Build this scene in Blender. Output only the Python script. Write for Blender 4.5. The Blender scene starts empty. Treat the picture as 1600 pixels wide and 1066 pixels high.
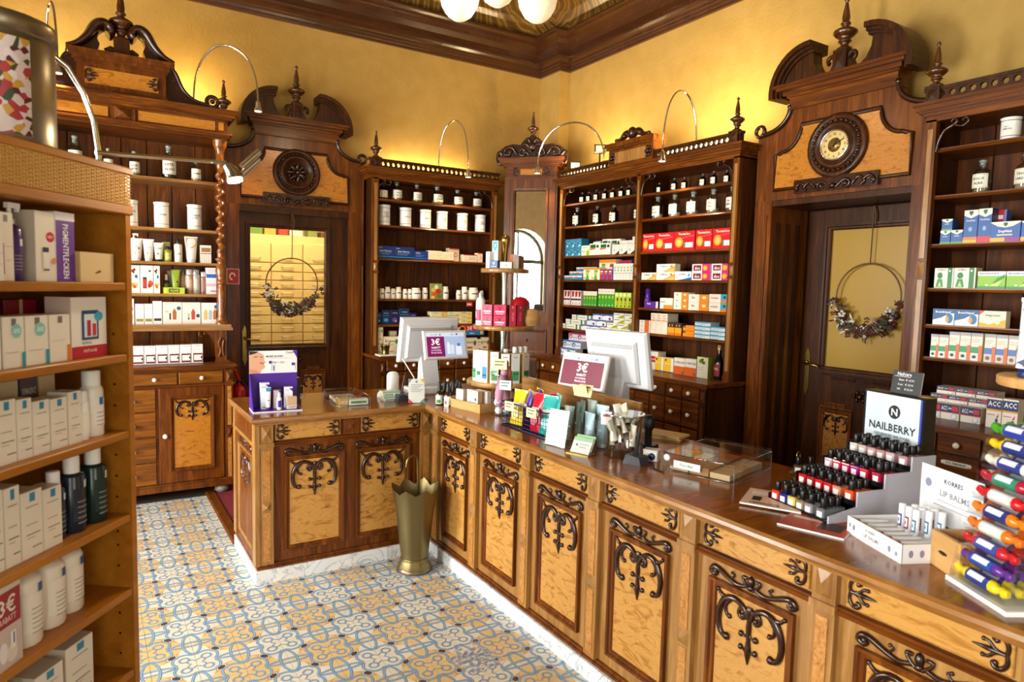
import bpy, math, random
from mathutils import Matrix, Vector
random.seed(7)
S = bpy.context.scene
COL = S.collection
PI = math.pi
# ---------------------------------------------------------------- camera
def set_camera():
    yaw, pitch, roll = math.radians(32.2), math.radians(4.6), math.radians(1.4)
    f = Vector((math.sin(yaw)*math.cos(pitch), math.cos(yaw)*math.cos(pitch), -math.sin(pitch)))
    r = Vector((math.cos(yaw), -math.sin(yaw), 0)); u = r.cross(f)
    r, u = r*math.cos(roll)+u*math.sin(roll), u*math.cos(roll)-r*math.sin(roll)
    cd = bpy.data.cameras.new('camera'); c = bpy.data.objects.new('camera', cd); COL.objects.link(c)
    cd.sensor_width = 36.0; cd.lens = 1053.5/1600*36.0; cd.clip_start = 0.02
    cd.dof.use_dof = True; cd.dof.focus_distance = 5.0; cd.dof.aperture_fstop = 5.0
    m = Matrix((r, u, -f)).transposed().to_4x4(); m.translation = (0, 0, 1.70)
    c.matrix_world = m; S.camera = c
set_camera()
S.cycles.transparent_max_bounces = 40
S.view_settings.view_transform = 'Standard'; S.view_settings.look = 'None'
S.view_settings.gamma = 1.0; S.view_settings.use_curve_mapping = False
S.view_settings.exposure = -0.15
# ---------------------------------------------------------------- world and daylight
W = bpy.data.worlds.new('world'); S.world = W; W.use_nodes = True
W.node_tree.nodes['Background'].inputs[0].default_value = (0.86, 0.93, 1.0, 1)
W.node_tree.nodes['Background'].inputs[1].default_value = 2.6
def area(name, loc, rot, sx, sy, power, col, spread=None):
    l = bpy.data.lights.new(name, 'AREA'); l.shape = 'RECTANGLE'; l.size = sx; l.size_y = sy; l.energy = power; l.color = col
    if spread: l.spread = spread
    o = bpy.data.objects.new(name, l); o.location = loc; o.rotation_euler = rot; COL.objects.link(o); return o
def point(name, loc, power, col, r=0.05):
    l = bpy.data.lights.new(name, 'POINT'); l.energy = power; l.color = col; l.shadow_soft_size = r
    o = bpy.data.objects.new(name, l); o.location = loc; COL.objects.link(o); return o
DAY = (0.95, 0.97, 1.0); WARM = (1.0, 0.78, 0.45)
# three shop windows in the street wall (x = -2.6), two more added unseen behind the camera for fill
for wy in (0.05, 1.85, 4.3):
    area('window_and_fill_light', (-2.72, wy, 1.75), (0, -PI/2, 0), 2.3, 1.3, 470 if wy > 4 else 320, DAY)  # far window placed and strengthened to brighten the counter's end panel
for wx in (-0.9, 1.7):
    area('window_and_fill_light', (wx, -2.12, 1.75), (-PI/2, 0, PI), 1.4, 2.3, 26, DAY)
# ---------------------------------------------------------------- mesh helpers
def lin(c):
    if isinstance(c, str):
        c = c.lstrip('#'); c = [int(c[i:i+2], 16)/255 for i in (0, 2, 4)]
        c = [x/12.92 if x <= .04045 else ((x+.055)/1.055)**2.4 for x in c]
    return (c[0], c[1], c[2], 1)
class MB:
    def __init__(s): s.v = []; s.f = []; s.m = []; s.s = []; s.T = None
    def add(s, vs, fs, m=0, sm=False):
        o = len(s.v)
        s.v += [tuple(s.T @ Vector(v)) for v in vs] if s.T else [tuple(v) for v in vs]
        s.f += [tuple(i+o for i in f) for f in fs]; s.m += [m]*len(fs); s.s += [sm]*len(fs); return s
    def box(s, x0, x1, y0, y1, z0, z1, m=0):
        return s.add([(x0,y0,z0),(x1,y0,z0),(x1,y1,z0),(x0,y1,z0),(x0,y0,z1),(x1,y0,z1),(x1,y1,z1),(x0,y1,z1)],
            [(0,3,2,1),(4,5,6,7),(0,1,5,4),(1,2,6,5),(2,3,7,6),(3,0,4,7)], m)
    def cbox(s, x0, x1, y0, y1, z0, z1, c=.004, m=0):   # box with chamfered front edges (front = y0)
        return s.add([(x0,y1,z0),(x1,y1,z0),(x1,y1,z1),(x0,y1,z1),(x0,y0+c,z0),(x1,y0+c,z0),(x1,y0+c,z1),(x0,y0+c,z1),
            (x0+c,y0,z0+c),(x1-c,y0,z0+c),(x1-c,y0,z1-c),(x0+c,y0,z1-c)],
            [(3,2,1,0),(0,1,5,4),(1,2,6,5),(2,3,7,6),(3,0,4,7),(4,5,9,8),(5,6,10,9),(6,7,11,10),(7,4,8,11),(8,9,10,11)], m)
    def prism(s, poly, axis, a, b, m=0, sm=False):      # poly in the other two axes, in order (x,y,z minus axis)
        n = len(poly)
        def P(p, t): return (t,p[0],p[1]) if axis == 0 else (p[0],t,p[1]) if axis == 1 else (p[0],p[1],t)
        vs = [P(p,a) for p in poly]+[P(p,b) for p in poly]
        s.add(vs, [tuple(range(n))[::-1], tuple(range(n,2*n))], m)
        s.add(vs, [(i,(i+1)%n,n+(i+1)%n,n+i) for i in range(n)], m, sm); return s
    def lathe(s, prof, n=12, c=(0,0,0), m=0, sm=True, sx=1, sy=1):
        vs = []; fs = []; k = len(prof)
        for r, z in prof:
            for i in range(n):
                a = 2*PI*i/n; vs.append((c[0]+r*sx*math.cos(a), c[1]+r*sy*math.sin(a), c[2]+z))
        for j in range(k-1):
            for i in range(n): fs.append((j*n+i, j*n+(i+1)%n, (j+1)*n+(i+1)%n, (j+1)*n+i))
        s.add(vs, fs, m, sm)
        if prof[0][0] > 1e-5: s.add(vs[:n], [tuple(range(n))[::-1]], m)
        if prof[-1][0] > 1e-5: s.add(vs[-n:], [tuple(range(n))], m)
        return s
    def tube(s, pts, r, n=6, m=0, closed=False, flat=1.0):
        pts = [Vector(p) for p in pts]; k = len(pts)
        rs = [r[min(len(r)-1, round(i*(len(r)-1)/max(k-1,1)))] for i in range(k)] if isinstance(r, (list, tuple)) else [r]*k
        vs = []; fs = []; up = None
        for i, p in enumerate(pts):
            if closed: d = pts[(i+1)%k]-pts[i-1]
            else: d = pts[min(i+1,k-1)]-pts[max(i-1,0)]
            d.normalize()
            if up is None:
                up = Vector((0,1,0)) if abs(d.y) < .9 else Vector((1,0,0))
            a = d.cross(up)
            if a.length < 1e-4: a = d.cross(Vector((0,0,1)))
            a.normalize(); b = a.cross(d); up = b
            for j in range(n):
                t = 2*PI*j/n; vs.append(p+a*(rs[i]*math.cos(t))+b*(rs[i]*flat*math.sin(t)))
        for i in range(k if closed else k-1):
            for j in range(n):
                i2 = (i+1)%k; fs.append((i*n+j, i*n+(j+1)%n, i2*n+(j+1)%n, i2*n+j))
        s.add(vs, fs, m, True)
        if not closed:
            s.add(vs[:n], [tuple(range(n))[::-1]], m); s.add(vs[-n:], [tuple(range(n))], m)
        return s
    def ball(s, c, r, n=6, m=0, sq=1.0):
        return s.lathe([(r*math.sin(PI*j/4)+1e-6*(j in (0,4)), -r*sq*math.cos(PI*j/4)) for j in range(5)], n, c, m)
    def mesh(s, name, mats):
        me = bpy.data.meshes.new(name); me.from_pydata(s.v, [], s.f)
        for mt in mats: me.materials.append(mt)
        me.polygons.foreach_set('material_index', s.m); me.polygons.foreach_set('use_smooth', s.s); me.update(); return me
    def build(s, name, mats, parent=None, loc=(0,0,0), rot=(0,0,0)):
        return link(name, s.mesh(name, mats if isinstance(mats, (list, tuple)) else [mats]), parent, loc, rot)
def link(name, data, parent=None, loc=(0,0,0), rot=(0,0,0)):
    o = bpy.data.objects.new(name, data); COL.objects.link(o); o.parent = parent
    o.location = loc; o.rotation_euler = rot; return o
def tag(o, label, cat, group=None):
    o['label'] = label; o['category'] = cat
    if group: o['group'] = group
    return o
def thing(name, label, cat, loc=(0,0,0), rz=0, group=None):
    return tag(link(name, None, None, loc, (0,0,rz)), label, cat, group)
def struct(o): o['kind'] = 'structure'; return o
def stuff(o): o['kind'] = 'stuff'; return o
class Fr:                                               # a furniture frame: u along the front, v into it
    def __init__(s, x, y, deg): s.x = x; s.y = y; s.a = math.radians(deg); s.c = math.cos(s.a); s.s = math.sin(s.a)
    def w(s, u, v, z=0): return (s.x+u*s.c-v*s.s, s.y+u*s.s+v*s.c, z)
# ---------------------------------------------------------------- text as flat mesh
_TX = {}
def text(st, bold=False):
    k = (st, bold)
    if k not in _TX:
        cu = bpy.data.curves.new('lettering', 'FONT'); cu.body = st; cu.resolution_u = 1; cu.size = 1
        cu.align_x = 'CENTER'; cu.offset = .018 if bold else 0
        o = bpy.data.objects.new('lettering', cu); COL.objects.link(o)
        me = o.evaluated_get(bpy.context.evaluated_depsgraph_get()).to_mesh()
        vs = [(v.co.x, v.co.y) for v in me.vertices]; fs = [tuple(p.vertices) for p in me.polygons]
        o.to_mesh_clear(); bpy.data.objects.remove(o); bpy.data.curves.remove(cu)
        if vs:
            x0 = min(v[0] for v in vs); x1 = max(v[0] for v in vs); y0 = min(v[1] for v in vs); y1 = max(v[1] for v in vs)
            h = (y1-y0) or 1; vs = [((x-(x0+x1)/2)/h, (y-(y0+y1)/2)/h) for x, y in vs]; w = (x1-x0)/h
        else: w = 1
        _TX[k] = (vs, fs, w)
    return _TX[k]
# ---------------------------------------------------------------- materials
_M = {}
def mat(col, rough=.45, metal=0, coat=0, emit=0, trans=0, ior=1.45, alpha=1):
    k = (str(col), rough, metal, coat, emit, trans, alpha)
    if k not in _M:
        m = bpy.data.materials.new('mat_'+str(col).strip('#')); m.use_nodes = True
        b = m.node_tree.nodes['Principled BSDF']; i = b.inputs
        i['Base Color'].default_value = lin(col); i['Roughness'].default_value = rough; i['Metallic'].default_value = metal
        i['Coat Weight'].default_value = coat; i['Transmission Weight'].default_value = trans; i['IOR'].default_value = ior
        i['Alpha'].default_value = alpha
        if emit: i['Emission Color'].default_value = lin(col); i['Emission Strength'].default_value = emit
        _M[k] = m
    return _M[k]
def nodes(name):
    m = bpy.data.materials.new(name); m.use_nodes = True
    nt = m.node_tree; return m, nt, nt.nodes['Principled BSDF'], nt.nodes.new, nt.links.new
def ramp(nt, stops):
    r = nt.nodes.new('ShaderNodeValToRGB'); e = r.color_ramp.elements
    e[0].position, e[0].color = stops[0][0], lin(stops[0][1]); e[1].position, e[1].color = stops[-1][0], lin(stops[-1][1])
    for p, c in stops[1:-1]: n = e.new(p); n.color = lin(c)
    return r
def wood(name, stops, scale=(14, 14, 1.2), rough=.32, coat=.35, detail=6, dist=1.2, bump=.06, rnd=True):
    m, nt, b, N, L = nodes(name)
    tc = N('ShaderNodeTexCoord'); mp = N('ShaderNodeMapping'); mp.inputs['Scale'].default_value = scale
    L(tc.outputs['Object'], mp.inputs['Vector'])
    if rnd:
        oi = N('ShaderNodeObjectInfo'); mu = N('ShaderNodeMath'); mu.operation = 'MULTIPLY'; mu.inputs[1].default_value = 37
        L(oi.outputs['Random'], mu.inputs[0]); L(mu.outputs[0], mp.inputs['Location'])
    n = N('ShaderNodeTexNoise'); n.inputs['Scale'].default_value = 1.6; n.inputs['Detail'].default_value = detail
    n.inputs['Distortion'].default_value = dist; n.inputs['Roughness'].default_value = .62
    L(mp.outputs[0], n.inputs['Vector']); r = ramp(nt, stops); L(n.outputs['Fac'], r.inputs[0]); L(r.outputs[0], b.inputs['Base Color'])
    b.inputs['Roughness'].default_value = rough; b.inputs['Specular IOR Level'].default_value = .22 if coat < .25 else .4; b.inputs['Coat Weight'].default_value = coat; b.inputs['Coat Roughness'].default_value = .18
    if bump:
        bp = N('ShaderNodeBump'); bp.inputs['Strength'].default_value = bump; bp.inputs['Distance'].default_value = .01
        L(n.outputs['Fac'], bp.inputs['Height']); L(bp.outputs[0], b.inputs['Normal'])
    return m
OAK = wood('oak_dark', [(.25, '#1e0c03'), (.5, '#3b1c05'), (.75, '#582d09')], rough=.4, coat=.15)
OAKH = wood('oak_dark_horizontal', [(.25, '#1e0c03'), (.5, '#3b1c05'), (.75, '#582d09')], (1.2, 14, 14), .4, .15)
OAKM = wood('oak_mid', [(.25, '#361804'), (.5, '#623007'), (.75, '#8c4e0f')], rough=.38, coat=.18)
OAKMH = wood('oak_mid_horizontal', [(.25, '#361804'), (.5, '#623007'), (.75, '#8c4e0f')], (1.2, 14, 14), .38, .18)
OAKL = wood('oak_light', [(.25, '#74491f'), (.5, '#986a35'), (.8, '#b88c50')])
OAKLH = wood('oak_light_horizontal', [(.25, '#74491f'), (.5, '#986a35'), (.8, '#b88c50')], (1.2, 14, 14))
BACK = wood('oak_back_boards', [(.2, '#230f03'), (.5, '#4a2306'), (.8, '#703a0a')], (10, 10, .9), .6, .0)
BURL = wood('burl_veneer', [(.28, '#7c4c17'), (.42, '#ac7530'), (.52, '#c18e48'), (.62, '#b8833c'), (.8, '#cfa25e')], (4, 4, 11), .3, .3, 9, 2.8, .05)
BURL_WARM = wood('burl_veneer_warm_lit', [(.28, '#7a400c'), (.42, '#a9661a'), (.52, '#bd7b28'), (.62, '#ad6c1e'), (.8, '#cb8f3a')], (4, 4, 11), .3, .3, 9, 2.8, .05)  # burl veneer again, with the warm lamplight put into its golden tone
BURLR = wood('burl_veneer_red', [(.28, '#80481c'), (.45, '#ab702f'), (.7, '#c69050')], (22, 22, 16), .28, .5, 8, 2.0, .02)
TOPW = wood('counter_top_wood', [(.25, '#603006'), (.5, '#874a0d'), (.8, '#a46318')], (2.0, 9, 9), .18, .25, 6, .8, .01, False)
CARVE = wood('carved_walnut', [(.3, '#1c0a04'), (.6, '#371707'), (.8, '#4c220b')], (20, 20, 20), .24, .5)
FIN = wood('turned_dark_oak', [(.25, '#2a1204'), (.5, '#4c2608'), (.8, '#6c3c10')], (20, 20, 5), .25, .5)
TURN = wood('turned_oak', [(.25, '#4a2107'), (.5, '#7a4212'), (.8, '#a1621f')], (20, 20, 5), .2, .6)
SHELFW = wood('honey_shelf_wood', [(.2, '#8e5312'), (.5, '#ab6b1c'), (.8, '#bf7f2a')], (1.2, 9, 9), .42, .12, 4, .6, .01)
OAKG = wood('golden_oak_drawer', [(.25, '#4c2706'), (.5, '#7c4712'), (.75, '#9c611d')], (1.2, 14, 14), .35, .2)
PALEW = wood('pale_drawer_wood', [(.2, '#e6c886'), (.8, '#ead08f')], (1.2, 9, 9), .4, .1, 2, .2, 0)
LIGHTW = wood('light_oak_display', [(.2, '#a97a46'), (.5, '#c6975c'), (.8, '#d6ad74')], (1.5, 12, 12), .45, .1)
CHROME = mat('#d8d8d8', .12, 1); BRASS = mat('#a08040', .28, 1); OLDBRASS = mat('#7d6a3c', .34, 1); STEEL = mat('#b8b4ac', .25, 1)
PORC = mat('#f2efe6', .12, 0, .5); BLACK = mat('#0c0c0e', .3); WHITEP = mat('#f0efec', .4)
GLASS = mat('#f4f7f4', .02, 0, 0, 0, 1, 1.45)
def thin_glass(name, col, w):
    m, nt, b, N, L = nodes(name)
    nt.nodes.remove(b); t = N('ShaderNodeBsdfTransparent'); g = N('ShaderNodeBsdfGlossy'); x = N('ShaderNodeMixShader')
    t.inputs[0].default_value = lin(col); g.inputs['Roughness'].default_value = .04
    f = N('ShaderNodeLayerWeight'); f.inputs[0].default_value = .5; k = N('ShaderNodeMapRange'); k.inputs['From Min'].default_value = .0; k.inputs['To Min'].default_value = w*.25; k.inputs['To Max'].default_value = w
    L(f.outputs['Facing'], k.inputs['Value']); L(k.outputs[0], x.inputs[0]); L(t.outputs[0], x.inputs[1]); L(g.outputs[0], x.inputs[2]); L(x.outputs[0], nt.nodes['Material Output'].inputs[0]); return m
RIM = thin_glass('acrylic_edge', '#dde6e8', .75); CLEAR = thin_glass('clear_acrylic', '#fcfdfd', .2); JARG = thin_glass('jar_glass', '#e4e8e2', .42)
AMBER = thin_glass('amber_glass', '#7a3812', .25); PANEG = thin_glass('window_glass', '#fbfbf6', .12)
# ================================================================ the setting
def plaster(name, c0, c1, sc=7):
    m, nt, b, N, L = nodes(name)
    tc = N('ShaderNodeTexCoord'); n = N('ShaderNodeTexNoise'); n.inputs['Scale'].default_value = sc; n.inputs['Detail'].default_value = 8
    L(tc.outputs['Object'], n.inputs['Vector']); r = ramp(nt, [(.35, c0), (.65, c1)]); L(n.outputs['Fac'], r.inputs[0]); L(r.outputs[0], b.inputs['Base Color'])
    n2 = N('ShaderNodeTexNoise'); n2.inputs['Scale'].default_value = 45; n2.inputs['Detail'].default_value = 4; L(tc.outputs['Object'], n2.inputs['Vector'])
    bp = N('ShaderNodeBump'); bp.inputs['Strength'].default_value = .25; bp.inputs['Distance'].default_value = .01
    L(n2.outputs['Fac'], bp.inputs['Height']); L(bp.outputs[0], b.inputs['Normal']); b.inputs['Roughness'].default_value = .8; return m
PLAST = plaster('ochre_plaster', '#ab8740', '#b38f49')
CREAM = plaster('cream_plaster', '#e6d3a4', '#efe0b8')
MARBLE = plaster('marble_plain', '#d9dadb', '#eceded', 3)
def marble():
    m, nt, b, N, L = nodes('white_marble')
    tc = N('ShaderNodeTexCoord'); n = N('ShaderNodeTexNoise'); n.inputs['Scale'].default_value = 5; n.inputs['Detail'].default_value = 9; n.inputs['Distortion'].default_value = 2.5
    L(tc.outputs['Object'], n.inputs['Vector']); r = ramp(nt, [(.3, '#e4e5e6'), (.49, '#dfe0e2'), (.51, '#a9adb2'), (.54, '#e2e3e4'), (.8, '#eeeeee')])
    L(n.outputs['Fac'], r.inputs[0]); L(r.outputs[0], b.inputs['Base Color']); b.inputs['Roughness'].default_value = .25; return m
MARBLE = marble()
X0, X1, Y0, Y1 = -2.6, 4.39, -2.0, 6.3
PX, PY = 4.258, 5.94                                     # corner pier
# ---- floor with cement tiles
def tile_mat(name, col):
    m, nt, b, N, L = nodes(name)
    g = N('ShaderNodeNewGeometry'); n = N('ShaderNodeTexNoise'); n.inputs['Scale'].default_value = 22; n.inputs['Detail'].default_value = 6; n.inputs['Roughness'].default_value = .7
    L(g.outputs['Position'], n.inputs['Vector'])
    d = N('ShaderNodeVectorMath'); d.operation = 'DISTANCE'; d.inputs[1].default_value = (1.47, 2.58, 0); L(g.outputs['Position'], d.inputs[0])
    mr = N('ShaderNodeMapRange'); mr.inputs['From Min'].default_value = .04; mr.inputs['From Max'].default_value = .26; mr.inputs['To Min'].default_value = .2; mr.inputs['To Max'].default_value = -.35
    L(d.outputs['Value'], mr.inputs['Value']); a = N('ShaderNodeMath'); L(n.outputs['Fac'], a.inputs[0]); L(mr.outputs[0], a.inputs[1])
    s = N('ShaderNodeMapRange'); s.inputs['From Min'].default_value = .53; s.inputs['From Max'].default_value = .6; L(a.outputs[0], s.inputs['Value'])
    n3 = N('ShaderNodeTexNoise'); n3.inputs['Scale'].default_value = 50; L(g.outputs['Position'], n3.inputs['Vector'])
    w = ramp(nt, [(.42, '#6f86a3'), (.55, '#b7b2ab'), (.62, '#ddd3c4')]); L(n3.outputs['Fac'], w.inputs[0])
    n2 = N('ShaderNodeTexNoise'); n2.inputs['Scale'].default_value = 6; n2.inputs['Detail'].default_value = 5; L(g.outputs['Position'], n2.inputs['Vector'])
    hs = N('ShaderNodeHueSaturation'); hs.inputs['Color'].default_value = lin(col)
    mv = N('ShaderNodeMapRange'); mv.inputs['To Min'].default_value = .86; mv.inputs['To Max'].default_value = 1.12; L(n2.outputs['Fac'], mv.inputs['Value']); L(mv.outputs[0], hs.inputs['Value'])
    x = N('ShaderNodeMix'); x.data_type = 'RGBA'; L(s.outputs[0], x.inputs[0]); L(hs.outputs[0], x.inputs[6]); L(w.outputs[0], x.inputs[7]); L(x.outputs[2], b.inputs['Base Color'])
    b.inputs['Roughness'].default_value = .38; return m
T = .1795
TM = [tile_mat('tile_white', '#d8cfbd'), tile_mat('tile_tan', '#d8b67f'), tile_mat('tile_blue', '#86adce'), tile_mat('tile_dark_blue', '#3f709e'), tile_mat('tile_brown', '#553a2c'), tile_mat('tile_deep_tan', '#cfa063')]
def tile_mesh(sw):
    b = MB(); e = .0008
    b.box(e, T-e, e, T-e, -.012, 0, 0)
    def poly(ps, z, m): b.add([(x*T if k else x, y*T if k else y, z) for x, y in ps], [tuple(range(len(ps)))], m)
    k = True
    poly([(.004,.004),(.97,.004),(.7,.26),(.5,.38),(.38,.5),(.26,.7),(.004,.97)], .0002, 1)
    poly([(.5,.38),(.7,.26),(.62,.5)], .0003, 5); poly([(.38,.5),(.5,.62),(.26,.7)], .0003, 5)
    k = False; c = T/2
    for h, z, m in ((.022,.0005,4),(.0205,.0006,0),(.0155,.0007,4)): poly([(c-h,c-h),(c+h,c-h),(c+h,c+h),(c-h,c+h)], z, m)
    def band(pts, closed=False, w0=.0118, w1=.0068):
        n = len(pts)
        for w, z, m in ((w0,.0008,3),(w1,.001,2)):
            vs = []
            for i, p in enumerate(pts):
                q0 = pts[i-1] if (closed or i) else p; q1 = pts[(i+1)%n] if (closed or i < n-1) else p
                dx, dy = q1[0]-q0[0], q1[1]-q0[1]; l = math.hypot(dx, dy) or 1; nx, ny = -dy/l*w/2, dx/l*w/2
                vs += [(min(max(p[0]+nx,e),T-e), min(max(p[1]+ny,e),T-e), z), (min(max(p[0]-nx,e),T-e), min(max(p[1]-ny,e),T-e), z)]
            b.add(vs, [(2*i+1, 2*((i+1)%n)+1, 2*((i+1)%n), 2*i) for i in range(n if closed else n-1)], m)
    for sg in (0, 1):
        F = (lambda p: p) if not sg else (lambda p: (T-p[0], T-p[1]))
        arc = [(.088,0),(.08,.004)]+[(.044+.049*math.cos(math.radians(a)), .044+.049*math.sin(math.radians(a))) for a in range(-45, 140, 20)]+[(.004,.08),(0,.088)]
        band([F(p) for p in arc])
        band([F((.045+.02*math.cos(t*PI/6), .045+.02*math.sin(t*PI/6))) for t in range(12)], True, .0085, .0045)
        band([F(p) for p in ((0,.022),(.012,.034),(.026,.038))], False, .006, .003); band([F(p) for p in ((.022,0),(.034,.012),(.038,.026))], False, .006, .003)
        G = (lambda p: (T-p[0], p[1])) if not sg else (lambda p: (p[0], T-p[1]))
        for A, B in ((.092,.018),(.036,.092)) if not sw else ((.092,.036),(.018,.092)):
            band([G((A*math.cos(t*PI/16), B*math.sin(t*PI/16))) for t in range(9)])
    return b.mesh('floor_tile', TM)
fl = struct(MB().box(X0-.3, X1+.3, Y0-.3, 8.6, -.14, -.012).build('floor', mat('#5b4b3d', .6)))
tm = tile_mesh(0), tile_mesh(1)
for i in range(-7, 5):
    for j in range(-11, 11):
        x, y = .911+T*i, 3.693-T*j                       # tile spans x..x+T, y-T..y
        if (x > .8 and y > 3.9) or (j > 6 and i < -4): continue
        # find the corner with the orange quatrefoil and turn the tile so its origin lies there
        if (i+j) % 2 == 0: lo, rz = ((x, y), -PI/2) if j % 2 == 0 else ((x+T, y-T), PI/2)
        else: lo, rz = ((x+T, y), PI) if j % 2 == 0 else ((x, y-T), 0)
        link('floor_tile', tm[(i+j) % 2 == 0], fl, (lo[0], lo[1], 0), (0, 0, rz))
cp = MB().box(.83, 3.6, 4.52, 6.1, -.012, .006).box(2.56, 3.6, .0, 4.52, -.012, .006).build('carpet', plaster('red_carpet', '#5e0a1c', '#7a1226', 60))
tag(cp, 'deep red carpet on the floor behind the counter', 'carpet')
th = MB().prism([(.755,0),(.765,.014),(.82,.014),(.83,0)], 1, 4.52, 5.75).build('threshold_strip', OAKM); tag(th, 'brown wooden edging strip between tiles and red carpet', 'threshold')
# ---- walls
def wallbox(name, boxes, m):
    b = MB()
    for q in boxes: b.box(*q)
    return struct(b.build(name, m))
wb = wallbox('wall_back', [(X0-.15, 1.14, Y1, Y1+.12, 0, 4.6), (2.06, X1+.15, Y1, Y1+.12, 0, 4.6), (1.14, 2.06, Y1, Y1+.12, 2.33, 4.6)], PLAST)
wr = wallbox('wall_right', [(X1, X1+.2, Y0, 2.02, 0, 4.6), (X1, X1+.2, 3.27, Y1, 0, 4.6), (X1, X1+.2, 2.02, 3.27, 2.37, 4.6), (PX, X1, PY, Y1, 0, 4.2)], PLAST)
MW = 0.2
def street_wall(name, axis, spans, a0, a1, p0, p1):      # wall with tall arched openings
    b = MB(); z0, zs, r = .55, 2.25, .65
    for s0, s1 in zip([a0]+[s+r for s in spans], [s-r for s in spans]+[a1]): b.box(*((p0,p1,s0,s1,0,4.6) if axis else (s0,s1,p0,p1,0,4.6)))
    for s in spans:
        b.box(*((p0,p1,s-r,s+r,0,z0) if axis else (s-r,s+r,p0,p1,0,z0)))
        arch = [(s-r*math.cos(PI*k/14), zs+r*math.sin(PI*k/14)) for k in range(15)]
        for k in range(14):
            q = [arch[k], arch[k+1], (arch[k+1][0], 4.6), (arch[k][0], 4.6)]
            b.prism(q, 0 if axis else 1, p0, p1)
    return struct(b.build(name, CREAM))
street_wall('wall_left', 1, (.05, 1.85, 4.3), Y0-.1, Y1+.1, X0-.1, X0+.3)
street_wall('wall_front', 0, (-.9, 1.7), X0-.1, X1+.1, Y0-.1, Y0+.1)  # its window openings are added, unseen, to hold the fill lights
k = 0
for axis, spans, p in ((1, (.05, 1.85, 4.3), X0+.06), (0, (-.9, 1.7), Y0)):
    for s in spans:
        k += 1; w = struct(link('window_%d' % k, None)); fb = MB()
        def bar(a0, a1, z0, z1): fb.box(*((p-.03,p+.03,a0,a1,z0,z1) if axis else (a0,a1,p-.03,p+.03,z0,z1)))
        bar(s-.65, s-.59, .55, 2.25); bar(s+.59, s+.65, .55, 2.25); bar(s-.65, s+.65, .55, .62); bar(s-.65, s+.65, 2.2, 2.28); bar(s-.02, s+.02, .62, 2.86)
        ar = [(p, s-.62*math.cos(PI*t/14), 2.25+.62*math.sin(PI*t/14)) if axis else (s-.62*math.cos(PI*t/14), p, 2.25+.62*math.sin(PI*t/14)) for t in range(15)]
        fb.tube(ar, .035, 4)
        fb.build('window_frame', mat('#3b3f45', .4), w)
        g = MB(); g.box(*((p-.003,p+.003,s-.6,s+.6,.6,2.85) if axis else (s-.6,s+.6,p-.003,p+.003,.6,2.85))).build('window_pane', PANEG, w)
# ---- ceiling: moulded cornice, cove and painted field
def loop(d, z): return [(X0+d,Y0+d,z),(X1-d,Y0+d,z),(X1-d,PY-d,z),(PX-d,PY-d,z),(PX-d,Y1-d,z),(X0+d,Y1-d,z)]
def sweep(prof, m, name, cap=False, sm=False):
    b = MB()
    for (d0,z0),(d1,z1) in zip(prof, prof[1:]):
        l0, l1 = loop(d0,z0), loop(d1,z1); b.add(l0+l1, [(i,(i+1)%6,6+(i+1)%6,6+i) for i in range(6)], 0, sm)
    if cap: b.add(loop(*prof[-1]), [tuple(range(6))])
    return b.build(name, m)
def painted():
    m, nt, b, N, L = nodes('painted_ceiling')
    tc = N('ShaderNodeTexCoord'); w = N('ShaderNodeTexWave'); w.wave_type = 'RINGS'; w.rings_direction = 'Z'; w.inputs['Scale'].default_value = 3.2; w.inputs['Distortion'].default_value = 3.5; w.inputs['Detail'].default_value = 4; w.inputs['Detail Scale'].default_value = 1.3
    mp = N('ShaderNodeMapping'); mp.inputs['Location'].default_value = (-3.9, -5.6, 0); L(tc.outputs['Object'], mp.inputs[0]); L(mp.outputs[0], w.inputs['Vector'])
    r = ramp(nt, [(.1, '#4c3312'), (.45, '#6a4a1c'), (.7, '#806026'), (.95, '#5a3d16')]); L(w.outputs['Fac'], r.inputs[0]); L(r.outputs[0], b.inputs['Base Color'])
    b.inputs['Roughness'].default_value = .3; b.inputs['Coat Weight'].default_value = .2; return m
CORN = wood('cornice_wood', [(.3, '#35190a'), (.7, '#45230e')], (3, 3, 6), .25, .4, 3, .4, .0)
struct(sweep([(.0,3.975),(.028,3.975),(.032,3.995),(.045,4.0),(.05,4.02),(.062,4.026),(.066,4.045),(.09,4.055),(.105,4.075),(.11,4.1),(.095,4.105)], CORN, 'trim_1'))
struct(sweep([(.1,4.1),(.115,4.105),(.12,4.15),(.14,4.2),(.18,4.235),(.235,4.25),(.245,4.27),(.265,4.275),(.265,4.29),(.2,4.29)], CORN, 'trim_2', sm=False))
ce = struct(sweep([(.0,4.28),(.2,4.285),(.24,4.34),(.32,4.42),(.46,4.49),(.66,4.53),(.9,4.54)], painted(), 'ceiling', True, True))
# painted tendrils and blossoms of the ceiling corner
og = MB()
def tend(cx, cy, s, rot):
    for sg in (-1, 1):
        pts = []
        for t in range(13):
            a = t/12*1.7*PI; r = s*(1-.06*t)*.5
            x, y = sg*(s*.55-r*math.cos(a)), s*.2+r*math.sin(a)
            pts.append((cx+x*math.cos(rot)-y*math.sin(rot), cy+x*math.sin(rot)+y*math.cos(rot), 4.528))
        og.tube(pts, [.012*(1-t/16) for t in range(13)], 5, 0)
    for t in range(5):
        a = t*2*PI/5; og.ball((cx+.06*s*3*math.cos(a), cy+.06*s*3*math.sin(a), 4.53), .045*s*1.6, 6, 0, .3)
tend(3.35, 5.05, .34, -PI/4); tend(2.3, 5.25, .3, 0); tend(3.3, 4.0, .3, -PI/2)
og.build('painted_ornament', mat('#b08a4a', .5), ce)
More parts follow.
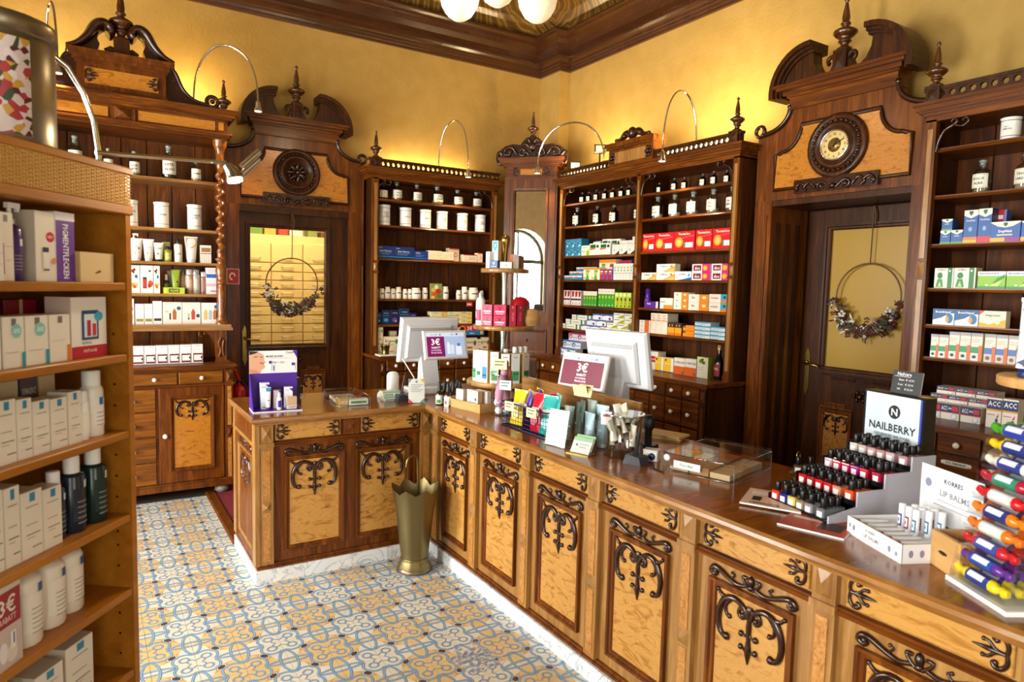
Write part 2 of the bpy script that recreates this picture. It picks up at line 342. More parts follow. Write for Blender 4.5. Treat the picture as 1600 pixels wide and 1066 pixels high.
# ---- dispensary room behind the glazed door
struct(wallbox('wall_5', [(.3, .4, Y1+.12, 8.5, 0, 2.9), (3.2, 3.3, Y1+.12, 8.5, 0, 2.9), (.3, 3.3, 8.4, 8.5, 0, 2.9), (.3, 3.3, Y1+.12, 8.5, 2.8, 2.9)], CREAM))
area('dispensary_light', (1.7, 6.95, 2.75), (0, 0, 0), 1.2, .5, 42, (1.0, .86, .62))
dw = thing('drawer_cabinet', 'pale wooden wall of medicine drawers seen through the glazed door', 'drawers', (0, 7.6, 0))
MB().box(1.0, 2.75, .03, .4, 0, 2.2).build('carcass', PALEW, dw)
dm = {}
zs = [2.12, 1.9]; z = 1.9
while z > .5: z -= .095; zs.append(z)
for r in range(len(zs)-1):
    for c0, c1 in ((1.02, 1.345), (1.355, 1.68), (1.69, 2.02), (2.03, 2.36), (2.37, 2.7)):
        key = (round(zs[r]-zs[r+1], 3), round(c1-c0, 3))
        if key not in dm:
            dm[key] = (MB().cbox(0, c1-c0, 0, .03, 0, zs[r]-zs[r+1]-.008).mesh('drawer', [PALEW]),
                MB().tube([(-.06,-.0,0),(-.055,-.022,-.004),(.055,-.022,-.004),(.06,0,0)], .006, 6).mesh('handle', [mat('#d9cfa8', .3, .6)]))
        d = link('drawer', dm[key][0], dw, (c0, 0, zs[r+1])); link('handle', dm[key][1], d, ((c1-c0)/2, 0, .05))
for q, (x0, w, h, c) in enumerate(((1.45,.16,.1,'#6f8f3c'),(1.63,.12,.07,'#c9a24a'),(1.78,.1,.09,'#b5402f'),(1.9,.14,.06,'#e6dfc8'),(2.1,.1,.08,'#8c9c52'),(2.24,.12,.06,'#7c4a2a'))):
    tag(MB().cbox(x0, x0+w, 7.66, 7.8, 2.2, 2.2+h, .004).build('storage_box', mat(c)), ['green','ochre','red','cream','sage green','brown'][q]+' box on top of the pale drawer wall', 'box', 'boxes on the drawer wall')
# ================================================================ carved ornament
def arcp(cx, cz, r, a0, a1, n=8, y=0, rx=None):
    rx = r if rx is None else rx
    return [(cx+rx*math.cos(math.radians(a0+(a1-a0)*t/n)), y, cz+r*math.sin(math.radians(a0+(a1-a0)*t/n))) for t in range(n+1)]
def taper(n, r0, r1, r2=None):
    if r2 is None: return [r0+(r1-r0)*t/(n-1) for t in range(n)]
    return [r0+(r1-r0)*2*t/(n-1) if t < (n-1)/2 else r1+(r2-r1)*(2*t/(n-1)-1) for t in range(n)]
def bez(ps, n=10):
    ps = [Vector((p[0], 0, p[1])) for p in ps]; out = []
    k = len(ps)
    for i in range(k-1):
        p0, p1, p2, p3 = ps[max(i-1,0)], ps[i], ps[i+1], ps[min(i+2,k-1)]; m = max(2, n//(k-1)+1)
        for j in range(m):
            t = j/m; out.append(.5*((2*p1)+(p2-p0)*t+(2*p0-5*p1+4*p2-p3)*t*t+(3*p1-p0-3*p2+p3)*t**3))
    return out+[ps[-1]]
def panel_carving(w, hs=1.0):
    b = MB()
    for s in (-1, 1):
        def C(ps, r0, r1, r2=None, n=12):
            q = bez([(s*x*w, z*w*hs) for x, z in ps], n); b.tube(q, [w*r*1.12 for r in taper(len(q), r0, r1, r2)], 6)
        C([(.02,-.2),(.07,-.09),(.2,-.03),(.34,-.07),(.42,-.2),(.44,-.36),(.4,-.5),(.31,-.55)], .028, .042, .03, 16)
        C([(.32,-.06),(.4,-.05),(.46,0.0)], .03, .018)
        C([(.27,-.06),(.34,-.15),(.33,-.24),(.28,-.28)], .025, .02)
        C([(.03,-.1),(.12,-.1),(.15,-.17),(.1,-.22),(.06,-.18)], .028, .02)
        for x, z, r in ((.31,-.53,.045),(.28,-.27,.03),(.09,-.18,.03),(.1,-.4,.036),(.1,-.56,.034),(.46,0,.026)): b.ball((s*x*w, 0, z*w*hs), r*w*1.15, 6)
        C([(0,-.36),(.05,-.41),(.1,-.4)], .016, .016); C([(0,-.6),(.05,-.58),(.1,-.56)], .018, .018)
    q = bez([(0,-.04*w),(0,-.2*w*hs),(0,-.45*w*hs),(0,-.62*w*hs),(0,-.74*w*hs)], 10); b.tube(q, [w*r*1.3 for r in (.03,.045,.03,.022,.03,.026,.022,.03,.036,.03,.02,.012,.006)[:len(q)]], 6)
    return b
def crest_carving(w):
    b = MB()
    for s in (-1, 1):
        q = bez([(s*x*w, z*w) for x, z in ((.06,.02),(.16,-.005),(.28,.03),(.38,.07),(.46,.075),(.49,.03),(.44,.0),(.41,.035))], 16); b.tube(q, [w*r*1.25 for r in taper(len(q), .016, .026, .016)], 6)
        q = bez([(s*.25*w,.02*w),(s*.2*w,.07*w),(s*.23*w,.09*w)], 6); b.tube(q, .012*w, 5); b.ball((s*.23*w,0,.09*w), .018*w)
        b.ball((s*.44*w,0,.035*w), .026*w)
        q = bez([(s*.02*w,.0),(s*.08*w,.05*w),(s*.1*w,.1*w),(s*.05*w,.1*w)], 8); b.tube(q, .018*w, 5)
    b.ball((0,0,.08*w), .04*w, 8, 0, 1.6); b.ball((0,0,.02*w), .035*w, 8)
    return b
def drawer_carving(h, s=1):
    b = MB()
    for k in (-1, 1):
        q = bez([(s*x*h, k*z*h) for x, z in ((.02,.0),(.0,.22),(.1,.4),(.26,.43),(.34,.33),(.27,.27))], 14); b.tube(q, [h*r*1.2 for r in taper(len(q), .05, .065, .045)], 6)
        q = bez([(s*.1*h,0),(s*.3*h,k*.06*h),(s*.44*h,k*.2*h),(s*.56*h,k*.22*h)], 8); b.tube(q, .055*h, 5)
        b.ball((s*.27*h,0,k*.3*h), .085*h); b.ball((s*.57*h,0,k*.22*h), .07*h)
    q = bez([(s*.05*h,0),(s*.35*h,0),(s*.6*h,0),(s*.85*h,0)], 8); b.tube(q, [h*r*1.4 for r in taper(len(q), .045, .06, .008)], 6)
    return b
def finial(h, r):
    p = [(.62,0),(.62,.04),(.4,.06),(.3,.1),(.42,.15),(.55,.16),(.5,.19),(.4,.2),(.75,.26),(1,.32),(.95,.36),(.6,.41),(.3,.44),(.26,.47),(.42,.48),(.42,.51),(.28,.53),(.33,.6),(.28,.7),(.14,.86),(.1,.9),(.2,.92),(.2,.96),(.08,.99),(.02,1)]
    return [(a*r, z*h) for a, z in p]
def pyramid(b, x0, x1, z0, z1, y, d, m=0):
    cx, cz = (x0+x1)/2, (z0+z1)/2; b.add([(x0,y,z0),(x1,y,z0),(x1,y,z1),(x0,y,z1),(cx,y-d,cz)], [(0,1,4),(1,2,4),(2,3,4),(3,0,4)], m)
def frame_mould(b, x0, x1, z0, z1, y, w=.022, d=.014, m=0):   # mitred moulding around an opening, stepped profile
    prof = [(0,0),(0,-d),(.35,-d*.95),(.5,-d*.45),(.8,-d*.4),(1,.0)]
    for (a, e), (a2, e2) in zip(prof, prof[1:]):
        p = lambda t: [(x0+t*w,z0+t*w),(x1-t*w,z0+t*w),(x1-t*w,z1-t*w),(x0+t*w,z1-t*w)]
        q0 = [(x, y+e, z) for x, z in p(a)]; q1 = [(x, y+e2, z) for x, z in p(a2)]
        b.add(q0+q1, [(i,(i+1)%4,4+(i+1)%4,4+i) for i in range(4)], m)
KNOBM = MB().lathe([(.006,0),(.006,.008),(.013,.012),(.0165,.02),(.014,.028),(.006,.031),(.001,.0315)], 10); KNOBM.v = [(x, -z, y) for x, y, z in KNOBM.v]; KNOBM.f = [f[::-1] for f in KNOBM.f]
KNOB = KNOBM.mesh('knob', [PORC])
# ================================================================ shop counter
CV = {'panel': panel_carving(.285).mesh('carving', [CARVE]), 'crest': crest_carving(.34).mesh('crest', [CARVE]),
      'dl': drawer_carving(.092, 1).mesh('drawer_ornament', [CARVE]), 'dr': drawer_carving(.092, -1).mesh('drawer_ornament', [CARVE])}
def counter_panel(root, u0, u1, z0=.16, z1=.71):         # moulded frame, veneer panel and carving
    W = u1-u0; k = ('pf', round(W, 3))
    if k not in CV:
        b = MB(); frame_mould(b, 0, W, 0, z1-z0, 0, .03, .016)
        CV[k] = (b.mesh('panel_frame', [OAKM]), MB().box(.027, W-.027, .002, .02, .027, z1-z0-.027).mesh('panel', [BURL]))
    link('panel_frame', CV[k][0], root, (u0, .028, z0)); p = link('panel', CV[k][1], root, (u0, .026, z0))
    link('carving', CV['panel'], p, (W/2, .0, z1-z0-.035)); link('crest', CV['crest'], root, (u0+W/2, .026, z1+.01))
def counter_drawer(root, u0, u1, z0=.808, z1=.908):
    W = u1-u0; k = ('d', round(W, 3))
    if k not in CV: CV[k] = MB().cbox(0, W, 0, .02, 0, z1-z0, .003).mesh('drawer_front', [BURL])
    d = link('drawer_front', CV[k], root, (u0, .02, z0)); link('drawer_ornament', CV['dl'], d, (.012, -.002, .05)); link('drawer_ornament', CV['dr'], d, (W-.012, -.002, .05))
def counter_pilaster(root, u, w=.075):
    if 'pil' not in CV:
        b = MB(); b.box(0, w, .0, .03, .105, .775); b.box(0, w, -.0, .03, .8, .915)
        b.box(.018, w-.018, -.003, .004, .125, .405, 1); b.box(.018, w-.018, -.003, .004, .475, .755, 1)
        pyramid(b, .014, w-.014, .415, .465, 0, .018, 2); pyramid(b, .012, w-.012, .815, .9, 0, .016, 2)
        b.box(-.004, w+.004, -.008, .03, .775, .8)
        CV['pil'] = b.mesh('pilaster', [OAKL, BURLR, OAKL])
    link('pilaster', CV['pil'], root, (u, .006, 0))
def counter_core(root, W, D, dark=OAKM):
    MB().box(0, W, .03, D, .105, .915).build('carcass', dark, root)
    b = MB().box(-.002, W+.002, .012, D, .077, .09).box(0, W, .018, D, .09, .105); b.build('base_moulding', OAKM, root)
    MB().prism([(.026,.775),(.008,.778),(.004,.786),(.012,.793),(.012,.8),(.03,.802)], 0, 0, W).build('mid_moulding', OAKMH, root)
# left leg (front faces the room, parallel to the back wall)
cl = thing('shop_counter', 'carved shop counter wing with two gold veneer panels, beside the umbrella stand', 'counter', (.77, 3.825, 0))
counter_core(cl, 1.07, .66); MB().box(-.01, 1.07, 0, .66, 0, .077).build('marble_plinth', MARBLE, cl)
counter_pilaster(cl, .012); counter_pilaster(cl, .985)
for u in (.15, .568): counter_panel(cl, u, u+.345)
counter_drawer(cl, .1, .475); counter_drawer(cl, .597, .975)
b = MB(); b.box(.488, .585, .012, .03, .805, .912); pyramid(b, .495, .578, .815, .9, .012, .012); b.build('centre_block', OAKM, cl)
# end panel of the left leg, facing the street windows
e = link('end_panel', None, cl, (0, .66, 0), (0, 0, -PI/2))
b = MB(); frame_mould(b, .13, .53, .16, .71, .008, .03, .016); b.box(.157, .503, .006, .012, .187, .683, 1); b.box(.1, .56, .008, .012, .81, .905, 1)
b.box(0, .08, -.012, .012, .105, .915); b.box(.58, .66, -.012, .012, .105, .915); b.box(0, .645, -.014, .012, .7785, .7995); b.build('end_frame', [OAKL, BURL], e)
link('carving', CV['panel'], e, (.33, .004, .67)); link('crest', CV['crest'], e, (.33, .004, .72)); link('drawer_ornament', CV['dl'], e, (.11, .006, .858)); link('drawer_ornament', CV['dr'], e, (.55, .006, .858))
# right leg (front faces the street windows, parallel to the right wall)
cr = thing('shop_counter', 'long carved shop counter wing with a row of gold veneer panels', 'counter', (1.805, 3.80, 0), -PI/2)
counter_core(cr, 3.75, .72, OAKL)  # same wood as the left wing; daylight on this front painted as paler oak
u = 0
for k, w in enumerate((.62, .93, .17, .16, .55, .7, .62)):
    MB().box(u+.001, u+w-.001, 0, .68, 0, .077).build('marble_slab', MARBLE, cr); u += w
counter_pilaster(cr, .012)
for k in range(7):
    p = .506+.533*k
    counter_pilaster(cr, p)
    q0 = .09 if k == 0 else p-.458; q1 = p
    c = (q0+q1)/2; hw = .168 if k else .15
    counter_panel(cr, c-hw, c+hw); counter_drawer(cr, q0+.022, q1-.02)
# the L-shaped top
b = MB()
def lshape(o): return [(.765-o,3.81-o),(1.79-o,3.81-o),(1.79-o,.03),(2.545,.03),(2.545,4.51),(.765-o,4.51)]
for o0, z0, o1, z1 in ((.0,.905,.012,.909),(.012,.909,.014,.917),(.014,.917,.03,.924),(.03,.924,.036,.935),(.036,.935,.034,.947),(.034,.947,.022,.955)):
    A, B = lshape(o0), lshape(o1); b.add([(x,y,z0) for x,y in A]+[(x,y,z1) for x,y in B], [(i,(i+1)%6,6+(i+1)%6,6+i) for i in range(6)], 1)
b.add([(x,y,.955) for x,y in lshape(.022)], [(0,1,2,3,4,5)]); b.add([(x,y,.905) for x,y in lshape(0)], [(5,4,3,2,1,0)])
NOSE = wood('counter_nosing', [(.25, '#70431a'), (.5, '#94622c'), (.8, '#b4824a')], (3, 3, 14), .25, .4, 5, .6, .02)
tag(b.build('counter_top', [TOPW, NOSE]), 'polished brown L-shaped wooden counter top', 'counter top')
ZC = .955
# ================================================================ wall cabinets
SHT = .022
def holed(b, u0, u1, z0, z1, y0, y1, n, m=0):
    p = (u1-u0)/n; r = min(p, z1-z0)*.36
    for i in range(n):
        cx, cz = u0+p*(i+.5), (z0+z1)/2; c8 = [(cx+r*math.cos(PI*k/4+PI/8), cz+r*math.sin(PI*k/4+PI/8)) for k in range(8)]
        ex = [(u0+p*(i+1), cz+r*.4),(u0+p*i+p*.7,z1),(u0+p*i+p*.3,z1),(u0+p*i,cz+r*.4),(u0+p*i,cz-r*.4),(u0+p*i+p*.3,z0),(u0+p*i+p*.7,z0),(u0+p*(i+1),cz-r*.4)]
        for y, fl in ((y0,0),(y1,1)):
            vs = [(x,y,z) for x,z in c8+ex]; fs = [(k,(k+1)%8,8+(k+1)%8,8+k) for k in range(8)]
            b.add(vs, [f if fl else f[::-1] for f in fs], m)
            co = [((u0+p*(i+1),z1),ex[0],ex[1]),((u0+p*i,z1),ex[2],ex[3]),((u0+p*i,z0),ex[4],ex[5]),((u0+p*(i+1),z0),ex[6],ex[7])]
            for t in co: b.add([(x,y,z) for x,z in t], [(0,1,2) if fl else (2,1,0)], m)
        b.add([(x,y0,z) for x,z in c8]+[(x,y1,z) for x,z in c8], [(k,(k+1)%8,8+(k+1)%8,8+k) for k in range(8)], m)
def bracket_mesh(s):
    b = MB()
    q = bez([(s*x,z) for x,z in ((0,-.17),(.012,-.11),(.04,-.06),(.08,-.04),(.1,-.02),(.085,-.005),(.07,-.02))], 14); b.tube(q, taper(len(q), .008,.011,.006), 6)
    q = bez([(s*x,z) for x,z in ((.09,-.04),(.13,-.05),(.155,-.03),(.145,-.008),(.125,-.02))], 10); b.tube(q, .007, 6)
    return b
BR = {s: bracket_mesh(s).mesh('bracket', [CARVE]) for s in (-1, 1)}
PLK = {}
def upper(root, W, bays, zb, zt, v0, dep, gal=True, fin=(), brk=True, galn=22):
    """posts, boarded back, shelves, cornice and gallery of an open wall cabinet; bays = [(u0,u1,[shelf heights])]"""
    edges = [bays[0][0]]+[x[1] for x in bays]
    for i, e in enumerate(edges):
        w = .055 if i in (0, len(edges)-1) else .045
        x0 = e-w if i == len(edges)-1 else e if i == 0 else e-w/2
        b = MB().box(x0, x0+w, v0, v0+.04, zb, zt); b.box(x0+.014, x0+w-.014, v0-.003, v0, zb+.08, (zb+zt)/2-.06, 1); b.box(x0+.014, x0+w-.014, v0-.003, v0, (zb+zt)/2+.06, zt-.05, 1)
        pyramid(b, x0+.012, x0+w-.012, (zb+zt)/2-.035, (zb+zt)/2+.035, v0, .012, 1)
        b.box(x0-.004, x0+w+.004, v0-.008, v0+.04, (zb+zt)/2-.055, (zb+zt)/2-.045); b.box(x0-.004, x0+w+.004, v0-.008, v0+.04, (zb+zt)/2+.045, (zb+zt)/2+.055)
        b.box(x0-.003, x0+w+.003, v0-.006, v0+.04, zb, zb+.05)
        b.build('post', [OAKM, OAKL], root)
        xs = x0+w/2; hw = .01
        MB().box(xs-hw if 0 < i < len(edges)-1 else (x0 if i == 0 else x0+w-.02), xs+hw if 0 < i < len(edges)-1 else (x0+.02 if i == 0 else x0+w), v0+.04, v0+dep, zb, zt).build('side_panel', OAK, root)
    nb = max(3, int(W/.19)); pw = W/nb
    for i in range(nb):
        k = (round(pw,3), zb, zt)
        if k not in PLK: PLK[k] = MB().cbox(.0025, pw-.0025, 0, .015, zb, zt, .004).mesh('back_board', [BACK])
        link('back_board', PLK[k], root, (i*pw, v0+dep-.015, 0))
    for u0, u1, zs in bays:
        for z in zs: MB().prism([(v0+.028,z-SHT*.3),(v0+.022,z-SHT*.8),(v0+.03,z-SHT),(v0+dep-.016,z-SHT),(v0+dep-.016,z),(v0+.028,z)], 0, u0+.02, u1-.02).build('shelf', OAKMH, root)
        if brk:
            link('bracket', BR[1], root, (u0+.055 if u0 == 0 else u0+.024, v0+.012, zt-.005)); link('bracket', BR[-1], root, (u1-.055 if u1 == W else u1-.024, v0+.012, zt-.005))
    b = MB()
    for o, z0, z1 in ((.0,zt-.01,zt+.02),(.012,zt+.02,zt+.035),(.03,zt+.035,zt+.05),(.042,zt+.05,zt+.075),(.055,zt+.075,zt+.092)): b.box(-o, W+o, v0-o, v0+dep, z0, z1)
    b.build('cornice', OAKMH, root)
    if gal:
        zc = zt+.092; b = MB().box(-.01, W+.01, v0-.012, v0+.02, zc, zc+.016); holed(b, -.0, W, zc+.016, zc+.062, v0-.006, v0+.012, galn); b.box(-.015, W+.015, v0-.018, v0+.024, zc+.062, zc+.08); b.build('gallery_rail', OAK, root)
        for f in fin:
            b = MB().box(f-.035, f+.035, v0-.026, v0+.045, zc, zc+.075); b.box(f-.042, f+.042, v0-.033, v0+.05, zc+.075, zc+.088); pyramid(b, f-.024, f+.024, zc+.01, zc+.066, v0-.026, .01); b.build('finial_base', OAK, root)
            MB().lathe(finial(.24, .054), 14, (f, v0+.008, zc+.088)).build('finial', FIN, root)
DRM = {}
def drawer(root, u0, u1, z0, z1, y=.028, knobs=1, m=None):
    W = u1-u0; k = (round(W,3), round(z1-z0,3))
    if k not in DRM:
        b = MB().cbox(0, W, 0, .02, 0, z1-z0, .005); DRM[k] = b.mesh('drawer', [m or OAKMH])
    d = link('drawer', DRM[k], root, (u0, y-.012, z0))
    for q in range(knobs): link('knob', KNOB, d, (W*(q+.5)/knobs, 0, (z1-z0)*.5))
    return d
def base(root, W, D, zt=1.04, rows=((.905,1.005,.17),(.70,.89,.17),(.52,.685,.17),(.12,.505,.34)), chamf=0):
    MB().box(.02, W-.02, .032, D, .07, zt-.035).box(0, W, .02, D, 0, .07).build('carcass', OAK, root)
    b = MB()
    for o, z0, z1 in ((.02,zt-.04,zt-.03),(.008,zt-.03,zt-.02),(.0,zt-.02,zt-.004),(.005,zt-.004,zt)): b.box(o, W-o, o, D, z0, z1)
    b.build('worktop', OAKMH, root)
    for x in (.02, W-.075):
        b = MB().box(x, x+.055, .018, .04, .07, zt-.04); b.box(x+.014, x+.041, .014, .02, .12, .86, 1); pyramid(b, x+.012, x+.043, .9, .98, .018, .014, 1); b.box(x-.003, x+.058, .01, .04, .885, .897); b.build('corner_post', [OAK, OAKM], root)
    for z0, z1, p in rows:
        n = max(1, round((W-.16)/p)); pw = (W-.16)/n
        for i in range(n): drawer(root, .08+pw*i+.005, .08+pw*(i+1)-.005, z0, z1)
ZW = 1.04
# ---- cabinet between the glazed door and the corner mirror
FA = Fr(2.20, 5.735, 0)
ca = thing('apothecary_cabinet', 'oak apothecary cabinet with white jars between glazed door and corner mirror', 'cabinet', (2.20, 5.735, 0))
base(ca, 1.39, .56); upper(ca, 1.36, [(.03, 1.36, [2.486, 2.247, 1.938, 1.558, 1.316])], ZW, 2.67, .255, .30, True, (.06,), galn=27)
# ---- two-bay cabinet on the right wall
FB = Fr(3.695, 5.46, -90)
cb = thing('apothecary_cabinet', 'two-bay oak apothecary cabinet between corner mirror and clock door', 'cabinet', (3.695, 5.46, 0), -PI/2)
base(cb, 2.19, .69); upper(cb, 2.165, [(.0, 1.125, [2.515, 2.296, 2.01, 1.783, 1.536, 1.305]), (1.125, 2.165, [2.504, 2.294, 2.022, 1.785, 1.551, 1.34])], ZW, 2.67, .26, .36, True, (2.12,), galn=44)
p = MB(); zc = 2.762; c0, c1 = .76, 1.31; v = .25
p.box(c0, c1, v-.02, v+.1, zc, zc+.15); p.box(c0-.02, c1+.02, v-.04, v+.1, zc+.15, zc+.165); p.box(c0-.035, c1+.035, v-.055, v+.1, zc+.165, zc+.19); p.box(c0-.03, c1+.03, v-.05, v+.1, zc+.19, zc+.205); p.box(c0+.08, c1-.08, v-.024, v, zc+.03, zc+.125, 1)
cr_ = p.build('crest_block', [OAKM, OAKL], cb)
b = MB(); b.ball((0,0,.06), .045, 8, 0, 1.2)
for s in (-1, 1):
    b.tube(bez([(s*.0,.03),(s*.07,.07),(s*.13,.03),(s*.2,.02)], 10), taper(13,.03,.026,.01)[:11], 6); b.ball((s*.1,0,.05), .03); b.ball((s*.2,0,.025), .02)
b.build('crest', CARVE, cr_, ((c0+c1)/2, v, zc+.205))
for x in (c0+.05, c1-.05):
    b = MB()
    for a in range(6): b.ball((.026*math.cos(a*PI/3), 0, .034*math.sin(a*PI/3)), .016)
    b.ball((0,-.006,0), .018); b.build('rosette', CARVE, cr_, (x, v-.022, zc+.078))
# ---- cabinet at the right edge, beyond the clock door
FC = Fr(3.695, 2.03, -90)
def name_plate(root, u, z, t):
    b = MB(); b.prism([(-.055,-.011),(.055,-.011),(.06,0),(.055,.011),(-.055,.011),(-.06,0)], 1, -.002, .003); b.ball((-.062,0,0), .011, 8); b.ball((.062,0,0), .011, 8); vs, fs, w = text(t, True); s = min(.011, .09/w)
    b.add([(x*s, -.0026, y*.011) for x, y in vs], fs, 1); b.build('name_plate', [PORC, BLACK], root, (u, .012, z))
cc = thing('apothecary_cabinet', 'oak apothecary cabinet right of the clock door, cold remedies on its shelves', 'cabinet', (3.695, 2.03, 0), -PI/2)
base(cc, 1.62, .69, rows=((.905,1.005,.21),(.70,.89,.21),(.52,.685,.21),(.12,.505,.42))); upper(cc, 1.6, [(.0, 1.6, [2.515, 2.258, 1.993, 1.751, 1.548, 1.366])], ZW, 2.67, .26, .36, True, (.035,), galn=32)
for i, t in enumerate(('RAD. ALTH.', 'FOL. FARFARAE', 'FLOR. SAMB.', 'HERB. THYMI')): name_plate(cc, .08+.2086*(i+.5), .858, t)
# ---- corner cabinet with mirror
cm = thing('mirror_cabinet', 'narrow oak corner cabinet with tall mirror and carved crest', 'cabinet', (3.589, 5.911, 0), -PI/4)
FM = Fr(3.589, 5.911, -45)
b = MB().box(0, .54, .04, .3, 0, 2.78); b.build('body', OAK, cm)
MB().box(.0, .54, -.015, .3, .95, .985).build('worktop', OAKMH, cm); MB().box(0.01, .53, .0, .3, .0, .95).build('lower_body', OAK, cm)
b = MB()
for x0, x1 in ((0,.105),(.435,.54)): b.box(x0, x1, 0, .04, 1.34, 2.78); b.box(x0+.02, x1-.045 if x0 == 0 else x1-.02, -.005, 0, 1.4, 2.72) if x0 == 0 else b.box(x0+.045, x1-.02, -.005, 0, 1.4, 2.72)
b.box(.105, .435, 0, .04, 2.67, 2.78); b.box(.105, .435, 0, .04, 1.34, 1.46); b.box(.13, .41, -.004, 0, 2.69, 2.76); b.box(-.01, .55, -.02, .04, 1.31, 1.345); frame_mould(b, .09, .45, 1.445, 2.685, 0, .022, .012); b.build('mirror_frame', OAKM, cm)
MB().box(.1, .44, .02, .024, 1.45, 2.68).build('mirror', mat('#eef0ee', .01, 1), cm)
b = MB(); b.box(.0, .54, 0, .04, 1.0, 1.31); frame_mould(b, .07, .47, 1.04, 1.27, 0, .025, .016); d = b.build('door', OAKM, cm); MB().ball((.27,-.012,1.16), .008, 6, 0, 2).build('key_escutcheon', BLACK, d)
b = MB()
for o, z0, z1 in ((.0,2.78,2.80),(-.01,2.80,2.9),(.015,2.9,2.915),(.03,2.915,2.935),(.05,2.935,2.96),(.06,2.96,2.985)): b.box(-o, .54+o, -o, .25, z0, z1)
b.box(.12, .42, .004, .02, 2.815, 2.885, 0); b.build('cornice', OAKMH, cm); MB().box(.16, .38, .003, .02, 2.82, 2.88).build('frieze_panel', BURL_WARM, cm)
for x, s in ((.09, 1), (.45, -1)): MB().box(0,.001,0,.001,0,.001); link('drawer_ornament', CV['dl' if s > 0 else 'dr'], cm, (x, .006, 2.85))
b = MB(); cpoly = [(.27+s*x, z) for s in (1,) for x, z in ()]
half = [(0,3.2),(.06,3.19),(.1,3.15),(.12,3.12),(.2,3.13),(.28,3.11),(.34,3.06),(.365,2.99),(.35,2.93),(.31,2.92),(.33,2.985),(0,2.985)]
b.prism([(.27+x,z) for x,z in half[:-1]]+[(.27-x,z) for x,z in half[:-1][::-1][:-1]], 1, .02, .06)
for s in (-1, 1):
    for ps, r in ((((.03,3.02),(.1,3.08),(.13,3.04),(.09,3.01),(.07,3.04)), .013), (((.15,3.02),(.2,3.09),(.27,3.08),(.28,3.03),(.23,3.02),(.22,3.05)), .014), (((.3,3.02),(.34,3.05),(.355,3.0),(.345,2.94),(.31,2.93)), .014), (((0,3.06),(.05,3.12),(.09,3.12)), .014), (((.0,3.12),(.04,3.17),(.07,3.15)), .012)):
        q = bez([(.27+s*x, z) for x, z in ps], 12); b.tube([(p.x, .012, p.z) for p in q], r, 6)
    b.ball((.27+s*.07,.01,3.04), .02); b.ball((.27+s*.22,.01,3.05), .022); b.ball((.27+s*.31,.01,2.94), .024)
b.ball((.27,.01,3.1), .035, 8, 0, 1.6); b.build('carved_crest', CARVE, cm); MB().lathe(finial(.25,.058), 14, (.27,.05,3.2)).build('finial', FIN, cm)
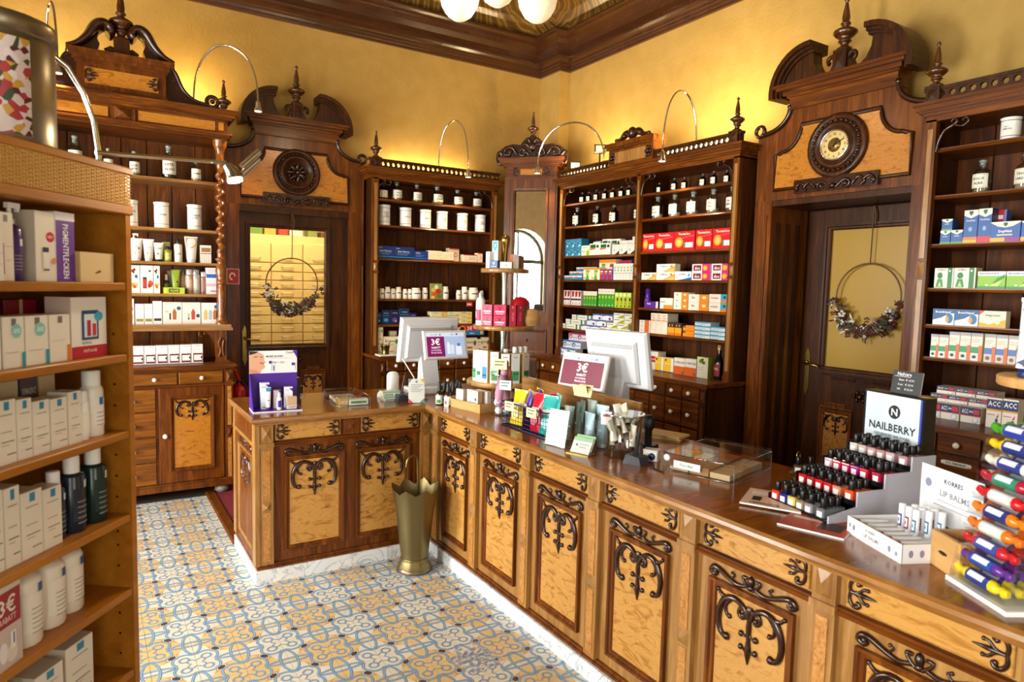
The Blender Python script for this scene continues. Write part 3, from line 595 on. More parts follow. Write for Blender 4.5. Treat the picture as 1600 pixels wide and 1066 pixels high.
# ================================================================ doorcases with broken pediments
def concave(x0, z0, x1, z1, n=8):        # quarter curve from (x0,z0) low-outer to (x1,z1) high-inner, hollow towards the outside
    return [(x0+(x1-x0)*math.sin(t*PI/2/n), z1+(z0-z1)*math.cos(t*PI/2/n)) for t in range(n+1)]
def doorcase(label, loc, rz, clock, deep):
    d = thing('doorcase', label, 'doorcase', loc, rz)
    for s in (-1, 1):
        b = MB().box(*sorted((s*.48, s*.62)), 0, deep, 0, 2.35); b.box(*sorted((s*.51, s*.585)), -.008, 0, .3, 2.25, 1); b.build('jamb', [OAKM, OAKM], d)
        for q in range(3 if deep > .2 else 0): MB().box(*sorted((s*(.475-.0), s*.48)), .05+q*.11, .11+q*.11, .15, 2.2).build('reveal_panel', OAK, d)
    # pediment face
    rh = [(.62,2.35),(.62,2.80)]+concave(.57,2.81,.36,2.955)
    face = rh+[(-x,z) for x,z in rh[::-1]]
    MB().prism(face, 1, .0, .1).build('pediment_face', OAKM, d)
    ph = [(.465,2.42),(.465,2.66),(.43,2.665)]+concave(.41,2.675,.27,2.84)
    pan = ph+[(-x,z) for x,z in ph[::-1]]
    MB().prism(pan, 1, -.006, .01).build('veneer_panel', BURL_WARM, d)
    MB().tube([(x,-.006,z) for x,z in pan], .014, 5, closed=True).build('panel_moulding', OAK, d)
    for s in (-1, 1):
        b = MB(); q = concave(.57,2.82,.365,2.96); b.tube([(s*x,-.01,z) for x,z in q], .018, 6); b.tube([(s*p[0],-.01,p[2]) for p in arcp(.60,2.845,.036,230,-160,12)], taper(13,.018,.012), 6); b.ball((s*.365,-.01,2.97), .022); b.build('side_scroll', CARVE, d)
    # entablature
    b = MB()
    for o, z0, z1 in ((.365,2.95,3.03),(.38,3.03,3.045),(.40,3.045,3.07),(.43,3.07,3.09),(.445,3.09,3.11)): b.box(-o, o, -(o-.345), .1, z0, z1)
    b.build('entablature', OAKMH, d)
    for s in (-1, 1):
        arc = [(.19+.275*math.cos(t*PI/2/10), 3.06+.275*math.sin(t*PI/2/10)) for t in range(11)]
        inn = [(.2,3.27),(.195,3.22),(.165,3.16),(.12,3.125),(.08,3.11)]
        MB().prism([(s*x,z) for x,z in [(.45,3.11)]+arc[2:]+inn], 1, -.03, .07).build('pediment_panel', OAK, d)
        b = MB()                                          # stepped curved cornice
        for r0, r1, yo in ((.225,.245,-.05),(.24,.262,-.075),(.258,.29,-.1)):
            A = [(.19+r0*math.cos(t*PI/2/10-.12), 3.06+r0*math.sin(t*PI/2/10-.12)) for t in range(12)]; B = [(.19+r1*math.cos(t*PI/2/10-.12), 3.06+r1*math.sin(t*PI/2/10-.12)) for t in range(12)]
            for (a0, a1), (b0, b1) in zip(zip(A, A[1:]), zip(B, B[1:])): b.prism([(s*x,z) for x,z in (a0,b0,b1,a1)], 1, yo, .1)
        b.build('pediment_scroll', OAK, d)
    b = MB().box(-.045,.045,-.05,.06,3.11,3.25); pyramid(b,-.03,.03,3.13,3.23,-.05,.012)
    for s in (-1, 1): b.tube([(s*p[0],-.02,p[2]) for p in arcp(.07,3.2,.024,-60,200,10)], .014, 6); b.prism([(s*.045,3.11),(s*.1,3.11),(s*.07,3.14),(s*.045,3.2)], 1, -.03, .05)
    b.build('finial_base', OAK, d); MB().lathe(finial(.33,.074), 16, (0,0,3.25)).build('finial', FIN, d)
    # rosette or clock ring
    def disc(prof, n=28, m=0, sm=True):
        q = MB().lathe(prof, n, (0,0,0), m, sm); q.v = [(x, -z, y) for x, y, z in q.v]; q.f = [f[::-1] for f in q.f]; return q
    zc = 2.655
    r = disc([(.205,0),(.205,.02),(.195,.03),(.17,.03),(.165,.022),(.15,.022),(.143,.04),(.125,.042),(.115,.03),(.1,.025),(.09,.02),(.0005,.02)]); ring = r.build('ring', OAK, d, (0,-.006,zc))
    b = MB()
    for a in range(28): t = a*2*PI/28; b.ball((.158*math.cos(t), -.03, .158*math.sin(t)), .012, 5)
    b.build('beading', CARVE, ring)
    if not clock:
        b = MB()
        for a in range(8):
            t = a*PI/4; b.tube([(.015*math.cos(t),-.03,.015*math.sin(t)),(.05*math.cos(t+.12),-.045,.05*math.sin(t+.12)),(.09*math.cos(t),-.03,.09*math.sin(t))], [.01,.02,.008], 6); b.ball((.075*math.cos(t+PI/8),-.03,.075*math.sin(t+PI/8)), .014)
        b.ball((0,-.045,0), .024, 8); b.build('rosette', CARVE, ring)
    # carved plaque
    b = MB().box(-.29,.29,-.03,0,2.375,2.465)
    for s in (-1, 1):
        for ps in (((.02,2.39),(.07,2.43),(.11,2.42),(.1,2.385),(.07,2.4)), ((.13,2.4),(.17,2.44),(.21,2.41),(.19,2.39)), ((.2,2.42),(.24,2.44),(.27,2.41),(.255,2.395))): b.tube([(s*p.x,-.032,p.z) for p in bez(ps, 10)], .011, 5)
        b.ball((s*.085,-.035,2.405), .017); b.ball((s*.262,-.035,2.41), .015); b.ball((s*.15,-.034,2.425), .012)
    b.ball((0,-.036,2.4), .02); b.build('carved_plaque', CARVE, d)
    return d
d1 = doorcase('dark oak doorcase with carved rosette and broken pediment over the glazed door', (1.585, 6.16, 0), 0, False, .14)
d2 = doorcase('dark oak doorcase with broken pediment around the round wall clock', (4.11, 2.645, 0), -PI/2, True, .42)
MB().box(.6, .612, -.006, 0, 1.68, 1.86).build('latch_plate', BRASS, d1); MB().box(-.56, -.548, -.014, -.008, 1.68, 1.86).build('latch_plate', BRASS, d2); MB().box(-.619, .619, .004, .1, 2.29, 2.348).build('lintel', OAK, d1); MB().box(-.619, .619, .004, .42, 2.31, 2.348).build('lintel', OAK, d2)
# clock
ck = thing('wall_clock', 'round wall clock with cream dial set in the carved door pediment', 'clock', (4.11, 2.645, 2.655), -PI/2)
def disc2(prof, n=32): q = MB().lathe(prof, n); q.v = [(x, -z, y) for x, y, z in q.v]; q.f = [f[::-1] for f in q.f]; return q
disc2([(.099,.02),(.099,.05),(.093,.054),(.088,.05),(.088,.042)]).build('bezel', mat('#d9d2c4', .2, 1), ck)
dl = disc2([(.09,.03),(.09,.044),(.0005,.044)]).build('dial', mat('#e9c987', .4), ck)
for h in range(12):
    vs, fs, w = text(str(h or 12), True); a = PI/2-h*PI/6; s = .017
    MB().add([(.07*math.cos(a)+x*s, -.0446, .07*math.sin(a)+y*s) for x,y in vs], fs).build('numeral', BLACK, dl)
disc2([(.045,.044),(.045,.0452),(.0005,.0452)]).build('centre_disc', mat('#8a6a30', .35, .6), dl)
for L, a, w in ((.05, 62, .0045), (.075, 27, .0035)):
    a = math.radians(a); q = MB(); c, s = math.cos(a), math.sin(a)
    q.add([(-s*w-c*.012,-.047,c*w-s*.012),(s*w-c*.012,-.047,-c*w-s*.012),(L*.8*c+s*w,-.047,L*.8*s-c*w),(L*c,-.047,L*s),(L*.8*c-s*w,-.047,L*.8*s+c*w)], [(0,1,2,3,4)]); q.build('hand', BLACK, ck)
for s in (-1, 1): MB().ball((s*.026,-.046,-.018), .005).build('winding_hole', BLACK, dl)
# ---- door leaves
def leaf(name, loc, rz, W, g, glassm, n):
    d = struct(link('door_%d' % n, None, None, loc, (0,0,rz)))
    u0, u1, z0, z1 = g; b = MB()
    b.box(0, u0, 0, .045, 0, 2.3); b.box(u1, W, 0, .045, 0, 2.3); b.box(u0, u1, 0, .045, z1, 2.3); b.box(u0, u1, 0, .045, .9, z0); b.box(u0, u1, .02, .045, .25, .9); b.box(u0, u1, 0, .045, 0, .25); b.box(W/2-.05, W/2+.05, 0, .045, .25, .9)
    frame_mould(b, u0-.035, u1+.035, z0-.035, z1+.035, 0, .04, .018); b.build('door_frame', OAK, d)
    MB().box(u0, u1, .02, .026, z0, z1).build('glass_pane', glassm, d)
    for x0, x1 in ((u0+.0, W/2-.05), (W/2+.05, u1-.0)):
        b = MB(); frame_mould(b, x0, x1, .27, .88, 0, .03, .016); b.box(x0-.0, x1, -.006, .004, .885, .9); b.box(x0+.05, x1-.05, -.012, 0, .9, .93)
        for t in range(7): b.ball((x0+.075+(x1-x0-.15)*t/6, -.014, .915), .006)
        b.build('lower_frame', OAKM, d); MB().box(x0+.02, x1-.02, .004, .02, .29, .86).build('lower_panel', BURLR, d)
        panel_carving((x1-x0)*.82).build('carving', CARVE, d, ((x0+x1)/2, .002, .84))
    b = MB(); b.box(u0, u1, -.008, 0, z0-.06, z0-.045)
    for x in (u0+.16, u1-.16):
        b.box(x-.09, x+.09, -.014, 0, z0-.085, z0-.05)
        for t in range(7): b.ball((x-.06+.02*t, -.015, z0-.068), .006)
    for a in range(6): b.ball((W/2+.045*math.cos(a*PI/3), -.006, 1.0+.03*math.sin(a*PI/3)), .016)
    b.ball((W/2,-.01,1.0), .02); b.build('rail_ornament', CARVE, d)
    b = MB().box(.03,.065,-.006,0,1.0,1.26); b.prism([(.025,1.24),(.07,1.24),(.06,1.28),(.0475,1.31),(.035,1.28)], 1, -.008, 0); b.prism([(.025,1.02),(.07,1.02),(.0475,.95)], 1, -.008, 0); b.ball((.0475,-.01,1.2), .014); h = b.build('handle_plate', BRASS, d)
    MB().tube([(.0475,-.005,1.19),(.0475,-.05,1.19),(.06,-.055,1.19),(.15,-.055,1.185),(.16,-.05,1.18)], .009, 8).build('lever', BRASS, h)
    return d
leaf('door', (1.10, 6.195, 0), 0, .96, (.095, .755, 1.135, 2.165), PANEG, 1)
def mustard():
    m, nt, b, N, L = nodes('mustard_frosted_glass'); b.inputs['Base Color'].default_value = lin('#a8822a'); b.inputs['Roughness'].default_value = .35; b.inputs['Coat Weight'].default_value = .3; b.inputs['Emission Color'].default_value = lin('#b08a30'); b.inputs['Emission Strength'].default_value = .0; return m
leaf('door', (4.50, 3.08, 0), -PI/2, .93, (.17, .735, 1.18, 2.16), mustard(), 2)
struct(wallbox('wall_6', [(4.56, 4.6, 2.0, 3.2, 0, 2.5)], OAK))
# ---- wreaths
def wreath(label, loc, rz, R, seed):
    w = thing('dried_wreath', label, 'wreath', loc, rz); rd = random.Random(seed)
    MB().tube([(R*math.cos(t*2*PI/36), 0, R*math.sin(t*2*PI/36)) for t in range(36)], .0055, 6, closed=True).build('ring', mat('#6b4520', .4, .3), w)
    b = MB().tube([(0,.006,R),(.003,.004,R+.2),(0,.01,R+.385)], .004, 5); b.tube([(.018,.004,R+.26),(.02,.002,R+.33),(.006,.008,R+.385)], .006, 4); b.build('hanging_ribbon', mat('#5a3f22', .7), w)
    ms = [mat(c, .8) for c in ('#3c2418','#5a2418','#8d8a86','#4a4636','#d8d2c2','#6e5636')]; b = MB()
    for k in range(260):
        a = math.radians(rd.gauss(268, 40)); a = max(math.radians(186), min(math.radians(352), a)); r = R+rd.gauss(0, .022)+.012*math.cos(a*3)
        c = (r*math.cos(a), rd.uniform(-.035, .0), r*math.sin(a)-.006); m = rd.choice([0,0,1,1,2,3,3,4,5]); s = rd.uniform(.012, .03)
        if rd.random() < .45:
            for q in range(5): t = q*1.256+rd.random(); b.ball((c[0]+s*.6*math.cos(t), c[1]-.004, c[2]+s*.6*math.sin(t)), s*.5, 5, m, .7)
        else:
            t = rd.random()*6.28; L = s*2.2; dx, dz = math.cos(t)*L, math.sin(t)*L; b.tube([c, (c[0]+dx*.5, c[1]-.01, c[2]+dz*.5), (c[0]+dx, c[1]-.004, c[2]+dz)], [.003, s*.35, .001], 4, m)
    stuff(b.build('dried_flowers', ms, w))
wreath('wire hoop wreath of dried flowers hanging before the clear glazed door', (1.54, 6.135, 1.68), 0, .225, 3)
wreath('wire hoop wreath of dried flowers on the mustard glass door', (4.475, 2.60, 1.69), -PI/2, .225, 5)
# ================================================================ tall cabinet at the left
FL = Fr(-.49, 5.64, 0)
lc = thing('apothecary_cabinet', 'tall oak cabinet with twisted columns and scrolled top, left of the glazed door', 'cabinet', (-.49, 5.64, 0))
W, cx = 1.47, .735
b = MB().box(.02, W-.02, .05, .58, .08, 1.0); b.box(.0, W, .03, .58, .0665, .11); b.box(.01, W-.01, .04, .58, .11, .125); b.build('carcass', OAKM, lc)
for x in (.08, W-.1): MB().lathe([(.03,0),(.055,.02),(.055,.045),(.03,.066)], 12, (x,.09,0)).build('foot', mat('#7d776e', .4), lc)
b = MB()
for o, z0, z1 in ((.03,.995,1.005),(.012,1.005,1.018),(-.005,1.018,1.034),(.0,1.034,1.04)): b.box(o, W-o+(.0), o, .58, z0, z1)
b.build('worktop', OAKMH, lc)
for i in range(2): drawer(lc, .735+i*.325+.005, .735+(i+1)*.325-.005, .89, .985, .05, 1, OAKG)
for i in range(2): drawer(lc, .08+i*.325+.005, .08+(i+1)*.325-.005, .89, .985, .05, 1)
for i, (z0, z1) in enumerate(((.13,.295),(.305,.49),(.5,.685),(.695,.865))): drawer(lc, .60, .905, z0, z1, .05, 1, OAKG)
dd = MB(); dd.cbox(.925, 1.385, .04, .06, .13, .87); frame_mould(dd, 1.0, 1.31, .22, .80, .04, .03, .016); dr = dd.build('door', OAKM, lc)
MB().box(1.028, 1.282, .036, .04, .248, .772).build('panel', BURL_WARM, dr); panel_carving(.25, .85).build('carving', CARVE, dr, (1.155, .036, .765)); MB().ball((.965,.025,.50), .02, 10).build('knob', PORC, dr)
for x in (.02, W-.075):
    b = MB().box(x, x+.055, .03, .06, .11, 1.0); b.box(x+.014, x+.042, .026, .03, .13, .45, 1); b.box(x+.014, x+.042, .026, .03, .55, .86, 1); pyramid(b, x+.012, x+.044, .465, .535, .03, .02); pyramid(b, x+.01, x+.045, .9, .98, .03, .018); b.box(x-.004, x+.06, .022, .06, .875, .89); b.build('corner_post', [OAKM, BURLR], lc)
MB().box(.02, W-.02, .035, .05, .872, .886).build('mid_moulding', OAKMH, lc)
# upper part
zt = 2.79
for i in range(8):
    x = .03+i*(W-.06)/8; link('back_board', MB().cbox(.0025, (W-.06)/8-.0025, 0, .015, 1.04, zt, .004).mesh('back_board', [OAKM]), lc, (x, .555, 0))
for z in (2.463, 2.085, 1.827, 1.581): MB().prism([(.2,z-.006),(.194,z-.016),(.2,z-.022),(.555,z-.022),(.555,z),(.2,z)], 0, .06, W-.06).build('shelf', OAKLH, lc)
b = MB().box(.015, W-.015, .1, .56, 1.32, 1.345); b.box(.005, W-.005, .09, .56, 1.3, 1.32); b.build('shelf', OAKLH, lc)
for x in (.05, W-.07): MB().box(x, x+.02, .19, .555, 1.345, zt).build('side_panel', OAKM, lc); 
for x in (.03, W-.05): MB().box(x, x+.02, .15, .555, 1.04, 1.3).build('side_panel', OAK, lc)
for x, s in ((.08, 1), (W-.08, -1)):
    b = MB().box(x-.045, x+.045, .1, .19, 1.04, 1.06); b.prism([(x+s*.045,1.06),(x-s*.03,1.06),(x-s*.03,1.3),(x+s*.16,1.3),(x+s*.1,1.27),(x+s*.055,1.2)] , 1, .11, .16)
    for ps in (((.05,1.09),(.02,1.14),(.05,1.19),(.02,1.24)), ((-.01,1.1),(.0,1.16),(-.015,1.22))): b.tube([(x+s*p.x*.6,.108,p.z) for p in bez(ps, 10)], .012, 5)
    b.tube([(x+s*p[0],.11,p[2]) for p in arcp(.15,1.275,.02,-90,200,10)], .008, 5); b.build('bracket', OAKM, lc)
    # twisted column
    c = MB(); y = .15; z0 = 1.345
    c.lathe([(.045,0),(.045,.02),(.03,.03),(.036,.045),(.028,.06),(.03,.11),(.034,.2),(.03,.3),(.026,.31),(.038,.325),(.038,.34),(.03,.35),(.036,.38),(.044,.42),(.04,.45),(.028,.48),(.03,.5),(.04,.51),(.04,.52),(.026,.53)], 14, (x, y, z0))
    n, vs, fs = 14, [], []; za, zb_ = z0+.53, 2.62
    st = 90
    for k in range(st+1):
        z = za+(zb_-za)*k/st; a = 2*PI*(z-za)/.085; f = min(1, 6*k/st, 6*(st-k)/st)
        for j in range(n): t = 2*PI*j/n; vs.append((x+.011*f*math.cos(a)+.027*math.cos(t), y+.011*f*math.sin(a)+.027*math.sin(t), z))
    for k in range(st):
        for j in range(n): fs.append((k*n+j, k*n+(j+1)%n, (k+1)*n+(j+1)%n, (k+1)*n+j))
    c.add(vs, fs, 0, True)
    c.lathe([(.034,0),(.034,.015),(.028,.03),(.032,.08),(.045,.11),(.05,.12),(.05,.14),(.055,.15),(.055,.165)], 12, (x, y, 2.62)); c.build('twisted_column', TURN, lc)
b = MB()
for o, z0, z1 in ((.03,2.785,2.80),(.015,2.80,2.815),(.0,2.815,2.83),(.03,2.83,2.93),(.0,2.93,2.945),(-.02,2.945,2.965),(-.035,2.965,2.985),(-.045,2.985,3.0)): b.box(o-.0, W-o, .07+o, .56, z0, z1)
b.build('cornice', OAKMH, lc)
for x0, x1 in ((.12,.64),(.83,1.35)): MB().box(x0, x1, .094, .1, 2.845, 2.915).build('frieze_panel', BURL_WARM, lc)
b = MB(); b.box(.66,.81,.09,.1,2.835,2.925); pyramid(b,.68,.79,2.84,2.92,.09,.03); b.build('frieze_block', OAKM, lc)
for x in (.05, W-.11): b = MB().box(x,x+.06,.085,.1,2.835,2.925); b.box(x+.012,x+.048,.082,.09,2.85,2.91,1); b.build('frieze_block', [OAKM, BURL_WARM], lc)
# pediment box with scrolls
p0, p1 = cx-.28, cx+.28
b = MB().box(p0, p1, .1, .3, 3.0, 3.2); b.box(p0-.012, p1+.012, .088, .3, 3.0, 3.03)
for o, z0, z1 in ((.01,3.2,3.22),(.025,3.22,3.245),(.045,3.245,3.265),(.055,3.265,3.285)): b.box(p0-o, p1+o, .1-o, .3, z0, z1)
b.build('pediment', OAKM, lc); pp = MB().box(p0+.05, p1-.05, .094, .1, 3.06, 3.17).build('pediment_panel', BURL_WARM, lc)
for x, k in ((p0+.055,'dl'),(p1-.055,'dr')): link('drawer_ornament', CV[k], pp, (x, .09, 3.115))
for s in (-1, 1):
    sp = [(.335,3.29),(.27,3.32),(.205,3.385),(.16,3.46),(.115,3.49),(.075,3.475),(.065,3.44),(.085,3.42)]
    b = MB(); q = bez([(cx+s*x, z) for x, z in sp], 18)
    for yo, rr in ((.08,.02),(.11,.026),(.15,.026),(.19,.026)): b.tube([(p.x, yo, p.z) for p in q], taper(len(q), rr*.8, rr*1.6, rr*1.0), 6)
    b.prism([(cx+s*x, z) for x, z in ((.33,3.285),(.27,3.315),(.2,3.38),(.15,3.45),(.14,3.42),(.15,3.38),(.135,3.345),(.15,3.3),(.17,3.285))], 1, .11, .2); b.build('swan_neck_scroll', CARVE, lc)
    b = MB(); b.prism([(cx+s*x, z) for x, z in [(.28,3.0),(.66,3.0),(.66,3.035),(.6,3.03)]+[(.56-.22*math.sin(t*PI/2/8), 3.27-.235*math.cos(t*PI/2/8)) for t in range(9)]+[(.3,3.28),(.28,3.26)]], 1, .12, .16)
    b.tube([(cx+s*p.x,.13,p.z) for p in bez([(.31,3.27),(.35,3.23),(.4,3.12),(.48,3.055),(.58,3.04)], 14)], .014, 6); b.tube([(cx+s*p[0],.13,p[2]) for p in arcp(.6,3.065,.04,200,-120,12)], .016, 6); b.ball((cx+s*.6,.12,3.065), .02); b.ball((cx+s*.32,.13,3.27), .025); b.build('side_scroll', CARVE, lc)
    MB().lathe(finial(.25,.056), 14, (cx+s*.685,.14,3.0)).build('corner_finial', FIN, lc)
b = MB().box(cx-.05, cx+.05, .09, .2, 3.285, 3.4); b.tube([(cx-.1,.14,3.31),(cx-.07,.13,3.33),(cx,.12,3.3),(cx+.07,.13,3.33),(cx+.1,.14,3.31)], .02, 6); b.build('finial_base', OAK, lc); MB().lathe(finial(.38,.082), 16, (cx,.145,3.4)).build('finial', FIN, lc)
# ================================================================ goods: shared builders
ORD = ['first','second','third','fourth','fifth','sixth','seventh','eighth','ninth','tenth','eleventh','twelfth']
NUM = ['zero','one','two','three','four','five','six','seven','eight','nine','ten','eleven','twelve']
CM = {}
def ops_to(b, ops, mats, P, W, H, y0, em=0):
    """flat print: P maps (x, z) to a point on the face; W, H its size; ops in fractions of it"""
    def mi(c):
        m = mat(c, .4, emit=em)
        if m not in mats: mats.append(m)
        return mats.index(m)
    for k, o in enumerate(ops):
        y = y0-.00035*(k+1)
        if o[0] == 'r': ps = [(o[1],o[2]),(o[3],o[2]),(o[3],o[4]),(o[1],o[4])]; b.add([P(x*W,z*H,y) for x,z in ps], [(0,1,2,3)], mi(o[5]))
        elif o[0] == 'p': b.add([P(x*W,z*H,y) for x,z in o[1]], [tuple(range(len(o[1])))], mi(o[2]))
        elif o[0] == 'e': b.add([P((o[1]+o[3]*math.cos(t*PI/7))*W, (o[2]+o[4]*math.sin(t*PI/7))*H, y) for t in range(14)], [tuple(range(14))], mi(o[5]))
        elif o[0] == 't':
            vs, fs, w = text(o[1], len(o) > 6); s = o[4]*H; mx = (o[7] if len(o) > 7 else .92)*W; sx = min(s, mx/w)
            b.add([P(o[2]*W+x*sx, o[3]*H+z*s, y) for x,z in vs], fs, mi(o[5]))
        elif o[0] == 'v':                                 # text running upwards
            vs, fs, w = text(o[1], True); s = o[4]*W; sz = min(s, .78*H/w)
            b.add([P(o[2]*W+z*s, o[3]*H-x*sz, y) for x,z in vs], fs, mi(o[5]))
K = {}                                                    # kind: (front, sides, print)
def carton_mesh(kind, w, h, d):
    k = (kind, round(w,3), round(h,3), round(d,3))
    if k not in CM:
        f, s, ops = K[kind]; mats = [mat(f, .4), mat(s, .4)]; b = MB()
        b.cbox(-w/2, w/2, 0, d, 0, h, .0012, 1); b.add([(-w/2+.001,-.0001,.001),(w/2-.001,-.0001,.001),(w/2-.001,-.0001,h-.001),(-w/2+.001,-.0001,h-.001)], [(0,1,2,3)], 0)
        ops_to(b, ops, mats, lambda x, z, y: (x-w/2, y, z), w, h, -.0002); CM[k] = b.mesh(kind, mats)
    return CM[k]
def carton(kind, fr, u, v, z, w, h, d, label, cat='carton', group=None, yaw=0, name='carton'):
    o = link(name, carton_mesh(kind, w-.001, h, d), None, fr.w(u+w/2, v, z), (0,0,fr.a+math.radians(yaw))); return tag(o, label, cat, group)
def run(kind, fr, v, z, items, d, phrase, place, name='carton', cat='carton', group=None, layer=None):
    """a run of alike cartons; items = (u, w, h); labels count them from the left"""
    n = len(items)
    for i, (u, w, h) in enumerate(items):
        lb = ((ORD[i]+' ') if n > 1 else '')+phrase+(' from left' if n > 1 else '')+((', '+layer) if layer else '')+', '+place
        carton(kind, fr, u, v, z, w, h, d, lb, cat, group or (phrase+'s, '+place), 0, name)
def patch(b, r, z0, z1, a0, a1, m, n=6, c=(0,0)):
    vs = []
    for z in (z0, z1):
        for i in range(n+1): a = a0+(a1-a0)*i/n; vs.append((c[0]+r*math.sin(a), c[1]-r*math.cos(a), z))
    b.add(vs, [(i, i+1, n+2+i, n+1+i) for i in range(n)], m, True)
def wrap(b, st, r, zc, hh, m, amax=1.6, bold=True, a0=0):
    vs, fs, w = text(st, bold); s = min(hh, amax*r/w)
    b.add([(r*math.sin(a0+x*s/r), -r*math.cos(a0+x*s/r), zc+y*hh) for x, y in vs], fs, m)
def assemble(name, label, cat, fr, u, v, z, parts, group=None, yaw=0):
    t = thing(name, label, cat, fr.w(u, v, z), fr.a+math.radians(yaw), group)
    for pn, me in parts: link(pn, me, t)
    return t
LBL = mat('#e9e4d4', .5); INK = mat('#1a1614', .5); GOLD = mat('#a07c34', .3, .6)
def c_(key, fn):
    if key not in CM: CM[key] = fn()
    return CM[key]
# -- glass apothecary bottle with flat stopper
def apo(r, h, col, liq, txt):
    k = ('apo', round(r,3), round(h,3), col, liq, txt)
    def mk():
        hb = h*.7
        body = MB().lathe([(r*.96,0),(r,.004),(r,hb*.82),(r*.85,hb*.95),(r*.52,hb*1.03),(r*.44,hb*1.08),(r*.44,hb*1.16),(r*.58,hb*1.19),(r*.58,hb*1.22)], 16).mesh('body', [{'c': JARG, 'a': AMBER}.get(col, JARG)])
        st = MB().lathe([(r*.38,hb*1.14),(r*.38,hb*1.24),(r*.3,hb*1.27),(r*.34,h*.9),(r*.46,h*.94),(r*.46,h*.97),(r*.36,h*.99),(.001,h)], 12).mesh('stopper', [mat('#7f857e', .1, 0, .5) if col == 'c' else mat('#5e6260', .15, 0, .5)])
        b = MB(); patch(b, r+.0006, hb*.2, hb*.8, -1.05, 1.05, 0, 8); patch(b, r+.001, hb*.24, hb*.76, -.98, .98, 1, 8); patch(b, r+.0014, hb*.25, hb*.75, -.96, .96, 0, 8)
        ls = txt.split('|')
        for i, t in enumerate(ls): wrap(b, t, r+.002, hb*(.5+.12*((len(ls)-1)/2-i)*1.6), hb*.11, 2, 1.4)
        ps = [('body', body), ('stopper', st), ('label', b.mesh('label', [LBL, GOLD, INK]))]
        if liq:
            f = .8 if col != 'c' or liq < '#3' else .3
            ps.append(('contents', MB().lathe([(r*.88,.004),(r*.92,.01),(r*.92,hb*f),(.001,hb*f+.002)], 12).mesh('contents', [mat(liq, .5 if col == 'c' else .15)])))
        return ps
    return c_(k, mk)
# -- white porcelain jar
def pjar(r, h, txt):
    def mk():
        body = MB().lathe([(r*.97,0),(r,.004),(r,h*.03),(r*.965,h*.06),(r*.965,h*.9),(r*1.02,h*.93),(r*1.06,h*.97),(r*1.04,h*.985),(r*.9,h)], 20).mesh('body', [PORC])
        bd = lambda z: MB().lathe([(r*.967,z-.0015),(r*.972,z),(r*.967,z+.0015)], 20).mesh('band', [INK])
        l = MB(); ls = txt.split('|')
        for i, t in enumerate(ls): wrap(l, t, r*.969, h*(.52+.1*((len(ls)-1)/2-i)), h*.075, 0, 1.35)
        lid = MB().lathe([(r*.9,h*.985),(r*.9,h*.995),(r*.5,h*1.01),(.001,h*1.012)], 20).mesh('lid', [PORC])
        return [('body', body), ('band', bd(h*.16)), ('band', bd(h*.84)), ('lettering', l.mesh('lettering', [INK])), ('lid', lid)]
    return c_(('pj', r, h, txt), mk)
# -- straight bottle with cap; optional label colour and word
def bott(r, h, bodym, capm, capf=.2, capr=.7, lab=None, txt=None, sh=.1, sx=1, band=None):
    def mk():
        hb = h*(1-capf)
        ps = [('body', MB().lathe([(r*.94,0),(r,.004),(r,hb*(1-sh)),(r*.9,hb*(1-sh*.4)),(r*capr*.9,hb)], 14, (0,0,0), 0, True, 1, sx).mesh('body', [bodym])),
              ('cap', MB().lathe([(r*capr,hb*.99),(r*capr,h*.985),(r*capr*.9,h),(.001,h)], 12).mesh('cap', [capm]))]
        if lab:
            b = MB(); patch(b, r+.0008, hb*.2, hb*.75, -.8, .8, 0)
            if band: patch(b, r+.0011, hb*.55, hb*.66, -.7, .7, 2)
            if txt: wrap(b, txt, r+.0014, hb*.45, hb*.09, 1, 1.2)
            if sx != 1: b.v = [(x, y*sx-.0004, z) for x, y, z in b.v]
            ps.append(('label', b.mesh('label', [mat(lab, .4), INK, mat(band or '#2a2a50', .4)])))
        return ps
    return c_(('bt', r, h, bodym.name, capm.name, capf, capr, lab, txt, sh, sx, band), mk)
# -- squeeze tube standing on its cap
def sqtube(w, h, col, capc, ops=()):
    def mk():
        n, R, d = 16, 9, w*.38; b = MB(); vs = []; fs = []; z0 = h*.12
        for k in range(R+1):
            t = k/R; z = z0+(h-z0)*t; a = w/2*(.72+.28*t); c = d*(1-t)**.75*.9+.001
            for j in range(n): q = 2*PI*j/n; vs.append((a*math.cos(q), c*math.sin(q)*1.0, z))
        for k in range(R):
            for j in range(n): fs.append((k*n+j, k*n+(j+1)%n, (k+1)*n+(j+1)%n, (k+1)*n+j))
        b.add(vs, fs, 0, True); b.box(-w/2, w/2, -.0015, .0015, h*.95, h)
        mats = []; p = MB()
        def P(x, z, y):
            t = max(0, min(1, (z-z0)/(h-z0))); a = w/2*(.72+.28*t); c = d*(1-t)**.75*.9+.001; f = max(-1, min(1, (x-w/2)/(w/2)))
            return (a*f*.93, -c*math.sqrt(max(0, 1-(f*.93)**2))-.0015+y, z)
        ps = [('body', b.mesh('body', [mat(col, .35)])), ('cap', MB().lathe([(w*.3,0),(w*.33,.003),(w*.33,z0),(.001,z0)], 12, (0,0,0), 0, True, 1, .8).mesh('cap', [mat(capc, .35)]))]
        if ops:
            ops_to(p, ops, mats, P, w, h, 0); ps.append(('print', p.mesh('print', mats)))
        return ps
    return c_(('tb', w, h, col, capc, str(ops)), mk)
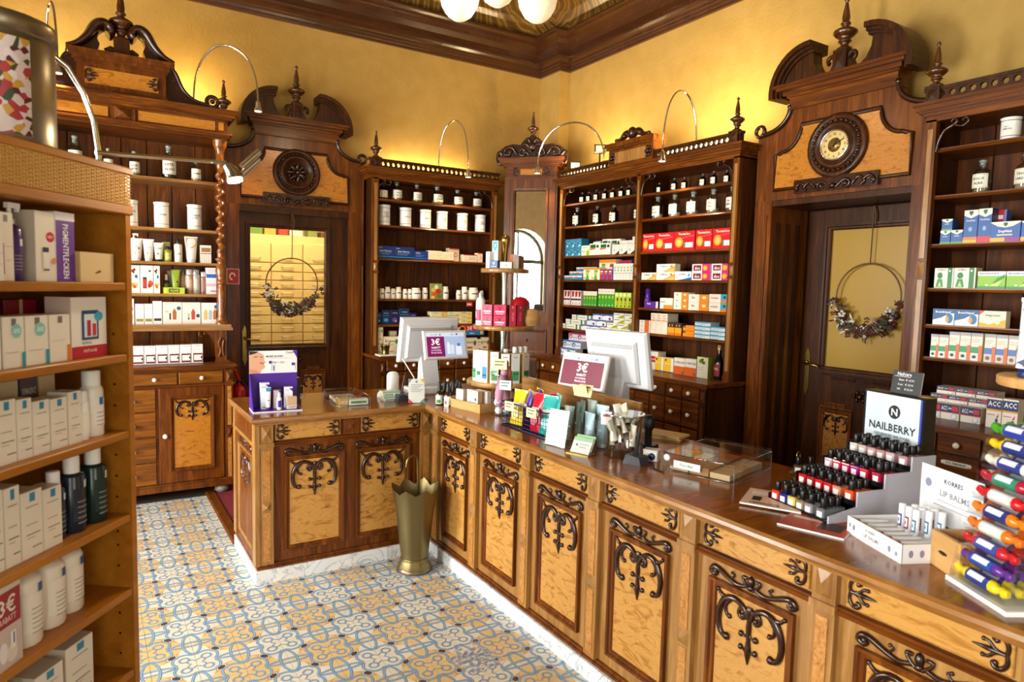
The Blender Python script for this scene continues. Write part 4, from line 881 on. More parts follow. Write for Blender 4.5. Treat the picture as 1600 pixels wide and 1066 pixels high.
def pumpb(r, h, bodym, headm, lab=None, txt=None, cut=.2):
    def mk():
        hb = h*(1-cut)
        b = MB().lathe([(r*.45,hb),(r*.45,hb+h*.06),(r*.2,hb+h*.07),(r*.2,h*.93)], 10); b.box(-r*.35, r*1.1, -r*.25, r*.25, h*.93, h); b.box(r*.8, r*1.1, -r*.15, r*.15, h*.89, h*.93)
        ps = [('body', MB().lathe([(r*.95,0),(r,.005),(r,hb*.88),(r*.85,hb*.96),(r*.45,hb)], 14).mesh('body', [bodym])), ('pump', b.mesh('pump', [headm]))]
        if lab:
            q = MB(); patch(q, r+.0008, hb*.12, hb*.8, -.75, .75, 0); patch(q, r+.001, hb*.62, hb*.74, .05, .5, 1)
            for k in range(5): patch(q, r+.001, hb*(.2+.06*k), hb*(.215+.06*k), -.5, .3+.08*(k%3), 2)
            ps.append(('label', q.mesh('label', [mat(lab, .4), mat(txt or '#1f5fa8', .4), mat('#8d8a88', .5)])))
        return ps
    return c_(('pp', r, h, bodym.name, headm.name, lab, txt, cut), mk)
# ================================================================ goods on the wall cabinets
def lines(x0, x1, z0, n, dz, col='#9a958c', h=.012): return [('r', x0, z0-i*dz, x0+(x1-x0)*(1-.18*(i%3)), z0-i*dz+h, col) for i in range(n)]
K.update({
 'navy': ('#14306e', '#0f2555', [('t','XXXXX',.12,.86,.07,'#dfe6f2')]+[('t','Basis Vitamine',.42,.62,.13,'#cfd9ec',1,.7)]+lines(.08,.75,.45,2,.12,'#7f97c8',.03)+[('r',0,.12,1,.17,'#2a9bb0')]),
 'navys': ('#1a3a86', '#0f2555', [('t','VITAL',.25,.75,.16,'#dfe6f2',1),('r',0,.1,1,.2,'#3567c4')]+lines(.08,.7,.5,2,.15,'#7f97c8',.04)),
 'cream': ('#efe3bd', '#e8d9ae', [('r',0,0,1,.1,'#b5392c'),('e',.8,.62,.14,.2,'#d8c08a'),('e',.8,.62,.09,.14,'#efe3bd')]+lines(.08,.6,.6,3,.14)),
 'creamr': ('#eed9c0', '#e9d2b4', [('r',0,.9,1,1,'#c2443a'),('e',.65,.5,.2,.16,'#d88a6a'),('e',.65,.5,.14,.11,'#eed9c0')]+lines(.08,.5,.3,2,.1)),
 'navyv': ('#12355e', '#0c2340', [('e',.5,.3,.34,.16,'#2f6fae'),('e',.5,.3,.2,.09,'#6aa5d4'),('t','orthomol',.5,.78,.07,'#e8e8e0',1),('r',.1,.6,.9,.62,'#8aa7c6')]),
 'plumv': ('#221f4e', '#17153a', [('e',.45,.3,.3,.17,'#5a4a9a'),('e',.6,.22,.12,.08,'#c9a24a'),('t','orthomol',.5,.78,.07,'#e8e8e0',1)]),
 'ocart': ('#f1dfae', '#e9d4a0', [('p',[(.62,0),(1,.3),(1,1),(.72,1)],'#f0a52a'),('e',.85,.6,.12,.25,'#f7c64a'),('t','Vitamin C',.3,.66,.22,'#7a6a4a',1,.5)]),
 'gcart': ('#f0e2b4', '#e9d4a0', [('r',0,0,1,.22,'#9ec23a'),('r',.75,.0,1,.3,'#e8832a'),('t','Kalium',.35,.62,.2,'#7a6a4a',1,.5)]),
 'lcart': ('#f1e2ad', '#e9d4a0', [('e',.78,.4,.2,.35,'#f4c531'),('t','C-LEMON',.35,.66,.25,'#3a3a30',1,.6),('r',.05,.1,.5,.2,'#e8b02a')]),
 'bcart': ('#f0dfc0', '#e5cfa8', [('t','Biolectra',.4,.74,.14,'#3a5c40',1,.6),('e',.8,.7,.1,.14,'#4f8a5a'),('r',0,.08,.6,.16,'#d9a05a'),('r',.1,.5,.6,.56,'#c9b58c')]),
 'rcart': ('#efdcb8', '#e5cfa8', [('t','Biolectra',.38,.66,.16,'#3a3a3a',1,.6),('e',.8,.6,.12,.2,'#4f6a5a'),('r',.0,.18,.6,.3,'#c2402c')]),
 'teal2': ('#1c86ae', '#176f92', [('r',0,.5,1,.53,'#d8ecf2'),('r',0,.86,.32,1,'#c9246a'),('e',.75,.22,.12,.1,'#e6f2f5'),('t','Sedotal',.5,.68,.07,'#ffffff',1),('r',.3,.5,.7,.62,'#123a72'),('e',.62,.08,.1,.05,'#bfe0ea')]),
 'tealp': ('#1c86ae', '#176f92', [('r',.1,.55,.9,.65,'#d8ecf2')]),
 'ygc': ('#e9e4d2', '#ddd6bc', [('e',.85,.25,.2,.3,'#9db82a'),('t','Hyprosan',.4,.8,.12,'#3a3a3a',1,.6),('r',.08,.38,.5,.44,'#b08a3a')]),
 'wgc': ('#eceadf', '#dcd8c4', [('r',.08,.62,.62,.9,'#0f5a34'),('p',[(.05,.45),(.6,.52),(.6,.6),(.05,.6)],'#d8562a'),('e',.8,.72,.12,.16,'#14402c'),('e',.8,.5,.14,.14,'#f4f2ea'),('r',.0,.0,1,.06,'#cfcab4')]),
 'wgrey': ('#e3e1d6', '#d2cfc2', [('p',[(.4,0),(1,.38),(1,0)],'#2e2e30'),('e',.3,.45,.08,.16,'#9cae9c')]+lines(.1,.8,.85,2,.1)),
 'wgrey2': ('#e3e1d6', '#d2cfc2', [('r',.72,.3,.95,.75,'#2a2a2c')]+lines(.1,.6,.7,2,.18)),
 'tflat': ('#e6eef0', '#157a9c', [('r',0,0,1,.62,'#1487ad'),('p',[(0,.45),(.75,.45),(.68,.75),(0,.75)],'#e0662a'),('t','ELMEX',.35,.6,.2,'#ffffff',1,.5)]),
 'wog': ('#f2ead0', '#e8dcb8', [('r',0,.84,1,1,'#ee8a1e'),('p',[(.3,.0),(.75,.0),(.62,.45),(.82,.8),(.3,.8),(.42,.4)],'#5fa03a'),('e',.5,.55,.2,.15,'#a9c94a'),('r',.05,.1,.28,.2,'#d87a2a')]),
 'redb': ('#c81e2a', '#46559e', [('p',[(.55,0),(1,0),(1,1),(.85,1)],'#4a62b0'),('r',.12,.72,.7,.84,'#f4e9e6'),('r',.12,.55,.6,.6,'#f0b8b0')]),
 'wgt': ('#ece6dc', '#dcd5c8', [('r',.2,.68,.8,.85,'#b7c2a0'),('e',.5,.58,.2,.06,'#6f8f5a'),('r',0,.4,1,.43,'#8a8178')]+lines(.15,.85,.3,3,.07,'#b8b0b8')),
 'rw': ('#efe6e0', '#d8cac4', [('p',[(.15,.95),(.95,.95),(.8,.6),(.25,.55)],'#a5142a'),('r',0,.34,1,.46,'#3a2a2c'),('p',[(.3,.05),(.8,.05),(.55,.32)],'#c89aa0')]),
 'grn': ('#3f9a2c', '#2c7a20', [('r',0,.72,1,1,'#efe0cf'),('t','BIO',.5,.85,.06,'#5a5a4a',1),('e',.5,.55,.24,.08,'#c9c03a'),('r',.35,.08,.65,.13,'#e6efd6')]),
 'ylg': ('#b8cf3a', '#8fae2a', [('r',.1,.74,.9,.94,'#e3e7a0'),('r',.55,.45,.9,.65,'#26301c'),('e',.7,.32,.14,.1,'#d85a2a'),('r',.5,.05,.8,.18,'#2f5a1c')]),
 'wgf': ('#ece8de', '#d9d4c6', [('r',.72,0,.86,1,'#1f8a4c'),('r',.08,.4,.6,.52,'#8a8478')]),
 'wbl': ('#eceaf0', '#d2cfd8', [('p',[(0,1),(1,1),(1,.7),(.5,.8),(0,.65)],'#3f6cae'),('e',.75,.3,.12,.2,'#9a3f9a'),('e',.78,.16,.07,.12,'#2a2a30')]+lines(.08,.55,.4,2,.16)),
 'wyl': ('#eceadf', '#d6d3c0', [('p',[(.3,0),(1,0),(1,.75),(.55,.3)],'#c9c02a'),('p',[(.45,.1),(1,.75),(.8,.1)],'#93a01c'),('r',.06,.62,.6,.74,'#6a6a62')]),
 'wyl2': ('#eceadf', '#d6d3c0', [('p',[(.2,0),(1,0),(1,.8)],'#2f9a6a'),('r',.06,.62,.6,.74,'#6a6a62')]),
 'pkb': ('#e8e6ec', '#cfcad6', [('r',0,.8,1,1,'#c22a52'),('e',.25,.5,.2,.3,'#c22a52'),('e',.27,.46,.1,.16,'#e8e6ec'),('r',.5,.3,.95,.45,'#b8b2c0')]),
 'blb': ('#e2e6ee', '#c9cdd8', [('r',0,.8,1,1,'#2f6cb8'),('e',.25,.45,.2,.28,'#2458a2'),('e',.27,.42,.1,.14,'#e2e6ee'),('r',.5,.3,.95,.45,'#aab4c4')]),
 'heat': ('#c8141e', '#a50f18', [('t','ThermaCare',.5,.86,.12,'#fbe9d8',1),('e',.26,.42,.2,.27,'#f0902a'),('e',.26,.4,.12,.17,'#f8b860'),('r',.58,.14,.93,.4,'#e9efe6'),('r',.5,.14,.58,.4,'#1f8a6a'),('p',[(.4,.62),(1,.72),(1,.78),(.4,.68)],'#e8485a')]),
 'wof': ('#efeae0', '#e2d6c2', [('p',[(.35,0),(1,0),(1,.8)],'#ef9a35'),('p',[(.45,0),(.95,0),(.95,.5)],'#f2b968'),('t','Voltaren',.4,.72,.24,'#3a4a6a',1,.55),('e',.82,.7,.06,.16,'#d87a20')]),
 'wbf': ('#eef0f2', '#d9dce0', [('p',[(.1,0),(1,0),(1,.35),(.5,.12)],'#2a5aa0'),('t','mobilat',.45,.7,.24,'#2f4f86',1,.55),('e',.86,.58,.07,.2,'#6aa2d0')]),
 'doc': ('#eee9ea', '#ddd4d6', [('r',.08,.18,.5,.85,'#7c1030'),('t','doc',.29,.5,.42,'#ffffff',1,.38),('r',.56,0,1,1,'#d0267c'),('e',.72,.5,.14,.34,'#f2912a'),('e',.72,.5,.08,.2,'#f8c040')]),
 'purp': ('#5c2a96', '#4a2080', [('r',.85,0,1,1,'#e6dcc8'),('t','Kytta',.35,.62,.34,'#ffffff',1,.5)]),
 'wor': ('#efe9dc', '#e6d9c0', [('r',.3,0,1,.36,'#ef8a2a'),('t','Dolo',.25,.66,.2,'#4a4a4a',1,.35)]+lines(.4,.8,.7,2,.15)),
 'wor2': ('#efe9dc', '#e6d9c0', [('r',.55,0,1,1,'#ee8a28'),('t','Ibu',.25,.6,.3,'#4a4a4a',1,.35),('e',.8,.6,.1,.2,'#f3d9b0')]),
 'wort': ('#efe9dc', '#e6d9c0', [('r',.58,.3,1,1,'#35a6c0'),('r',.58,0,1,.3,'#ee7a28'),('t','RONAN',.28,.55,.22,'#b03a2a',1,.45),('e',.78,.65,.07,.15,'#12406a')]),
 'wort3': ('#efe9dc', '#dccfb8', [('r',.5,0,.9,1,'#dd6a30'),('t','finalgon',.25,.55,.25,'#5a4a42',1,.4)]),
 'hot': ('#efe4cf', '#e2d2b4', [('t','Hot',.5,.9,.1,'#dd5a22',1),('t','The',.5,.77,.1,'#dd5a22',1),('t','rmo',.5,.64,.1,'#dd5a22',1)]+lines(.15,.85,.5,4,.1,'#c9b8a0')),
 'ydk': ('#f0a51e', '#4a2c22', [('r',0,.62,1,1,'#44261e'),('r',.0,0,1,.2,'#e2701e'),('e',.3,.78,.07,.1,'#c9a27a'),('e',.7,.78,.07,.1,'#c9a27a')]),
 'org2': ('#f0921e', '#d87a18', [('r',0,.46,1,.5,'#b8501a'),('r',0,0,1,.1,'#d8501e')]),
 'blw': ('#dfe9ee', '#b8cbd6', [('r',0,.7,1,1,'#4fa0c4'),('r',.0,.0,.5,.12,'#3f8fb8'),('r',.1,.38,.7,.5,'#8aa4b4')]),
 'rwb': ('#efe6e0', '#e9e0c6', [('r',0,.42,1,.75,'#c01c3c'),('t','Coenzym',.5,.58,.14,'#f6e6e6',1,.7)]),
 'ylw': ('#f0c22e', '#efe6c8', [('r',.75,0,1,1,'#f2ead0'),('e',.2,.85,.08,.08,'#3a2a1a'),('t','Magnesium',.4,.6,.12,'#fff4cc',1,.6),('r',0,0,1,.06,'#6a3a7a')]),
 'orw': ('#efe9df', '#ddd2bc', [('r',0,0,1,.5,'#e4662a'),('t','H. VENOCIN',.5,.74,.12,'#3a4a6a',1),('e',.85,.12,.08,.1,'#3a7a3a')]),
 'olv': ('#e4e4d2', '#8a8a2e', [('p',[(0,1),(1,1),(1,.62),(0,.7)],'#d9dfae'),('e',.35,.8,.16,.1,'#6a7a2a'),('e',.6,.74,.14,.08,'#54661e'),('e',.5,.88,.1,.06,'#35451a')]+lines(.1,.7,.5,2,.1)),
 'vck': ('#2c5ca4', '#23487f', [('p',[(0,1),(1,1),(1,.86),(.5,.66),(0,.86)],'#ece6d6'),('p',[(.38,.97),(.62,.97),(.62,.88),(.5,.78),(.38,.88)],'#1c5c5a'),('t','WICK',.5,.55,.1,'#e6ecf6',1,.6),('r',0,0,1,.12,'#6aae3a')]),
 'vckt': ('#2c5ca4', '#23305f', [('p',[(0,1),(1,1),(1,.84),(.5,.75),(0,.84)],'#ece6d6'),('p',[(.35,.97),(.65,.97),(.65,.9),(.5,.82),(.35,.9)],'#1c5c5a'),('t','MediNait',.5,.68,.05,'#e6ecf6',1),('e',.5,.42,.14,.07,'#8fb0dc'),('r',0,.09,1,.18,'#ef7a3a'),('r',0,0,1,.09,'#f4b428')]),
 'vckr': ('#2c5ca4', '#23305f', [('p',[(0,1),(1,1),(1,.84),(.5,.75),(0,.84)],'#ece6d6'),('p',[(.35,.97),(.65,.97),(.65,.9),(.5,.82),(.35,.9)],'#1c5c5a'),('t','MediNait',.5,.68,.05,'#e6ecf6',1),('e',.5,.42,.14,.07,'#8fb0dc'),('r',0,0,1,.18,'#d43040')]),
 'dayn': ('#2a5cac', '#23487f', [('p',[(0,1),(1,1),(1,.95),(.75,.76),(.5,.7),(.25,.76),(0,.95)],'#ece6d6'),('p',[(.43,.95),(.57,.95),(.57,.84),(.5,.74),(.43,.84)],'#1c5c5a'),('t','DayNait',.5,.5,.17,'#ffffff',1,.5),('r',.22,.3,.75,.37,'#e8cfa8'),('r',0,0,.5,.2,'#eeb040'),('r',.5,0,1,.2,'#a0288a')]),
 'selo': ('#e9e6dc', '#d9c8a0', [('r',.7,0,.93,1,'#1c7c3c'),('e',.3,.62,.14,.16,'#1f7a3a'),('p',[(.1,.05),(.5,.05),(.42,.45),(.18,.45)],'#2a8f48'),('p',[(.2,.08),(.4,.08),(.3,.35)],'#b8d87a'),('t','GeloMyrtol',.36,.9,.08,'#3a4a3a',1,.6),('e',.81,.85,.05,.05,'#e9efe6')]),
 'lime': ('#8cc22a', '#6a9a20', [('r',0,.74,1,1,'#eceff0'),('t','SINOLPAN FORTE',.4,.87,.12,'#2a3a8a',1,.7),('p',[(.5,.2),(.95,.62),(1,.85),(.7,.6)],'#2f8f34'),('p',[(.3,.05),(.7,.05),(.9,.5),(.6,.3)],'#cfe26a'),('r',0,0,1,.14,'#2f8f5a'),('e',.35,.2,.05,.05,'#f4f6e2')]),
 'boxa': ('#e6ebef', '#cfd2d6', [('p',[(0,.3),(.4,.45),(.75,.72),(1,.75),(1,1),(0,1)],'#1a5a96'),('t','BoxaGrippal',.48,.8,.17,'#ffffff',1),('e',.78,.42,.17,.3,'#1d6fae'),('e',.68,.36,.08,.2,'#e8a04a')]),
 'grip': ('#f1e6d2', '#e6d3b2', [('p',[(0,0),(1,0),(1,.5),(.4,.18),(0,.3)],'#f2aa24'),('p',[(0,1),(.2,1),(0,.72)],'#d63a3a'),('t','Grippostad',.5,.72,.17,'#4a3a34',1),('e',.7,.35,.1,.16,'#f7e2b0')]),
 'ogw': ('#ece4d6', '#e2cfae', [('r',.7,0,1,.55,'#ee6a1e'),('r',0,.28,.7,.5,'#2c9a6a'),('r',0,0,.7,.26,'#e4e4e0'),('e',.35,.14,.18,.06,'#2a2a34'),('r',0,.88,1,1,'#a9a6b0')]+lines(.1,.8,.75,2,.07)),
 'obw': ('#ece4d6', '#e2cfae', [('r',.7,0,1,.55,'#ee6a1e'),('r',0,.28,.7,.5,'#4a78c0'),('r',0,0,.7,.26,'#d9cfc4'),('e',.35,.14,.2,.07,'#7a5a44'),('r',0,.88,1,1,'#a9a6b0')]+lines(.1,.8,.75,2,.07)),
 'acc': ('#efeae4', '#eadcc0', [('r',0,.5,1,1,'#1c2a66'),('r',0,.44,1,.5,'#d02a3a'),('t','ACC',.22,.74,.3,'#ffffff',1,.32),('t','akut',.52,.76,.16,'#ffffff',1,.2),('r',.64,.58,.94,.9,'#cf2c34'),('e',.76,.22,.15,.2,'#b8cbdc'),('e',.76,.24,.11,.14,'#f4f6f8')]),
 'acct': ('#efe9e2', '#eadcc0', [('r',0,.62,1,.94,'#1c2a66'),('t','ACC',.5,.8,.17,'#ffffff',1,.8),('r',0,.56,1,.62,'#e8a53a'),('p',[(.68,.36),(.85,.5),(.8,.34)],'#c01c30'),('e',.72,.26,.1,.07,'#2a4a7a'),('e',.7,.12,.1,.05,'#a81c3a'),('r',.1,.42,.6,.45,'#d0707a')]),
 'floral': ('#efece4', '#2a5a4a', [('e',.3,.8,.16,.04,'#7c1a22'),('e',.5,.84,.12,.05,'#a5222c'),('e',.42,.75,.1,.04,'#5a1a1c'),('e',.66,.6,.14,.065,'#2a6a94'),('e',.35,.3,.22,.07,'#e2a23a'),('e',.5,.24,.16,.06,'#cf4a2a'),('e',.65,.32,.14,.05,'#e8c04a')]+lines(.15,.85,.95,1,.1)),
 'berry': ('#efece6', '#1f6a5a', [('e',.75,.8,.1,.04,'#3a5a2a'),('r',.2,.18,.5,.58,'#3a3a3c'),('r',.24,.22,.46,.5,'#cf3a2a'),('e',.78,.35,.18,.12,'#d8552a'),('e',.7,.28,.12,.08,'#b02a1c')]),
 'gold': ('#edeae8', '#d6d2d0', [('r',.1,.13,.9,.27,'#a08a3c')]+lines(.15,.7,.8,2,.07)),
 'dark': ('#edeae8', '#d6d2d0', [('r',.1,.14,.9,.25,'#3a3432')]+lines(.15,.7,.85,2,.06)),
 'set': ('#f2e6dc', '#d8ccc0', [('e',.84,.72,.11,.09,'#1f5a8a'),('p',[(.52,.2),(.7,.2),(.72,.55),(.61,.72),(.5,.55)],'#b0683a'),('r',.34,.2,.42,.5,'#4a3a34'),('r',.12,.55,.3,.58,'#e08a6a')]+lines(.1,.5,.93,1,.1)),
 'set2': ('#f3e4dc', '#d8ccc0', [('e',.85,.38,.1,.09,'#1f4a7a'),('p',[(.5,.2),(.68,.2),(.7,.55),(.59,.72),(.48,.55)],'#c04a4a'),('r',.3,.2,.38,.5,'#b8b0ac'),('r',.3,.2,.38,.28,'#4a3434')]+lines(.1,.5,.93,1,.1)),
 'set3': ('#f2ece4', '#2a5a9a', [('p',[(.18,.2),(.4,.2),(.42,.55),(.3,.7),(.17,.55)],'#e8b86a'),('p',[(.48,.2),(.68,.2),(.7,.55),(.58,.7),(.47,.55)],'#a8c4d4'),('p',[(.78,.2),(.98,.2),(.98,.6),(.88,.7),(.77,.55)],'#c0683a'),('e',.94,.8,.1,.09,'#1f6aa8')]),
 'amb': ('#e6e6ea', '#cfcccb', [('r',.14,.05,.96,.52,'#7a2410'),('r',.2,.14,.9,.44,'#ece9ea'),('p',[(.42,.52),(.66,.52),(.6,.68),(.48,.68)],'#f6f6f6'),('e',.85,.3,.06,.06,'#1c2a3a')]+lines(.3,.8,.9,1,.1)),
 'pastel': ('#e8e0e6', '#c8b8c4', [('r',0,.62,1,.76,'#2a62b8'),('r',0,.3,1,.4,'#d4b4c0'),('r',.4,.1,1,.14,'#8a6a80')]+lines(.15,.8,.9,2,.07)),
 'stripe': ('#e6dccf', '#b8a894', [('r',.08,.62,.92,.86,'#a07040'),('r',0,.52,1,.56,'#6a3a5a')]+[('r',.12+.2*i,.05,.15+.2*i,.5,'#c8b4c8') for i in range(4)]),
 'glow': ('#b8c43a', '#6a7a1c', [('r',.25,.2,.75,.8,'#2a331c'),('t','OLIVE',.5,.5,.35,'#d8e06a',1,.45),('e',.1,.5,.07,.4,'#e6ee3a')]),
})
AV, BV, LV = .305, .305, .23
# ---- cabinet A: jars, bottles and cartons
pl = 'top shelf left of corner mirror'
tx = ['RAD.|ALTH','FLOR.|TILIAE','FOL.|SENNAE','SEM.|LINI','CORT.|AURANT.']
for i, (u, w, h) in enumerate([(.255,.103,.177),(.465,.098,.172),(.674,.115,.175),(.901,.108,.165),(1.117,.105,.165)]):
    assemble('glass_jar', ORD[i]+' clear stoppered glass jar of herbs from left, '+pl, 'jar', FA, u+w/2, AV+.06, 2.486, apo(w/2, h, 'c', ['#b08a3a','#8a7a50','#c09a2a','#5a4630','#b0601c'][i], tx[i]), 'herb jars on the top shelf')
assemble('glass_jar', 'brown stoppered glass jar at far left of the herb jars', 'jar', FA, .18, AV+.09, 2.486, apo(.046, .16, 'a', '#2a1208', 'T|'), 'herb jars on the top shelf')
tx = ['ACET.|LINI|CONCENT.','BORAX PULV.','CAMPHORA','ADEPS|SUILL.','UNGT.|ZINCI','UNGT.|LENIENS']
for i, (u, w, h) in enumerate([(.126,.119,.192),(.338,.122,.182),(.548,.12,.18),(.728,.12,.178),(.954,.12,.176),(1.161,.12,.176)]):
    assemble('porcelain_jar', ORD[i]+' white lettered porcelain jar from left, second shelf left of corner mirror', 'jar', FA, u+w/2, AV+.06, 2.247, pjar(round(w/2*.93,3), round(h,3), tx[i]), 'white jars left of the mirror')
p3 = 'third shelf left of corner mirror'
run('navy', FA, AV, 1.938, [(.104,.173,.116),(.28,.192,.114)], .08, 'long navy blue carton', p3); run('navys', FA, AV, 1.938, [(.475,.137,.084)], .07, 'short blue carton with pale band', p3)
run('cream', FA, AV, 1.938, [(.617,.143,.095),(.762,.133,.09)], .07, 'cream carton with red foot', p3); run('creamr', FA, AV+.075, 1.938, [(.876,.117,.134)], .07, 'tall cream carton with red top band', p3); run('creamr', FA, AV, 1.938, [(1.001,.159,.074)], .07, 'low cream carton with red top band', p3); run('creamr', FA, AV, 1.938, [(1.165,.06,.097)], .07, 'narrow rosy carton at right end', p3)
pills = [(.096,.03,.113),(.137,.05,.096),(.191,.057,.113),(.252,.048,.097),(.302,.057,.113),(.373,.049,.095),(.424,.047,.096),(.461,.1,.108),(.578,.06,.112),(.791,.075,.128),(.954,.052,.094),(1.013,.069,.13),(1.089,.115,.123),(1.225,.045,.094)]
for i, (u, w, h) in enumerate(pills):
    assemble('pill_bottle', (ORD+['thirteenth','fourteenth'])[i]+' white pill bottle from left, fourth shelf left of corner mirror', 'bottle', FA, u+w/2, AV+.05, 1.558, bott(round(w/2*.97,3), h, mat('#efe4cf', .3), mat('#f2ead8', .35), .17, .82, '#f0e6d2', None, .12, 1, '#2c2f6a' if i % 2 else '#6a2c5a'), 'white pill bottles left of the mirror')
K['card'] = ('#c9a24a', '#b08a3a', [('r',0,0,1,1,'#8a9a4a'),('e',.5,.78,.18,.14,'#f0dcc0'),('e',.25,.6,.2,.14,'#e0b84a'),('e',.7,.5,.25,.16,'#b8302a'),('e',.35,.3,.22,.16,'#d8542a'),('e',.75,.2,.2,.12,'#5a7a2a'),('e',.2,.12,.16,.1,'#e8d060')])
carton('card', FA, .655, AV+.02, 1.558, .126, .156, .02, 'colourful picture card of fruit and flowers among white pill bottles', 'card', name='picture_card')
p5 = 'fifth shelf left of corner mirror'
run('navyv', FA, AV, 1.316, [(.098,.042,.114),(.145,.084,.136),(.324,.101,.151)], .07, 'dark blue vitamin carton with pale disc', p5); run('plumv', FA, AV, 1.316, [(.235,.085,.138),(.427,.076,.11)], .07, 'dark plum vitamin carton', p5)
for i, u in enumerate((.507,.559,.61)): assemble('pill_bottle', ORD[i]+' squat black jar from left, fifth shelf left of corner mirror', 'bottle', FA, u+.024, AV+.04, 1.316, bott(.023, .083, mat('#17140f', .3), mat('#0c0c0c', .3), .2, .9, '#3a3428'), 'black jars behind the till')
for k, u, w, ph in (('ocart',.655,.175,'pale carton with orange corner'),('gcart',.83,.141,'pale carton with green foot'),('lcart',.971,.143,'pale carton with yellow lemon')):
    for l in range(3): carton(k, FA, u, AV, 1.316+l*.04, w, .0395, .09, ph+', '+['bottom','middle','top'][l]+' of its stack behind the till', 'carton', 'stacked flat cartons behind the till')
pw = 'on worktop left of corner mirror'
for l in range(2): carton('bcart', FA, .101, AV-.02, ZW+.125*l, .052, .124, .05, ['lower','upper'][l]+' narrow peach carton in the stack above the brass mortar', 'carton', 'peach cartons above the mortar')
carton('bcart', FA, .156, AV-.02, ZW, .165, .16, .06, 'broad peach carton with green emblem beside the brass mortar', 'carton'); carton('bcart', FA, .25, AV+.06, ZW, .072, .207, .05, 'tall peach carton behind the broad one near the mortar', 'carton')
for i, (u, w, h) in enumerate([(1.03,.141,.131),(1.171,.069,.117),(1.24,.07,.132)]): carton(['rcart','bcart','rcart'][i], FA, u, AV-.02, ZW, w, h, .06, ['broad','narrow','rightmost'][i]+' peach mineral carton with red foot, behind the round tower', 'carton', 'peach cartons behind the tower')
for i, (u, w, h) in enumerate([(.9,.06,.24),(.965,.06,.24)]): carton('bcart', FA, u, AV-.02, ZW, w, h, .06, ['left','right'][i]+' tall peach carton right of the till screen', 'carton', 'tall peach cartons by the screen')
sg = thing('shelf_sign', 'red and blue offer sign reading 2 euro on shelf edge behind tower', 'sign', FA.w(1.11, .27, 1.2), 0)
b = MB(); ms = [mat('#c8202a', .4)]; b.box(-.13,.13,0,.003,0,.1); ops_to(b, [('r',0,0,1,.45,'#1f7ab0'),('t','2\u20ac',.35,.72,.4,'#ffffff',1,.3),('t','Abtei',.45,.2,.18,'#e6f0f4',1,.5),('e',.02,.5,.16,.5,'#e87a24'),('e',.02,.55,.1,.3,'#2a2018'),('e',.88,.25,.06,.18,'#f0c04a')], ms, lambda x,z,y: (x-.13,y,z), .26, .1, 0); b.build('sign_card', ms, sg)
K['tag'] = ('#c8202a', '#a81820', [('r',.1,.3,.8,.7,'#f0d8d0')]); carton('tag', FA, 1.03, .27, 1.49, .07, .045, .003, 'small red price tag on pill bottle shelf beside the tower', 'tag', name='price_tag')
# brass mortar on a white tray
mo = assemble('brass_mortar', 'brass mortar with pestle on a white tray', 'mortar', FA, .11, .12, ZW+.014, [('bowl', MB().lathe([(.035,0),(.037,.006),(.032,.015),(.034,.04),(.042,.075),(.045,.08),(.038,.078),(.03,.03),(.001,.02)], 14).mesh('bowl', [OLDBRASS])), ('pestle', MB().tube([(0,0,.03),(.02,-.01,.08),(.04,-.018,.125)], [.012,.007,.009], 8).mesh('pestle', [OLDBRASS]))])
tag(MB().cbox(2.235, 2.43, 5.79, 5.92, ZW, ZW+.013).build('white_tray', PORC), 'flat white tray under the brass mortar', 'tray')
# ---- cabinet B, left bay
pb = 'top shelf of bay beside corner mirror'
for i, (u, w, h) in enumerate([(.211,.055,.105),(.311,.053,.1),(.424,.052,.108),(.548,.054,.102),(.659,.053,.1),(.775,.052,.1),(.878,.046,.098)]):
    assemble('medicine_bottle', ORD[i]+' small brown labelled bottle from left, '+pb, 'bottle', FB, u+w/2, BV+.05, 2.515, apo(round(w/2,3), h, 'a', '#1c0d06', 'TINCT'), 'small brown bottles beside the mirror')
for i, (u, w, h, c, l, d) in enumerate([(.1,.105,.19,'c','#101a34','dark blue'),(.412,.095,.178,'a','#0c0a0a','black'),(.649,.1,.165,'a','#4a140a','red-brown'),(.973,.075,.17,'c','#0c0f1c','ink-dark')]):
    assemble('medicine_bottle', d+' stoppered medicine bottle on second shelf beside corner mirror', 'bottle', FB, u+w/2, BV+.06, 2.296, apo(round(w/2*.85,3), h, c, l, 'SPIRIT|DIL.'), 'large bottles beside the mirror')
p3 = 'third shelf beside corner mirror'
for l in (0, 1): run('teal2', FB, BV, 2.01+l*.083, [(.03,.08,.083),(.112,.095,.083),(.21,.097,.083)], .09, 'teal blue carton', p3, layer=['lower layer','upper layer'][l])
run('tealp', FB, BV+.14, 2.01, [(.34,.09,.148)], .08, 'plain teal carton set back', p3); run('ygc', FB, BV, 2.01, [(.31,.12,.096)], .06, 'white carton with olive corner in front', p3); run('ygc', FB, BV+.07, 2.01, [(.4,.11,.132)], .06, 'white carton with olive corner behind', p3)
run('wgc', FB, BV, 2.01, [(.433,.15,.11),(.585,.15,.107)], .06, 'white and dark green carton', p3, layer='front row'); run('wgc', FB, BV+.08, 2.01, [(.52,.125,.151),(.65,.125,.147)], .06, 'white and dark green carton', p3, layer='back row')
run('wgrey', FB, BV, 2.01, [(.758,.097,.088),(.857,.105,.086),(.964,.09,.084)], .07, 'grey-white carton with black corner', p3, layer='front row'); run('wgrey', FB, BV+.075, 2.01, [(.782,.095,.127),(.88,.085,.127),(.968,.09,.127)], .07, 'grey-white carton with black corner', p3, layer='middle row'); run('wgrey2', FB, BV+.15, 2.01, [(.855,.111,.165),(.97,.09,.165)], .07, 'grey-white carton', p3, layer='back row')
p4 = 'fourth shelf beside corner mirror'
